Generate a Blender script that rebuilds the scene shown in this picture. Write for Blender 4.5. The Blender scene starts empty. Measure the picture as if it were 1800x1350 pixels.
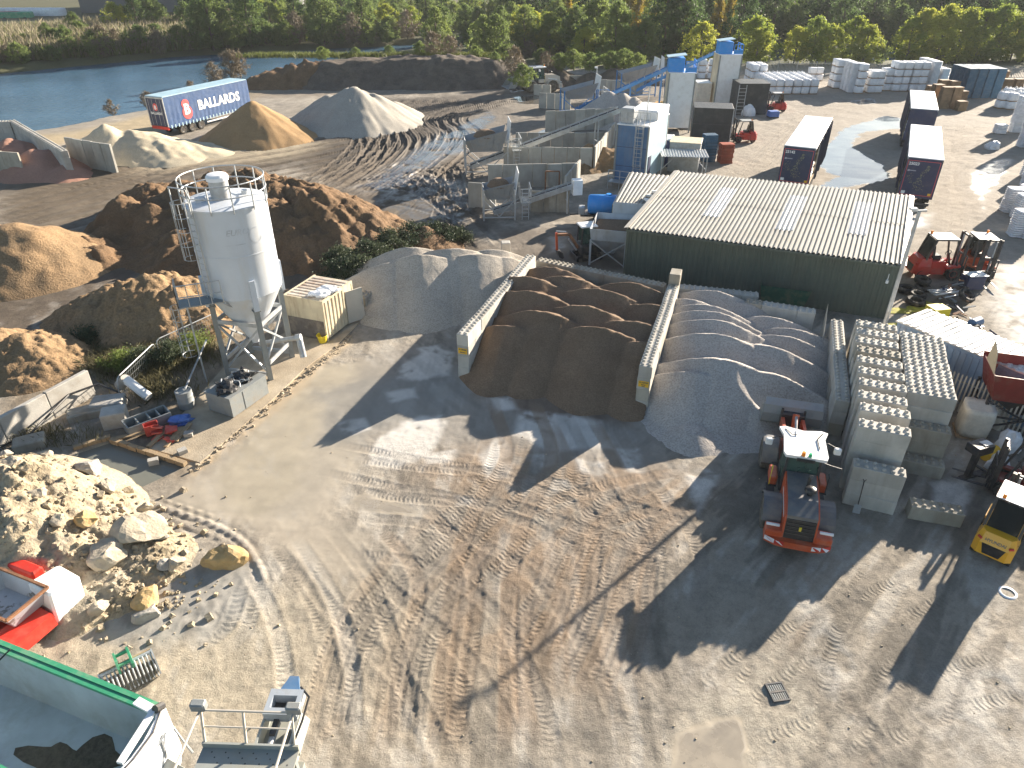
import bpy, bmesh, math, random
import numpy as np
from mathutils import Vector, Matrix
R = math.radians
random.seed(7)
SC = bpy.context.scene
COL = SC.collection

# ------------------------------------------------------------------ camera
CAM_H, PITCH, FPX = 18.3, 31.8, 1250.0
cam_d = bpy.data.cameras.new('camera'); cam = bpy.data.objects.new('camera', cam_d)
COL.objects.link(cam)
cam.location = (0, 0, CAM_H); cam.rotation_euler = (R(90 - PITCH), 0, 0)
cam_d.sensor_width = 36.0; cam_d.lens = FPX / 1800 * 36.0
cam_d.clip_end = 6000; cam_d.clip_start = 0.5
SC.camera = cam
SC.render.resolution_x, SC.render.resolution_y = 1024, 768

# ------------------------------------------------------------------ light
SUN_AZ, SUN_EL = 45.7, 16.6
wd = bpy.data.worlds.new('World'); SC.world = wd; wd.use_nodes = True
wn = wd.node_tree; wn.nodes.clear()
sky = wn.nodes.new('ShaderNodeTexSky'); sky.sky_type = 'NISHITA'; sky.sun_disc = False
sky.sun_elevation = R(SUN_EL); sky.sun_rotation = R(SUN_AZ)
sky.air_density = 1.0; sky.dust_density = 0.6; sky.ozone_density = 1.2
bg = wn.nodes.new('ShaderNodeBackground'); bg.inputs[1].default_value = 0.055
wo = wn.nodes.new('ShaderNodeOutputWorld')
wn.links.new(sky.outputs[0], bg.inputs[0]); wn.links.new(bg.outputs[0], wo.inputs[0])
sun_d = bpy.data.lights.new('sun', 'SUN'); sun_d.energy = 5.0; sun_d.angle = R(0.55)
sun_d.color = (1.0, 0.88, 0.73)
sun = bpy.data.objects.new('sun', sun_d); COL.objects.link(sun)
sv = Vector((math.sin(R(SUN_AZ)) * math.cos(R(SUN_EL)), math.cos(R(SUN_AZ)) * math.cos(R(SUN_EL)), math.sin(R(SUN_EL))))
sun.rotation_euler = sv.to_track_quat('Z', 'Y').to_euler(); sun.location = (60, 60, 60)
vs = SC.view_settings
vs.view_transform = 'Standard'; vs.look = 'None'; vs.gamma = 1.0; vs.exposure = 1.8
vs.use_curve_mapping = False

# ------------------------------------------------------------------ survey helpers (photo pixel -> ground plan, metres)
_p = R(PITCH)
def P(u, v, h=0.0):
    x = (u - 900) / FPX; y = (v - 675) / FPX
    fw = math.cos(_p) - y * math.sin(_p); dn = math.sin(_p) + y * math.cos(_p)
    t = (CAM_H - h) / dn
    return Vector((x * t, fw * t, h))

# ------------------------------------------------------------------ noise
def _hash(ix, iy, seed):
    h = (ix.astype(np.int64) * 374761393 + iy.astype(np.int64) * 668265263 + seed * 1442695041) & 0xFFFFFFFF
    h = ((h ^ (h >> 13)) * 1274126177) & 0xFFFFFFFF
    h = h ^ (h >> 16)
    return (h & 0xFFFF) / 65535.0
def vnoise(x, y, seed=0):
    x = np.asarray(x, float); y = np.asarray(y, float)
    ix = np.floor(x); iy = np.floor(y); fx = x - ix; fy = y - iy
    fx = fx * fx * fx * (fx * (fx * 6 - 15) + 10); fy = fy * fy * fy * (fy * (fy * 6 - 15) + 10)
    a = _hash(ix, iy, seed); b = _hash(ix + 1, iy, seed); c = _hash(ix, iy + 1, seed); d = _hash(ix + 1, iy + 1, seed)
    return (a + (b - a) * fx) * (1 - fy) + (c + (d - c) * fx) * fy
def fbm(x, y, scale, oct=4, seed=0, gain=0.5):
    x = np.asarray(x, float) / scale; y = np.asarray(y, float) / scale
    s = 0; a = 1; n = 0
    for o in range(oct):
        ca, sa = math.cos(o * 0.7 + .3), math.sin(o * 0.7 + .3)
        s = s + a * (vnoise(x * ca - y * sa, x * sa + y * ca, seed + o * 17) - 0.5); n += a
        x = x * 2.03; y = y * 2.03; a *= gain
    return s / n * 2
def sstep(e0, e1, x):
    t = np.clip((x - e0) / (e1 - e0), 0, 1); return t * t * (3 - 2 * t)

# ------------------------------------------------------------------ materials
MATS = {}
def nn(nt, t, **kw):
    n = nt.nodes.new(t)
    for k, v in kw.items(): setattr(n, k, v)
    return n
def ramp(nt, fac, stops):
    r = nn(nt, 'ShaderNodeValToRGB'); e = r.color_ramp.elements
    while len(e) < len(stops): e.new(0.5)
    for i, (p, c) in enumerate(stops):
        e[i].position = p; e[i].color = (*c, 1) if len(c) == 3 else c
    nt.links.new(fac, r.inputs[0]); return r.outputs[0]
def noise(nt, vec, scale, detail=4, rough=0.55, dist=0.0):
    n = nn(nt, 'ShaderNodeTexNoise'); n.inputs['Scale'].default_value = scale
    n.inputs['Detail'].default_value = detail; n.inputs['Roughness'].default_value = rough
    n.inputs['Distortion'].default_value = dist
    if vec is not None: nt.links.new(vec, n.inputs['Vector'])
    return n.outputs['Fac']
def mixc(nt, fac, a, b, mode='MIX'):
    m = nn(nt, 'ShaderNodeMix', data_type='RGBA', blend_type=mode)
    for inp, v in ((m.inputs[0], fac), (m.inputs[6], a), (m.inputs[7], b)):
        if hasattr(v, 'is_linked'): nt.links.new(v, inp)
        else:
            inp.default_value = v if isinstance(v, (int, float)) else ((*v, 1) if len(v) == 3 else v)
    return m.outputs[2]
def mat(name, color, rough=0.7, var=0.18, vscale=1.2, dirt=None, dirt_amt=0.4, dscale=2.0, bump=0.0, bscale=20.0,
        metal=0.0, spec=0.5, coat=0.0, streak=False, rnd=0.0, dlo=0.48, dhi=0.72):
    """procedural paint / stone / metal: base colour varied by noise, a patchy dirt layer and a fine bump"""
    if name in MATS: return MATS[name]
    m = bpy.data.materials.new(name); m.use_nodes = True; nt = m.node_tree
    b = nt.nodes['Principled BSDF']
    geo = nn(nt, 'ShaderNodeNewGeometry'); pos = geo.outputs['Position']
    n1 = noise(nt, pos, vscale, 5, 0.6)
    lo = tuple(max(0, c * (1 - var)) for c in color); hi = tuple(min(1, c * (1 + var)) for c in color)
    c = ramp(nt, n1, [(0.3, lo), (0.7, hi)])
    if rnd:
        oi = nn(nt, 'ShaderNodeObjectInfo')
        hs = nn(nt, 'ShaderNodeMath', operation='MULTIPLY_ADD'); hs.inputs[1].default_value = rnd * 2; hs.inputs[2].default_value = 1 - rnd
        nt.links.new(oi.outputs['Random'], hs.inputs[0])
        v = nn(nt, 'ShaderNodeHueSaturation'); nt.links.new(hs.outputs[0], v.inputs['Value']); nt.links.new(c, v.inputs['Color']); c = v.outputs[0]
    if dirt is not None:
        vec = pos
        if streak:
            mp = nn(nt, 'ShaderNodeMapping'); mp.inputs['Scale'].default_value = (1, 1, 0.16); nt.links.new(pos, mp.inputs[0]); vec = mp.outputs[0]
        n2 = noise(nt, vec, dscale, 6, 0.65)
        f = ramp(nt, n2, [(dlo, (0, 0, 0)), (dhi, (dirt_amt,) * 3)])
        c = mixc(nt, f, c, dirt)
    nt.links.new(c, b.inputs['Base Color'])
    n3 = noise(nt, pos, vscale * 3.1, 3)
    rr = ramp(nt, n3, [(0.3, (max(0.02, rough - 0.1),) * 3), (0.7, (min(1, rough + 0.1),) * 3)])
    nt.links.new(rr, b.inputs['Roughness'])
    b.inputs['Metallic'].default_value = metal; b.inputs['Specular IOR Level'].default_value = spec
    if coat: b.inputs['Coat Weight'].default_value = coat
    if bump:
        nb = noise(nt, pos, bscale, 4, 0.6); bp = nn(nt, 'ShaderNodeBump'); bp.inputs['Strength'].default_value = bump
        bp.inputs['Distance'].default_value = 0.05
        nt.links.new(nb, bp.inputs['Height']); nt.links.new(bp.outputs[0], b.inputs['Normal'])
    MATS[name] = m; return m

MUD = (0.23, 0.18, 0.12)
def M(k): return MATS[k]
mat('concrete', (0.40, 0.385, 0.35), 0.85, 0.16, 1.5, (0.24, 0.20, 0.15), 0.55, 1.1, 0.35, 25, rnd=0.1)
mat('concrete_block', (0.46, 0.44, 0.395), 0.85, 0.14, 1.3, (0.30, 0.26, 0.20), 0.5, 1.6, 0.35, 22, streak=True, rnd=0.12)
mat('concrete_stain', (0.36, 0.33, 0.27), 0.85, 0.2, 1.1, (0.17, 0.14, 0.10), 0.7, 0.9, 0.4, 20, streak=True, rnd=0.1)
mat('panel_concrete', (0.37, 0.36, 0.32), 0.85, 0.18, 0.8, (0.20, 0.17, 0.12), 0.6, 0.8, 0.3, 14, streak=True, rnd=0.14)
mat('galv', (0.44, 0.46, 0.47), 0.5, 0.15, 2.5, (0.28, 0.23, 0.17), 0.5, 2.2, 0.05, 30, metal=0.35)
mat('galv_dull', (0.27, 0.29, 0.29), 0.6, 0.2, 2.0, (0.22, 0.18, 0.13), 0.6, 2.0, 0.1, 30, metal=0.2)
mat('steel_grey', (0.30, 0.32, 0.34), 0.55, 0.15, 2.0, MUD, 0.5, 2.0, 0.1, 25, metal=0.15)
mat('dark_steel', (0.045, 0.045, 0.048), 0.5, 0.25, 2.5, (0.20, 0.16, 0.11), 0.5, 2.0, 0.1, 25, metal=0.1)
mat('black_plastic', (0.018, 0.019, 0.021), 0.38, 0.3, 3, (0.16, 0.13, 0.10), 0.3, 2.5)
mat('rubber', (0.022, 0.021, 0.020), 0.85, 0.3, 3, (0.24, 0.20, 0.15), 0.75, 2.4, 0.3, 30)
mat('rubber_muddy', (0.10, 0.088, 0.07), 0.9, 0.3, 3, (0.30, 0.26, 0.20), 0.8, 2.4, 0.3, 30)
mat('tank_white', (0.55, 0.59, 0.64), 0.45, 0.05, 0.8, (0.50, 0.46, 0.39), 0.5, 1.3, 0.03, 12, streak=True)
mat('white_paint', (0.80, 0.80, 0.79), 0.4, 0.05, 1.0, (0.48, 0.44, 0.37), 0.35, 1.6)
mat('white_clean', (0.82, 0.83, 0.84), 0.45, 0.03, 0.7, (0.6, 0.58, 0.54), 0.25, 0.8)
mat('cream_paint', (0.62, 0.54, 0.38), 0.6, 0.12, 1.2, (0.24, 0.13, 0.07), 0.6, 2.6, 0.1, 18, streak=True)
mat('rust_roof', (0.56, 0.50, 0.42), 0.7, 0.15, 1.5, (0.26, 0.13, 0.07), 0.85, 1.4, 0.1, 18, dlo=0.42)
mat('rust', (0.25, 0.12, 0.06), 0.85, 0.35, 3.0, (0.10, 0.06, 0.04), 0.6, 5, 0.3, 30)
mat('red_paint', (0.55, 0.035, 0.022), 0.4, 0.12, 2, (0.28, 0.20, 0.14), 0.3, 2.2)
mat('loader_red', (0.52, 0.085, 0.025), 0.4, 0.12, 2, (0.30, 0.22, 0.16), 0.45, 2.0)
mat('loader_dark', (0.10, 0.108, 0.12), 0.5, 0.2, 2, (0.27, 0.23, 0.18), 0.7, 1.4, dlo=0.38)
mat('yellow_paint', (0.80, 0.40, 0.022), 0.35, 0.06, 2, (0.35, 0.25, 0.12), 0.25, 2.0, coat=0.3)
mat('yellow_bright', (0.80, 0.62, 0.03), 0.5, 0.08, 3, (0.4, 0.33, 0.15), 0.35, 3)
mat('orange_lamp', (0.9, 0.25, 0.01), 0.3, 0.05)
mat('green_lamp', (0.02, 0.45, 0.18), 0.3, 0.05)
mat('hopper_red', (0.20, 0.025, 0.018), 0.5, 0.2, 2, MUD, 0.5, 1.5)
mat('skip_green', (0.025, 0.10, 0.06), 0.6, 0.2, 2, MUD, 0.5, 2.0)
mat('green_paint', (0.05, 0.30, 0.16), 0.5, 0.15, 2, (0.33, 0.30, 0.22), 0.5, 2.0)
mat('blue_paint', (0.035, 0.20, 0.50), 0.5, 0.12, 2, (0.25, 0.24, 0.22), 0.35, 2.0)
mat('blue_bright', (0.02, 0.27, 0.72), 0.4, 0.08, 2, (0.25, 0.27, 0.3), 0.25, 2.0)
mat('navy', (0.018, 0.030, 0.085), 0.45, 0.12, 2, (0.16, 0.15, 0.14), 0.3, 1.6)
mat('cabin_blue', (0.07, 0.16, 0.30), 0.5, 0.12, 1.5, (0.25, 0.24, 0.21), 0.35, 1.2, streak=True)
mat('cabin_pale', (0.36, 0.52, 0.60), 0.5, 0.1, 1.5, (0.3, 0.28, 0.24), 0.3, 1.2, streak=True)
mat('shed_green', (0.085, 0.105, 0.082), 0.55, 0.14, 0.7, (0.15, 0.14, 0.10), 0.35, 0.9, streak=True)
mat('roof_sheet', (0.28, 0.272, 0.245), 0.6, 0.1, 0.6, (0.30, 0.27, 0.21), 0.5, 0.7, 0.05, 10)
mat('rooflight', (0.47, 0.47, 0.47), 0.35, 0.08, 0.9, (0.5, 0.47, 0.42), 0.4, 1.0)
mat('timber', (0.34, 0.25, 0.15), 0.85, 0.25, 3, (0.18, 0.13, 0.08), 0.5, 3, 0.2, 20)
mat('pallet_wood', (0.30, 0.20, 0.115), 0.85, 0.25, 1.5, (0.12, 0.085, 0.05), 0.5, 2, rnd=0.2)
mat('pallet_blue', (0.035, 0.115, 0.20), 0.75, 0.2, 1.5, (0.14, 0.15, 0.14), 0.4, 1.5, rnd=0.2)
mat('pallet_red', (0.40, 0.085, 0.04), 0.75, 0.2, 1.5, (0.25, 0.15, 0.1), 0.4, 2, rnd=0.15)
mat('bag_white', (0.74, 0.75, 0.77), 0.5, 0.10, 2.0, (0.44, 0.46, 0.50), 0.5, 3.0, 0.6, 7, rnd=0.08)
mat('bag_cream', (0.66, 0.60, 0.50), 0.6, 0.12, 2.0, (0.42, 0.37, 0.30), 0.5, 3.0, 0.5, 8, rnd=0.1)
mat('black_sheet', (0.030, 0.034, 0.034), 0.5, 0.2, 2, (0.14, 0.13, 0.11), 0.35, 1.2, 0.2, 6)
mat('curtain', (0.022, 0.028, 0.058), 0.5, 0.15, 1.5, (0.10, 0.10, 0.11), 0.3, 1.0, 0.5, 3)
mat('mesh_dark', (0.028, 0.032, 0.030), 0.8, 0.2, 3)
mat('plastic_red', (0.50, 0.07, 0.05), 0.5, 0.15, 4, (0.3, 0.2, 0.16), 0.5, 4)
mat('plastic_blue', (0.09, 0.18, 0.48), 0.55, 0.2, 4)
mat('text_white', (0.85, 0.85, 0.85), 0.5, 0.02)
mat('text_dark', (0.09, 0.09, 0.10), 0.6, 0.2)
mat('text_red', (0.72, 0.10, 0.10), 0.5, 0.05)
mat('text_grey', (0.42, 0.43, 0.48), 0.5, 0.05)
mat('sign_yellow', (0.80, 0.46, 0.02), 0.5, 0.04)
mat('sheet_tan', (0.55, 0.50, 0.42), 0.6, 0.1, 1)
mat('moss', (0.32, 0.31, 0.03), 0.9, 0.4, 3, (0.12, 0.10, 0.05), 0.7, 2.5, 0.5, 15)
def glass_mat(name, col, rough=0.05):
    m = bpy.data.materials.new(name); m.use_nodes = True; b = m.node_tree.nodes['Principled BSDF']
    nt = m.node_tree; geo = nn(nt, 'ShaderNodeNewGeometry'); n = noise(nt, geo.outputs['Position'], 2.0, 3)
    c = ramp(nt, n, [(0.35, tuple(x * 0.7 for x in col)), (0.7, col)]); nt.links.new(c, b.inputs['Base Color'])
    b.inputs['Roughness'].default_value = rough; b.inputs['Specular IOR Level'].default_value = 0.8
    b.inputs['Transmission Weight'].default_value = 0.55; b.inputs['IOR'].default_value = 1.1
    MATS[name] = m
glass_mat('glass_green', (0.16, 0.26, 0.22)); glass_mat('glass_dark', (0.05, 0.065, 0.07))

# ------------------------------------------------------------------ mesh builder
class MB:
    def __init__(s): s.v = []; s.f = []
    def add(s, vs, fs, mx=None):
        o = len(s.v)
        for p in vs:
            s.v.append(tuple(mx @ Vector(p)) if mx is not None else tuple(p))
        for f in fs: s.f.append(tuple(i + o for i in f))
        return s
    def box(s, c, d, rz=0.0, rx=0.0, ry=0.0, taper=1.0):
        x, y, z = d[0] / 2, d[1] / 2, d[2] / 2; t = taper
        vs = [(-x, -y, -z), (x, -y, -z), (x, y, -z), (-x, y, -z), (-x * t, -y * t, z), (x * t, -y * t, z), (x * t, y * t, z), (-x * t, y * t, z)]
        mx = Matrix.Translation(c) @ Matrix.Rotation(rz, 4, 'Z') @ Matrix.Rotation(ry, 4, 'Y') @ Matrix.Rotation(rx, 4, 'X')
        return s.add(vs, [(0, 3, 2, 1), (4, 5, 6, 7), (0, 1, 5, 4), (1, 2, 6, 5), (2, 3, 7, 6), (3, 0, 4, 7)], mx)
    def bx(s, x0, x1, y0, y1, z0, z1): return s.box(((x0 + x1) / 2, (y0 + y1) / 2, (z0 + z1) / 2), (x1 - x0, y1 - y0, z1 - z0))
    def cbox(s, x0, x1, y0, y1, z0, z1, b=0.03):
        """box with chamfered vertical and top edges"""
        xs = [(x0 + b, y0), (x1 - b, y0), (x1, y0 + b), (x1, y1 - b), (x1 - b, y1), (x0 + b, y1), (x0, y1 - b), (x0, y0 + b)]
        cx, cy = (x0 + x1) / 2, (y0 + y1) / 2
        def ins(p): return (cx + (p[0] - cx) * (1 - 2 * b / (x1 - x0)), cy + (p[1] - cy) * (1 - 2 * b / (y1 - y0)))
        o = len(s.v); n = 8
        for z, f in ((z0, 0), (z1 - b, 0), (z1, 1)):
            for p in xs:
                q = ins(p) if f else p; s.v.append((q[0], q[1], z))
        for k in range(2):
            for i in range(n): s.f.append((o + k * n + i, o + k * n + (i + 1) % n, o + (k + 1) * n + (i + 1) % n, o + (k + 1) * n + i))
        s.f.append(tuple(o + i for i in reversed(range(n)))); s.f.append(tuple(o + 2 * n + i for i in range(n)))
        return s
    def cyl(s, a, b, r0, r1=None, n=12, cap=True):
        a = Vector(a); b = Vector(b); r1 = r0 if r1 is None else r1
        d = (b - a); q = d.to_track_quat('Z', 'Y') if d.length > 1e-6 else Vector((0, 0, 1)).to_track_quat('Z', 'Y')
        o = len(s.v)
        for p, r in ((a, r0), (b, r1)):
            for i in range(n):
                t = 2 * math.pi * i / n; s.v.append(tuple(p + q @ Vector((math.cos(t) * r, math.sin(t) * r, 0))))
        for i in range(n): s.f.append((o + i, o + (i + 1) % n, o + n + (i + 1) % n, o + n + i))
        if cap:
            s.f.append(tuple(o + i for i in reversed(range(n)))); s.f.append(tuple(o + n + i for i in range(n)))
        return s
    def tube(s, pts, r, n=6, closed=False):
        pts = [Vector(p) for p in pts]; m = len(pts); o = len(s.v)
        for i, p in enumerate(pts):
            if closed: t = pts[(i + 1) % m] - pts[i - 1]
            else: t = pts[min(i + 1, m - 1)] - pts[max(i - 1, 0)]
            q = t.normalized().to_track_quat('Z', 'Y')
            for k in range(n):
                a = 2 * math.pi * k / n; s.v.append(tuple(p + q @ Vector((math.cos(a) * r, math.sin(a) * r, 0))))
        for i in range(m if closed else m - 1):
            for k in range(n):
                j = (i + 1) % m
                s.f.append((o + i * n + k, o + i * n + (k + 1) % n, o + j * n + (k + 1) % n, o + j * n + k))
        if not closed:
            s.f.append(tuple(o + k for k in reversed(range(n)))); s.f.append(tuple(o + (m - 1) * n + k for k in range(n)))
        return s
    def bar(s, a, b, w, h=None):
        a = Vector(a); b = Vector(b); h = h or w; d = b - a
        z = d.normalized(); up = Vector((0, 0, 1)) if abs(z.z) < 0.95 else Vector((0, 1, 0))
        x = up.cross(z).normalized(); y = z.cross(x)
        vs = []
        for p in (a, b):
            for i, j in ((-1, -1), (1, -1), (1, 1), (-1, 1)): vs.append(p + x * (w / 2 * i) + y * (h / 2 * j))
        return s.add(vs, [(0, 3, 2, 1), (4, 5, 6, 7), (0, 1, 5, 4), (1, 2, 6, 5), (2, 3, 7, 6), (3, 0, 4, 7)])
    def lathe(s, prof, n=24, c=(0, 0, 0), axis='Z', cap0=True, cap1=True):
        o = len(s.v); k = len(prof)
        for r, z in prof:
            for i in range(n):
                t = 2 * math.pi * i / n; p = (r * math.cos(t), r * math.sin(t), z)
                if axis == 'X': p = (p[2], p[0], p[1])
                if axis == 'Y': p = (p[1], p[2], p[0])
                s.v.append((p[0] + c[0], p[1] + c[1], p[2] + c[2]))
        for j in range(k - 1):
            for i in range(n): s.f.append((o + j * n + i, o + j * n + (i + 1) % n, o + (j + 1) * n + (i + 1) % n, o + (j + 1) * n + i))
        if cap0: s.f.append(tuple(o + i for i in reversed(range(n))))
        if cap1: s.f.append(tuple(o + (k - 1) * n + i for i in range(n)))
        return s
    def prism(s, poly, lo, hi, plane='XY'):
        """extrude a 2D polygon; plane XY -> along z, XZ -> along y, YZ -> along x"""
        o = len(s.v); n = len(poly)
        for t in (lo, hi):
            for a, b in poly:
                s.v.append({'XY': (a, b, t), 'XZ': (a, t, b), 'YZ': (t, a, b)}[plane])
        for i in range(n): s.f.append((o + i, o + (i + 1) % n, o + n + (i + 1) % n, o + n + i))
        s.f.append(tuple(o + i for i in reversed(range(n)))); s.f.append(tuple(o + n + i for i in range(n)))
        return s
    def quad(s, a, b, c, d): return s.add([a, b, c, d], [(0, 1, 2, 3)])
    def slab(s, a, b, c, d, t):
        """thick quad: four corners, thickness t along its normal"""
        a, b, c, d = (Vector(p) for p in (a, b, c, d)); n = (b - a).cross(d - a).normalized() * t
        return s.add([a, b, c, d, a + n, b + n, c + n, d + n], [(3, 2, 1, 0), (4, 5, 6, 7), (0, 1, 5, 4), (1, 2, 6, 5), (2, 3, 7, 6), (3, 0, 4, 7)])
    def mesh(s, name, m=None, smooth=False):
        me = bpy.data.meshes.new(name); me.from_pydata(s.v, [], s.f)
        bm = bmesh.new(); bm.from_mesh(me); bmesh.ops.recalc_face_normals(bm, faces=bm.faces); bm.to_mesh(me); bm.free()
        if smooth:
            me.polygons.foreach_set('use_smooth', [True] * len(me.polygons))
            try: me.set_sharp_from_angle(angle=R(40))
            except Exception: pass
        if m is not None: me.materials.append(MATS[m] if isinstance(m, str) else m)
        return me
    def build(s, name, m, parent=None, smooth=False, loc=None, rz=0.0):
        o = bpy.data.objects.new(name, s.mesh(name, m, smooth)); COL.objects.link(o)
        if parent is not None: o.parent = parent
        if loc is not None: o.location = loc
        if rz: o.rotation_euler.z = rz
        return o
def tag(o, label=None, cat=None, group=None, kind=None):
    if label: o['label'] = label
    if cat: o['category'] = cat
    if group: o['group'] = group
    if kind: o['kind'] = kind
    return o
def thing(name, label, cat, loc=(0, 0, 0), rz=0.0, group=None):
    o = bpy.data.objects.new(name, None); COL.objects.link(o); o.empty_display_size = 0.3
    o.location = loc; o.rotation_euler = (0, 0, rz)
    return tag(o, label, cat, group)
def mobj(name, me, parent=None, loc=None, rz=None):
    o = bpy.data.objects.new(name, me); COL.objects.link(o)
    if parent is not None: o.parent = parent
    if loc is not None: o.location = loc
    if rz is not None: o.rotation_euler.z = rz
    return o
KIDS = {}
def kids(o):
    return [c for c in bpy.data.objects if c.parent is o]
def copy_tree(o, parent=None, _k=None):
    c = o.copy(); COL.objects.link(c); c.parent = parent
    if o.name not in KIDS: KIDS[o.name] = kids(o)
    for ch in KIDS[o.name]: copy_tree(ch, c)
    return c
def text_mesh(body, size, mname, extrude=0.004, bold=0.0, align='CENTER', shear=0.0, space=1.0):
    cu = bpy.data.curves.new('lettering', 'FONT'); cu.body = body; cu.size = size; cu.extrude = extrude; cu.offset = bold
    cu.align_x = align; cu.align_y = 'CENTER'; cu.resolution_u = 2; cu.shear = shear; cu.space_character = space
    o = bpy.data.objects.new('lettering', cu); COL.objects.link(o)
    dg = bpy.context.evaluated_depsgraph_get(); me = bpy.data.meshes.new_from_object(o.evaluated_get(dg))
    bpy.data.objects.remove(o); me.materials.clear(); me.materials.append(MATS[mname]); return me
def place_text(body, size, mname, parent, loc, rot, name='lettering', **kw):
    o = mobj(name, text_mesh(body, size, mname, **kw), parent, loc); o.rotation_euler = rot; return o
ORD = ['first', 'second', 'third', 'fourth', 'fifth', 'sixth', 'seventh', 'eighth', 'ninth', 'tenth', 'eleventh', 'twelfth', 'thirteenth', 'fourteenth', 'fifteenth', 'sixteenth', 'seventeenth', 'eighteenth', 'nineteenth', 'twentieth']
# ================================================================== GROUND
def axis(segs):
    out = [segs[0][0]]
    for a, b, n, g in segs:          # from a to b in n steps, spacing growing by factor g overall
        t = np.linspace(0, 1, n + 1)[1:]
        if g != 1: t = (np.power(g, t) - 1) / (g - 1)
        out += list(a + (b - a) * t)
    return np.array(out)
_l = axis([(-17, -62, 170, 12), (-62, -2500, 46, 300)])
_r = axis([(21, 75, 170, 8), (75, 2500, 44, 300)])
GX = np.concatenate([_l[::-1][:-1], np.linspace(-17, 21, 590), _r[1:]])
_f = axis([(32, 62, 190, 4), (62, 135, 210, 4), (135, 3000, 60, 160)])
GY = np.concatenate([np.linspace(-60, 9.6, 24)[:-1], np.linspace(9.6, 32, 350), _f[1:]])
X, Y = np.meshgrid(GX, GY)
Z = np.zeros_like(X)
def pts(*uv): return [tuple(P(u, v)[:2]) for u, v in uv]
def poly_sd(poly, x, y):
    """signed distance to polygon (negative inside)"""
    d = np.full(x.shape, 1e9); ins = np.zeros(x.shape, bool); n = len(poly)
    for i in range(n):
        ax, ay = poly[i]; bx_, by_ = poly[(i + 1) % n]
        ex, ey = bx_ - ax, by_ - ay; wx, wy = x - ax, y - ay
        t = np.clip((wx * ex + wy * ey) / (ex * ex + ey * ey + 1e-9), 0, 1)
        d = np.minimum(d, (wx - t * ex) ** 2 + (wy - t * ey) ** 2)
        c = ((ay > y) != (by_ > y)) & (x < (bx_ - ax) * (y - ay) / (by_ - ay + 1e-12) + ax)
        ins ^= c
    d = np.sqrt(d); return np.where(ins, -d, d)
W1 = fbm(X, Y, 6.0, 4, 3); W2 = fbm(X, Y, 1.6, 4, 11); W3 = fbm(X, Y, 0.45, 3, 23); W4 = fbm(X, Y, 25.0, 3, 31)
# anisotropic streak noise along the travelling direction of the plant
TR = np.zeros(X.shape + (3,), np.float32); C = np.zeros(X.shape + (3,)); wet = np.zeros_like(X); smooth_m = np.zeros_like(X)
def paint(mask, col):
    C[:] = C * (1 - mask[..., None]) + np.array(col) * mask[..., None]
base = np.array((0.295, 0.262, 0.215))
C[:] = base * (1 + 0.16 * W1 + 0.14 * W2 + 0.16 * W3)[..., None]
def region(poly, col, soft=1.0, amt=1.0, warp=1.0, w=0.0, sm=0.0, brk=0.0):
    """a patch of another soil: plan polygon with a ragged edge; w = wetness, sm = how flat its surface lies"""
    sd = poly_sd(poly, X, Y) + warp * (0.9 * W1 + 0.8 * W2 + 0.4 * W3)
    m = sstep(soft, -soft, sd) * amt
    if brk: m = m * sstep(-brk, brk * 0.6, W2 + 0.6 * W3 + 0.35)
    if col is not None: paint(m, col)
    global wet, smooth_m
    if w: wet = wet * (1 - m) + w * m
    if sm: smooth_m = np.maximum(smooth_m, m * sm)
    return m
# woodland floor and banks far away
def streak(an, lx, ly, seed):
    c_, s_ = math.cos(an), math.sin(an); return fbm((X * c_ + Y * s_) / lx, (-X * s_ + Y * c_) / ly, 1.0, 4, seed, .6)
SA = streak(R(88), 5.0, .5, 101); SB = streak(R(48), 4.0, .6, 111); SC_ = streak(R(125), 4.0, .5, 121)
wl = sstep(6, -4, X); wr_ = sstep(2, 9, X); ST = SA * (1 - wr_) * (1 - .5 * wl) + SB * wr_ + SC_ * wl * .5
def mottling():
    near_ = sstep(46, 34, Y); dm = sstep(.02, .38, ST + .35 * W2 + .2 * W3) * near_ * (1 - smooth_m); lm_ = sstep(.08, .45, -ST + .3 * W2 - .2 * W3) * near_ * (1 - .6 * smooth_m)
    C[:] = C * (1 - .36 * dm)[..., None]; C[:] = C * (1 - .5 * lm_)[..., None] + np.array((.44, .41, .36)) * (.5 * lm_)[..., None]
    global Z; Z = Z + near_ * (1 - smooth_m) * (.012 * ST + .014 * fbm(X, Y, .22, 3, 131))
far = sstep(128, 140, Y + 4 * W4); paint(far, (0.075, 0.085, 0.035))
region([(-300, 60), (-70, 75), (-62, 86), (-55, 98), (-48, 125), (-40, 146), (-24, 168), (20, 190), (20, 400), (-600, 400)], (0.085, 0.085, 0.04), 3, 1, 2)
# lake side strip of sandy ground
region([(-75, 72), (-50, 84), (-43, 100), (-38, 119), (-33, 118), (-37, 98), (-42, 82), (-60, 70)], (0.40, 0.32, 0.20), 1.5, 0.9)
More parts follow.
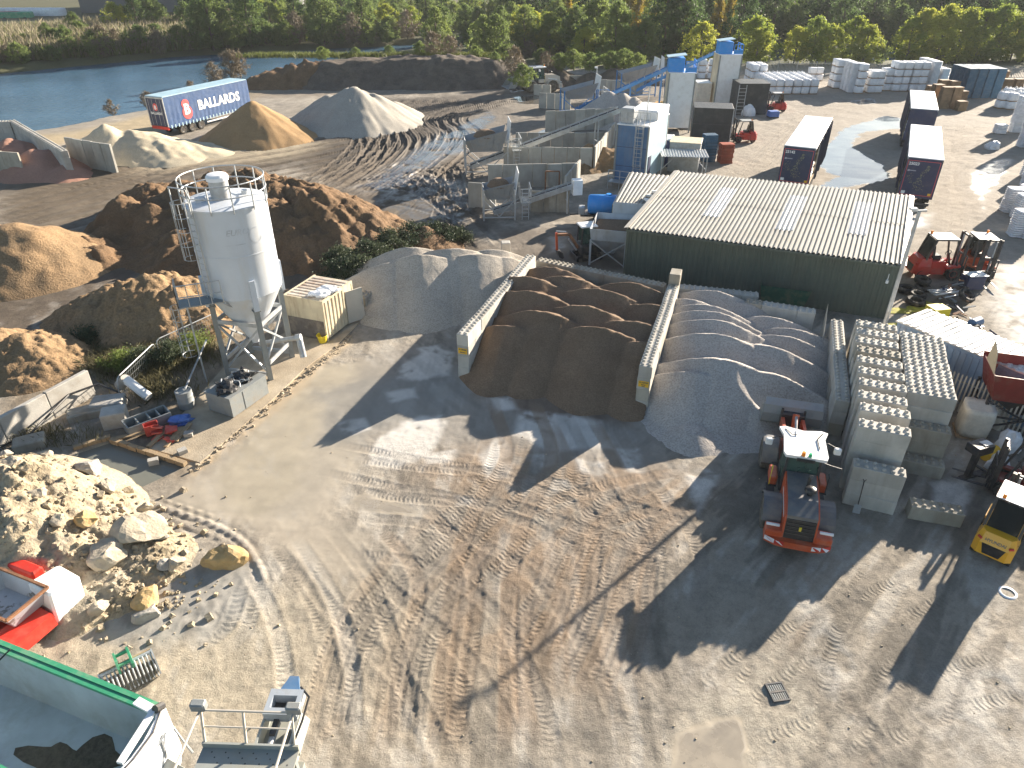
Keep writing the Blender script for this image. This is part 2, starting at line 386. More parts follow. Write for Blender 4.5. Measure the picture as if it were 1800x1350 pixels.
# front yard
region(pts((300, 1060), (560, 1000), (600, 1120), (560, 1360), (0, 1360), (0, 1110)), (0.40, 0.345, 0.26), 1.2, 0.85, 0.8)
region(pts((330, 850), (560, 740), (700, 660), (800, 690), (640, 800), (620, 900), (720, 1000), (560, 1060), (430, 960)), (0.385, 0.335, 0.265), 1.2, 0.9, 0.7, w=0.38, sm=0.8)
region(pts((300, 880), (400, 800), (480, 740), (600, 720), (640, 800), (560, 900), (460, 950)), (0.385, 0.34, 0.27), .8, .9, .6, w=.45, sm=.95)
region(pts((380, 850), (470, 720), (560, 640), (660, 630), (690, 640), (560, 760), (520, 860), (440, 930)), (0.40, 0.35, 0.265), 0.5, 0.95, 0.6, w=0.5, sm=1.0)
region(pts((630, 620), (800, 600), (830, 690), (1120, 720), (1180, 830), (1100, 860), (760, 790), (620, 780)), (0.255, 0.235, 0.205), 0.8, 0.8, 0.6, w=0.35, sm=0.5)
region(pts((560, 690), (820, 640), (860, 700), (760, 745), (560, 780)), (0.27, 0.255, 0.225), 0.6, 0.8, 0.7, w=0.5, sm=0.8)
# red-brown soil dragged out of the middle bay
region(pts((720, 800), (900, 780), (1080, 800), (1290, 860), (1250, 960), (1100, 1010), (1060, 1180), (800, 1200), (780, 1000), (840, 900), (700, 850)), (0.245, 0.175, 0.115), 1.4, 0.75, 1.0, brk=0.5)
region(pts((820, 640), (1110, 700), (1110, 750), (960, 745), (830, 700)), (0.17, 0.12, 0.085), 0.6, 0.85, 0.6)
region(pts((560, 1010), (720, 980), (880, 1200), (860, 1360), (560, 1360), (600, 1150)), (0.335, 0.285, 0.215), 1.5, 0.7, 1.0)
region(pts((1180, 880), (1500, 900), (1800, 950), (1810, 1100), (1500, 1150), (1120, 1120)), (0.275, 0.24, 0.19), 1.5, 0.7, 1.0)
region(pts((1250, 1230), (1380, 1160), (1480, 1260), (1400, 1360), (1180, 1360)), (0.42, 0.375, 0.30), 0.6, 0.8, 0.8, sm=0.4, brk=0.5)
region(pts((1640, 1180), (1800, 1150), (1810, 1330), (1650, 1300)), (0.50, 0.47, 0.42), 0.8, 0.7, 0.9, brk=0.4)
region(pts((1380, 1040), (1440, 1050), (1480, 1120), (1500, 1230), (1450, 1230), (1430, 1120)), (0.42, 0.40, 0.36), 0.3, 0.6, 0.6, brk=0.4)
for pl in (((1200, 1300), (1290, 1270), (1310, 1350), (1190, 1355)), ((610, 880), (640, 862), (740, 898), (732, 912), (640, 900))):
    region(pts(*pl), (0.44, 0.375, 0.28), 0.15, 0.95, 0.3, w=0.7, sm=1.0)
region(pts((150, 1100), (280, 990), (440, 990), (470, 1060), (360, 1130), (240, 1150)), (0.30, 0.29, 0.265), 0.5, 0.8, 0.6, w=0.3)
# settling pond beside the precast kerb (cloudy grey water)
POND = pts((134, 792), (196, 772), (324, 812), (330, 818), (236, 862), (185, 850), (120, 815))
# worn concrete showing through
CONC = (0.60, 0.57, 0.52)
for pl in (((705, 640), (760, 610), (795, 620), (790, 660), (740, 672), (700, 665)), ((735, 612), (770, 606), (775, 618), (740, 628)),
           ((655, 770), (740, 730), (790, 740), (760, 800), (700, 830), (640, 820)), ((600, 745), (640, 735), (650, 755), (610, 765)), ((740, 800), (800, 790), (790, 815), (745, 822)), ((1000, 800), (1070, 812), (1060, 840), (1010, 832)), ((960, 845), (1000, 840), (1010, 860), (970, 866)), ((680, 690), (730, 680), (735, 700), (690, 708)), ((700, 740), (780, 728), (775, 752), (705, 760)),
           ((840, 800), (880, 765), (900, 790), (895, 840), (850, 848)), ((860, 700), (900, 695), (910, 720), (870, 730)),
           ((910, 720), (1010, 730), (1060, 740), (1080, 790), (960, 800), (900, 765)), ((1080, 790), (1120, 790), (1130, 830), (1100, 828)),
           ((930, 800), (990, 790), (980, 820), (940, 826)), ((1200, 820), (1260, 830), (1250, 880), (1225, 905)),
           ((800, 870), (845, 875), (840, 890), (805, 888)), ((1640, 850), (1700, 840), (1690, 900), (1640, 895))):
    region(pts(*pl), CONC, 0.2, 0.85, 0.28, sm=0.5, brk=0.45)
region(pts((-60, 560), (0, 500), (130, 455), (330, 440), (620, 470), (560, 500), (420, 540), (330, 580), (120, 580), (0, 600)), (0.10, 0.076, 0.054), 1.0, .9, .8)
# bay floors, left verge
region(pts((300, 620), (480, 560), (560, 610), (430, 760), (330, 830), (60, 790), (0, 800), (0, 690), (180, 640)), (0.255, 0.205, 0.145), 1.0, 0.9, 0.6)
region(pts((430, 745), (545, 620), (600, 590), (620, 600), (470, 735), (345, 830), (325, 815)), (0.45, 0.36, 0.245), 0.25, 0.9, 0.25)
# haul road on the left and the churned yard behind
region(pts((0, 300), (330, 280), (600, 240), (740, 200), (860, 170), (900, 200), (820, 330), (880, 460), (700, 470), (520, 290), (250, 330), (0, 400)), (0.085, 0.066, 0.048), 2.5, 0.95, 1.2)
region(pts((0, 315), (250, 290), (330, 300), (120, 400), (0, 420)), (0.125, 0.097, 0.066), 2, 0.8, 1.0)
region(pts((330, 255), (520, 250), (620, 245), (500, 280), (230, 305)), (0.43, 0.36, 0.25), 2, 0.75, 1.0)
region(pts((600, 180), (880, 160), (890, 190), (760, 250), (620, 300), (560, 265)), (0.075, 0.062, 0.05), 2, 0.9, 1.5)
region(pts((780, 225), (860, 195), (880, 205), (850, 260), (790, 275), (730, 320), (640, 345), (600, 330), (700, 280)), (0.30, 0.285, 0.26), 1.2, 0.85, 1.2, w=0.85, sm=0.9, brk=0.7)
region(pts((640, 330), (760, 300), (860, 320), (850, 400), (720, 400), (650, 370)), (0.15, 0.13, 0.105), 1.2, 0.7, 1.4, w=0.8, sm=0.6, brk=0.5)
region(pts((880, 150), (915, 146), (940, 156), (900, 162)), None, 0.7, 1, 0.6, w=1, sm=1)
region(pts((900, 170), (950, 168), (955, 182), (910, 184)), None, 0.5, 1, 0.6, w=1, sm=1)
region(pts((935, 236), (960, 225), (962, 240), (940, 245)), None, 0.4, 1, 0.4, w=1, sm=1)
region(pts((420, 130), (880, 145), (880, 162), (420, 175)), (0.20, 0.165, 0.125), 2, 0.7, 1.0)
region(pts((840, 400), (1100, 390), (1100, 480), (900, 470)), (0.14, 0.115, 0.09), 1.2, 0.85, 1.0, w=0.3)
region(pts((945, 415), (1000, 405), (1010, 440), (960, 450)), (0.30, 0.21, 0.13), 0.5, 0.8, 0.6, w=0.7, sm=0.8)
region(pts((800, 130), (1180, 130), (1180, 300), (820, 330)), (0.16, 0.138, 0.112), 2, 0.75, 1.0)
# stock yard on the right
region(pts((1180, 330), (1250, 160), (1440, 130), (1800, 120), (1990, 250), (1990, 620), (1620, 520), (1610, 350)), (0.275, 0.24, 0.195), 2.5, 0.85, 1.0)
region(pts((1455, 255), (1480, 225), (1560, 205), (1582, 208), (1580, 222), (1505, 235), (1495, 258), (1560, 292), (1568, 315), (1520, 325), (1480, 330), (1450, 350), (1420, 345), (1470, 310), (1440, 300)), (0.17, 0.21, 0.23), 0.3, 1, 0.7, w=1.4, sm=1)
region(pts((1498, 178), (1530, 172), (1540, 182), (1505, 186)), (0.25, 0.25, 0.24), 0.3, 1, 0.5, w=1, sm=1)
region(pts((1700, 305), (1725, 290), (1775, 280), (1770, 310), (1735, 330), (1730, 370), (1705, 330)), (0.38, 0.36, 0.33), 0.5, 0.9, 0.8, w=0.9, sm=0.9, brk=0.8)
region(pts((1740, 470), (1810, 460), (1860, 620), (1770, 640), (1750, 560)), (0.62, 0.60, 0.56), 0.8, 0.9, 1.0, w=0.45, brk=0.5)
region(pts((1590, 380), (1640, 375), (1625, 395), (1600, 398)), (0.6, 0.58, 0.55), 0.6, 0.9, 0.6, w=0.5)
region(pts((1555, 500), (1700, 500), (1740, 590), (1620, 590)), (0.21, 0.175, 0.13), 0.8, 0.85, 0.8)
# relief
flat = 1 - smooth_m
near = sstep(75, 40, Y)
Z += (0.05 * W1 + 0.028 * W2 * flat + 0.02 * W3 * flat) * np.where(Y < 128, 1, 0.3)
Z += np.where((Y > 45) & (Y < 128), 0.03 * fbm(X, Y, 0.9, 3, 77) * flat, 0)
mottling()
# tyre tracks
def spline(p, step=0.12):
    p = [Vector((a, b, 0)) for a, b in p]; out = []
    q = [p[0] * 2 - p[1]] + p + [p[-1] * 2 - p[-2]]
    for i in range(1, len(q) - 2):
        n = max(2, int((q[i + 1] - q[i]).length / step))
        for k in range(n):
            t = k / n; a, b, c, d = q[i - 1], q[i], q[i + 1], q[i + 2]
            v = 0.5 * ((2 * b) + (-a + c) * t + (2 * a - 5 * b + 4 * c - d) * t * t + (-a + 3 * b - 3 * c + d) * t * t * t)
            out.append((v.x, v.y))
    out.append((p[-1].x, p[-1].y)); return np.array(out)
def track(path, w=0.55, depth=0.03, lug=0.02, pitch=0.24, col=None, amt=0.5, off=0.0, wetk=0.0, tread=1.0):
    s = spline(path)
    if off:
        t = np.gradient(s, axis=0); t /= np.linalg.norm(t, axis=1)[:, None] + 1e-9
        s = s + np.stack([-t[:, 1], t[:, 0]], 1) * off
    ph = random.random(); acc = 0.0; h2 = w / 2 + 0.18
    x0 = s[:, 0].min() - h2; x1 = s[:, 0].max() + h2; y0 = s[:, 1].min() - h2; y1 = s[:, 1].max() + h2
    i0, i1 = np.searchsorted(GX, [x0, x1]); j0, j1 = np.searchsorted(GY, [y0, y1])
    if i1 - i0 < 2 or j1 - j0 < 2: return
    lat = np.full((j1 - j0, i1 - i0), 9.0); arc = np.zeros_like(lat)
    gx = GX[i0:i1]; gy = GY[j0:j1]
    for k in range(len(s) - 1):
        a = s[k]; b = s[k + 1]; e = b - a; l = math.hypot(*e)
        if l < 1e-6: continue
        p0, p1 = np.searchsorted(gx, [min(a[0], b[0]) - h2, max(a[0], b[0]) + h2]); q0, q1 = np.searchsorted(gy, [min(a[1], b[1]) - h2, max(a[1], b[1]) + h2])
        if p1 > p0 and q1 > q0:
            xx = gx[None, p0:p1] - a[0]; yy = gy[q0:q1, None] - a[1]
            u = (xx * e[0] + yy * e[1]) / l; v = (-xx * e[1] + yy * e[0]) / l
            ok = (u > -0.06) & (u < l + 0.06) & (np.abs(v) < np.abs(lat[q0:q1, p0:p1]))
            lat[q0:q1, p0:p1] = np.where(ok, v, lat[q0:q1, p0:p1]); arc[q0:q1, p0:p1] = np.where(ok, acc + u, arc[q0:q1, p0:p1])
        acc += l
    al = np.abs(lat); ins = sstep(w / 2 + 0.03, w / 2 - 0.06, al); rim = np.exp(-((al - w / 2 - 0.05) / 0.07) ** 2)
    fade = sstep(0, 1.5, arc) * sstep(acc, acc - 1.5, arc)
    nse = 0.6 + 0.8 * vnoise(X[j0:j1, i0:i1] * 0.8, Y[j0:j1, i0:i1] * 0.8, int(ph * 1000))
    k_ = 0.44 if s[:, 1].max() < 45 else 0.75
    depth = depth * k_ if depth > 0 else depth * .6; lug = lug * k_
    tn = vnoise(X[j0:j1, i0:i1] * 0.5, Y[j0:j1, i0:i1] * 0.5, int(ph * 1000) + 7); lug = lug * sstep(.35, .7, tn) * 1.6
    chev = np.sin(2 * math.pi * (arc / pitch + ph + al * 1.6)); chev = np.tanh(chev * 2.5)
    tm = ins * fade * np.clip(nse, 0, 1) * sstep(.25, .6, tn) * tread
    if tread:
        sel = ins > .02; TR[j0:j1, i0:i1][sel] = np.stack([arc + ph * 3, al, tm], -1)[sel]; lug = lug * .25
    fl = (1 - 0.75 * smooth_m[j0:j1, i0:i1])
    Z[j0:j1, i0:i1] += fade * nse * fl * (-depth * ins + depth * 0.55 * rim + lug * chev * ins)
    if col is not None:
        mk = (ins * fade * amt * np.clip(nse, 0, 1.1))[..., None]; C[j0:j1, i0:i1] = C[j0:j1, i0:i1] * (1 - mk) + np.array(col) * mk
    else:
        C[j0:j1, i0:i1] *= (1 - 0.09 * ins * fade * nse)[..., None]
    if wetk:
        wet[j0:j1, i0:i1] = np.maximum(wet[j0:j1, i0:i1], wetk * ins * fade)
BR = (0.235, 0.17, 0.115); GR = (0.21, 0.185, 0.155)
def pair(px, gauge=1.9, **kw):
    p = pts(*px); track(p, off=gauge / 2, **kw); track(p, off=-gauge / 2, **kw)
pair([(900, 700), (930, 800), (880, 900), (850, 1000), (840, 1130), (830, 1340)], col=BR, amt=0.6, w=0.62)
pair([(1000, 730), (1060, 850), (1090, 950), (1080, 1060), (1040, 1180)], col=BR, amt=0.5, w=0.6)
pair([(1030, 720), (1090, 830), (1180, 960), (1160, 1090)], col=GR, amt=0.4, w=0.55)
pair([(1240, 850), (1080, 880), (940, 930), (880, 1010), (860, 1180), (880, 1350)], col=BR, amt=0.5, w=0.6)
pair([(1150, 820), (960, 900), (860, 960), (700, 1080), (640, 1340)], w=0.58)
pair([(1240, 960), (1040, 900), (900, 860), (740, 850), (600, 830)], col=GR, amt=0.3, w=0.55)
pair([(560, 960), (640, 1060), (760, 1170), (860, 1340)], w=0.55, depth=0.035, lug=0.028)
pair([(520, 930), (600, 1040), (650, 1200), (660, 1350)], w=0.5, depth=0.035, lug=0.026)
pair([(470, 960), (530, 1060), (560, 1180), (555, 1350)], w=0.5, col=(0.44, 0.41, 0.36), amt=0.4, depth=0.04, lug=0.03)
pair([(600, 940), (760, 960), (900, 1040), (1000, 1200), (1040, 1340)], w=0.5, col=GR, amt=0.25)
pair([(700, 900), (780, 1000), (770, 1150), (720, 1350)], w=0.55, col=BR, amt=0.35)
pair([(560, 800), (700, 830), (820, 850), (940, 890), (1080, 960)], w=0.5, col=GR, amt=0.3)
pair([(1700, 1000), (1500, 1090), (1320, 1180), (1150, 1350)], w=0.4, gauge=1.2, depth=0.015, lug=0.012)
pair([(1790, 1180), (1650, 1220), (1480, 1290), (1330, 1350)], w=0.4, gauge=1.2, depth=0.02, lug=0.015)
pair([(1480, 1170), (1580, 1290), (1640, 1350)], w=0.35, gauge=1.2, depth=0.02, lug=0.015)
pair([(1560, 1000), (1500, 1150), (1480, 1340)], w=0.4, gauge=1.2, depth=0.015, lug=0.012)
for a in ([(430, 1010), (400, 1100), (330, 1150)], [(455, 1030), (430, 1110), (370, 1160)], [(300, 1080), (360, 1090), (430, 1060)]):
    track(pts(*a), w=0.5, depth=0.03, lug=0.05, pitch=0.24, col=(0.30, 0.29, 0.265), amt=0.5)
for a in ([(180, 835), (260, 880), (400, 935), (452, 990), (470, 1060)],):
    track(pts(*a), w=0.25, depth=-0.05, lug=0.02, pitch=0.4, col=(0.34, 0.31, 0.27), amt=0.5, tread=0)
for k in range(7):
    v = 868 + k * 7; track(pts((250 + 6 * k, v), (320 + 4 * k, v + 22), (400 + 3 * k, v + 48)), w=0.16, depth=-0.06, lug=0.05, pitch=0.5, tread=0)
for k in range(9):   # sweeping turns of the loader
    o_ = k * 14; pair([(1230 - o_, 850 + k * 3), (1150 - o_ * .9, 900 + k * 6), (1110 - o_ * .9, 980 + k * 5), (1100 - o_ * 1.1, 1080), (1060 - o_ * 1.4, 1200)], w=.5, depth=.03, col=random.choice((BR, GR, None)), amt=.35)
for k in range(6):
    o_ = k * 22; pair([(900 + o_, 760), (860 + o_, 860), (760 + o_, 960), (640 + o_ * .6, 1120), (600 + o_ * .5, 1340)], w=.5, depth=.03, col=random.choice((BR, GR, None)), amt=.25)
for k in range(44):   # short skid marks
    u = random.uniform(560, 1700); v = random.uniform(930, 1320); a = random.uniform(-1, 1)
    track(pts((u, v), (u + 60 * a, v + 45), (u + 130 * a, v + 110)), w=0.3, depth=0.012, lug=0.01, pitch=0.2, col=random.choice((GR, BR, (.38, .33, .26), None)), amt=.25)
# churned yard behind: long swirling ruts
for k in range(9):
    v = 300 + k * 11
    pair([(-40, v + 70), (120, v + 28), (250, v - 6), (330, v - 34), (520, v - 62 - k), (700, v - 96 - k * 2)], w=0.7, depth=0.09, lug=0.06, pitch=0.5, col=(0.13, 0.105, 0.078), amt=0.4)
for k in range(12):
    u = 600 + k * 17; b = random.uniform(-14, 14)
    pair([(u - 60, 330 + b), (u + 10, 285 + b), (u + 40, 245 + b), (u + 20, 205), (u + 80 + k * 3, 175)], w=0.7, depth=0.12, lug=0.05, pitch=0.6, col=(0.09, 0.075, 0.06), amt=0.55)
for k in range(8):
    pair([(560 + 30 * k, 345), (650 + 22 * k, 320 - 4 * k), (740 + 10 * k, 330 + 6 * k), (840, 350 + 10 * k)], w=0.65, depth=0.10, lug=0.06, pitch=0.5, col=(0.11, 0.09, 0.07), amt=0.45)
for a in ([(640, 400), (740, 340), (860, 300)], [(760, 470), (780, 400), (800, 330)], [(860, 440), (800, 380), (700, 350)], [(900, 450), (960, 430), (1010, 400)]):
    pair(a, w=0.6, depth=0.06, lug=0.04, pitch=0.4)
for k in range(7):    # stock yard
    pair([(1640 + 12 * k, 470), (1660 + 8 * k, 380), (1660 + 6 * k, 300), (1655 + 10 * k, 220)], w=0.35, gauge=1.2, depth=0.025, lug=0.0, col=(0.30, 0.25, 0.19), amt=0.35)
for k in range(5):
    pair([(1250 + 14 * k, 330), (1330 + 10 * k, 280), (1420 + 12 * k, 200), (1560, 165 + 6 * k)], w=0.35, gauge=1.2, depth=0.02, lug=0.0, col=(0.30, 0.255, 0.195), amt=0.3)
# pond hollow, lake hollow
sdp = poly_sd(POND, X, Y); Z = np.where(sdp < 0.5, Z * sstep(-0.2, 0.5, sdp) - 0.28 * sstep(0.05, -0.35, sdp), Z)
paint(sstep(0.1, -0.2, sdp), (0.26, 0.26, 0.22))
LAKE = [(-220, 40), (-100, 66), (-58.5, 82), (-52.6, 89.5), (-48, 98), (-43.5, 118), (-37, 139), (-26, 157), (-8, 168), (-4, 174), (-27, 173), (-68, 154.5), (-89, 133.5), (-130, 112), (-230, 80)]
sdl = poly_sd(LAKE, X, Y) + 0.8 * W1 + 0.4 * W2
Z = np.where(sdl < 3, Z * 0.5 - 2.6 * sstep(1.2, -3.5, sdl) , Z)
POND2 = [(62, 141), (74, 147), (92, 152), (84, 163), (60, 160), (48, 152)]
sd2 = poly_sd(POND2, X, Y) + W1; Z = np.where(sd2 < 2, Z - 1.6 * sstep(1.5, -2, sd2), Z)
# low bank of reeds rising beyond the lake
Z += np.where(Y > 120, 1.0 * sstep(2, 16, poly_sd(LAKE, X, Y)) * sstep(-40, -60, X), 0)
C = np.clip(C * (1 + 0.10 * W3 + 0.08 * W2)[..., None], 0.01, 0.9)
wet = np.clip(wet, 0, 1.4)
def ground_z(x, y):
    i = int(np.clip(np.searchsorted(GX, x), 1, len(GX) - 1)); j = int(np.clip(np.searchsorted(GY, y), 1, len(GY) - 1))
    return float(Z[j, i])
def grid_mesh(name, gx, gy, z, mname, col=None, extra=None, keep=None, smooth=True):
    ny, nx = z.shape; me = bpy.data.meshes.new(name)
    co = np.stack([*np.meshgrid(gx, gy), z], -1).reshape(-1, 3)
    idx = np.arange(nx * ny).reshape(ny, nx)
    q = np.stack([idx[:-1, :-1], idx[:-1, 1:], idx[1:, 1:], idx[1:, :-1]], -1).reshape(-1, 4)
    if keep is not None:
        k = (keep[:-1, :-1] | keep[:-1, 1:] | keep[1:, 1:] | keep[1:, :-1]).reshape(-1); q = q[k]
        used = np.unique(q); mp = np.full(nx * ny, -1); mp[used] = np.arange(len(used)); q = mp[q]; co = co[used]
    else: used = None
    me.vertices.add(len(co)); me.vertices.foreach_set('co', co.astype(np.float32).ravel())
    me.loops.add(q.size); me.loops.foreach_set('vertex_index', q.astype(np.int32).ravel())
    me.polygons.add(len(q)); me.polygons.foreach_set('loop_start', np.arange(0, q.size, 4, dtype=np.int32))
    me.polygons.foreach_set('loop_total', np.full(len(q), 4, np.int32))
    me.polygons.foreach_set('use_smooth', np.full(len(q), smooth))
    if col is not None:
        a = me.color_attributes.new('soil', 'FLOAT_COLOR', 'POINT'); c4 = np.ones((nx * ny, 4), np.float32)
        c4[:, :3] = col.reshape(-1, 3)
        if extra is not None: c4[:, 3] = extra.reshape(-1)
        if used is not None: c4 = c4[used]
        a.data.foreach_set('color', c4.ravel())
    me.update(); me.validate(); me.materials.append(MATS[mname]); return me
# ground material: soil colour and wetness are read from the mesh, grit and fine relief are procedural
def soil_mat(name, bump=0.5, grit=55.0, dark=0.45):
    m = bpy.data.materials.new(name); m.use_nodes = True; nt = m.node_tree; b = nt.nodes['Principled BSDF']
    geo = nn(nt, 'ShaderNodeNewGeometry'); pos = geo.outputs['Position']
    at = nn(nt, 'ShaderNodeAttribute', attribute_name='soil')
    n1 = noise(nt, pos, 2.2, 8, 0.72); n2 = noise(nt, pos, grit, 5, 0.75); n4 = noise(nt, pos, 6.0, 8, 0.75)
    gf = ramp(nt, at.outputs['Alpha'], [(0.0, (0.6,) * 3), (0.4, (0.05,) * 3)])
    v = ramp(nt, n1, [(0.28, (0.72,) * 3), (0.5, (1.0,) * 3), (0.75, (1.25,) * 3)])
    c = mixc(nt, gf, at.outputs['Color'], v, 'MULTIPLY')
    g = ramp(nt, n2, [(0.3, (0.7,) * 3), (0.5, (1.0,) * 3), (0.72, (1.22,) * 3)]); c2 = mixc(nt, gf, c, g, 'MULTIPLY')
    p = ramp(nt, n4, [(0.30, (0.66,) * 3), (0.46, (1.0,) * 3), (0.7, (1.10,) * 3)]); c3 = mixc(nt, gf, c2, p, 'MULTIPLY')
    wetv = at.outputs['Alpha']
    nw = noise(nt, pos, 1.1, 5, 0.65); add = nn(nt, 'ShaderNodeMath', operation='MULTIPLY_ADD'); add.inputs[1].default_value = 0.5; add.inputs[2].default_value = -0.25
    nt.links.new(nw, add.inputs[0]); sm = nn(nt, 'ShaderNodeMath', operation='ADD'); nt.links.new(wetv, sm.inputs[0]); nt.links.new(add.outputs[0], sm.inputs[1])
    wf = ramp(nt, sm.outputs[0], [(0.35, (0, 0, 0)), (0.85, (1, 1, 1))])
    cw = mixc(nt, 0.35, c3, (0, 0, 0)); col = mixc(nt, wf, c3, cw)
    nt.links.new(col, b.inputs['Base Color'])
    r = ramp(nt, wf, [(0.0, (0.93,) * 3), (0.45, (0.42,) * 3), (1.0, (0.02,) * 3)]); nt.links.new(r, b.inputs['Roughness'])
    sp_ = ramp(nt, wf, [(0.3, (.35,) * 3), (1.0, (1.0,) * 3)]); nt.links.new(sp_, b.inputs['Specular IOR Level']); ir_ = nn(nt, 'ShaderNodeMath', operation='MULTIPLY_ADD'); ir_.inputs[1].default_value = .35; ir_.inputs[2].default_value = 1.45; nt.links.new(wf, ir_.inputs[0]); nt.links.new(ir_.outputs[0], b.inputs['IOR'])
    h = nn(nt, 'ShaderNodeMath', operation='MULTIPLY_ADD'); h.inputs[1].default_value = 0.5
    nt.links.new(n2, h.inputs[0]); nt.links.new(n4, h.inputs[2])
    ta = nn(nt, 'ShaderNodeAttribute', attribute_name='tread'); sx = nn(nt, 'ShaderNodeSeparateXYZ'); nt.links.new(ta.outputs['Vector'], sx.inputs[0])
    def mth(op, a, b_=None, c_=None):
        m_ = nn(nt, 'ShaderNodeMath', operation=op)
        for i_, v_ in enumerate((a, b_, c_)):
            if v_ is None: continue
            if hasattr(v_, 'is_linked'): nt.links.new(v_, m_.inputs[i_])
            else: m_.inputs[i_].default_value = v_
        return m_.outputs[0]
    ph_ = mth('MULTIPLY_ADD', sx.outputs[1], 11.0, mth('MULTIPLY', sx.outputs[0], 2 * math.pi / 0.17))
    ph_ = mth('ADD', ph_, mth('MULTIPLY', n1, 3.0)); sn = mth('SINE', ph_); sn = mth('MINIMUM', mth('MAXIMUM', mth('MULTIPLY', sn, 1.6), -1.0), 1.0)
    nz_ = mth('MULTIPLY', mth('SUBTRACT', noise(nt, pos, 3.5, 3, .6), .32), 3.0); tm_ = mth('MULTIPLY', sx.outputs[2], mth('MINIMUM', mth('MAXIMUM', nz_, 0.0), 1.0))
    hh_ = mth('MULTIPLY_ADD', mth('MULTIPLY', sn, tm_), 0.30, h.outputs[0])
    bp = nn(nt, 'ShaderNodeBump'); bp.inputs['Distance'].default_value = 0.09; nt.links.new(hh_, bp.inputs['Height'])
    st = ramp(nt, wetv, [(0.0, (bump,) * 3), (0.36, (bump * 0.12,) * 3), (1.0, (0.02,) * 3)]); nt.links.new(st, bp.inputs['Strength'])
    nt.links.new(bp.outputs[0], b.inputs['Normal'])
    MATS[name] = m
soil_mat('soil', 0.45, 20.0)
ground = mobj('ground', grid_mesh('ground', GX, GY, Z, 'soil', C, wet)); _a = ground.data.attributes.new('tread', 'FLOAT_VECTOR', 'POINT'); _a.data.foreach_set('vector', TR.ravel()); tag(ground, kind='structure')
# ---- water
def water_mat(name, col, rough, wave, scale, aniso=1.0):
    m = bpy.data.materials.new(name); m.use_nodes = True; nt = m.node_tree; b = nt.nodes['Principled BSDF']
    geo = nn(nt, 'ShaderNodeNewGeometry'); mp = nn(nt, 'ShaderNodeMapping'); mp.inputs['Scale'].default_value = (1, aniso, 1); nt.links.new(geo.outputs['Position'], mp.inputs[0])
    n0 = noise(nt, geo.outputs['Position'], 0.08, 4); c = ramp(nt, n0, [(0.3, tuple(x * 0.8 for x in col)), (0.7, tuple(x * 1.2 for x in col))])
    nt.links.new(c, b.inputs['Base Color']); b.inputs['Roughness'].default_value = rough; b.inputs['IOR'].default_value = 1.33
    if wave:
        n = noise(nt, mp.outputs[0], scale, 3, 0.6); bp = nn(nt, 'ShaderNodeBump'); bp.inputs['Strength'].default_value = wave; bp.inputs['Distance'].default_value = 0.12
        nt.links.new(n, bp.inputs['Height']); nt.links.new(bp.outputs[0], b.inputs['Normal'])
    MATS[name] = m
water_mat('lake_water', (0.055, 0.115, 0.175), 0.22, 1.0, 1.1, 1.6)  # blue of the reflected sky is put into the base colour of murky water
water_mat('pond_water', (0.17, 0.175, 0.15), 0.10, 0.05, 2.0)
def sheet(name, poly, z, m, kind='structure'):
    o = MB().add([(x, y, z) for x, y in poly], [tuple(range(len(poly)))]).build(name, m); return tag(o, kind=kind)
def grow(poly, d):
    cx = sum(p[0] for p in poly) / len(poly); cy = sum(p[1] for p in poly) / len(poly)
    return [(cx + (x - cx) * d, cy + (y - cy) * d) for x, y in poly]
sheet('lake', grow(LAKE, 1.04), -0.95, 'lake_water')
sheet('pond', grow(POND2, 1.15), -0.8, 'lake_water')
sheet('settling_pond', grow(POND, 1.06), -0.10, 'pond_water')
# ================================================================== BLOCKS, BAYS, HEAPS
BL, BW, BH = 1.8, 0.6, 0.6
def block_mesh(L, studs, name, m='concrete_block'):
    b = MB(); g = 0.006
    b.cbox(g, L - g, g, BW - g, g, BH - 0.002, 0.022)
    if studs:
        n = int(round(L / 0.3))
        for i in range(n):
            for j in (0.15, 0.45):
                b.lathe([(0.078, BH - 0.004), (0.072, BH + 0.05), (0.045, BH + 0.085)], 8, (0.15 + 0.3 * i, j, 0), cap0=False)
    return b.mesh(name, m)
BLOCK = {(l, s): block_mesh(l, s, 'block') for l in (1.8, 1.2, 0.9, 0.6) for s in (0, 1)}
BLOCK_ST = {(l, s): block_mesh(l, s, 'stained_block', 'concrete_stain') for l in (1.8, 0.9) for s in (0, 1)}
def block_wall(label, p0, p1, courses, half0=False, stain=0.0):
    """wall of interlocking concrete blocks; p0 near end centre, p1 far end centre"""
    p0 = Vector((p0[0], p0[1], 0)); p1 = Vector((p1[0], p1[1], 0)); d = p1 - p0; L = d.length; a = math.atan2(d.y, d.x)
    t = thing('block_wall', label, 'wall', p0, a)
    for c in range(courses):
        x = 0.0; first = (c % 2 == (1 if half0 else 0))
        while x < L - 0.3:
            l = 0.9 if (first and x == 0) else 1.8
            if x + l > L + 0.5: l = 0.9
            tb = BLOCK_ST if random.random() < stain else BLOCK
            o = mobj('block', tb[(l, 1 if c == courses - 1 else 0)], t, (x, -BW / 2 + random.uniform(-.012, .012), c * BH))
            o.rotation_euler.z = random.uniform(-0.004, 0.004); x += l
    return t, a, L
def sign(parent, label, lines, mname='sign_yellow', w=0.46, h=0.30, loc=(0, 0, 0), rot=(R(90), 0, R(-90))):
    s = MB().box((0, 0, 0), (w, h, 0.012)).build('sign_plate', mname, parent); s.location = loc; s.rotation_euler = rot; s['label'] = label
    y = h * 0.24
    for tx, sz in lines:
        o = mobj('lettering', text_mesh(tx, sz, 'text_dark', 0.002, 0.004), s, (0, y, 0.009)); y -= sz * 1.25
    return s
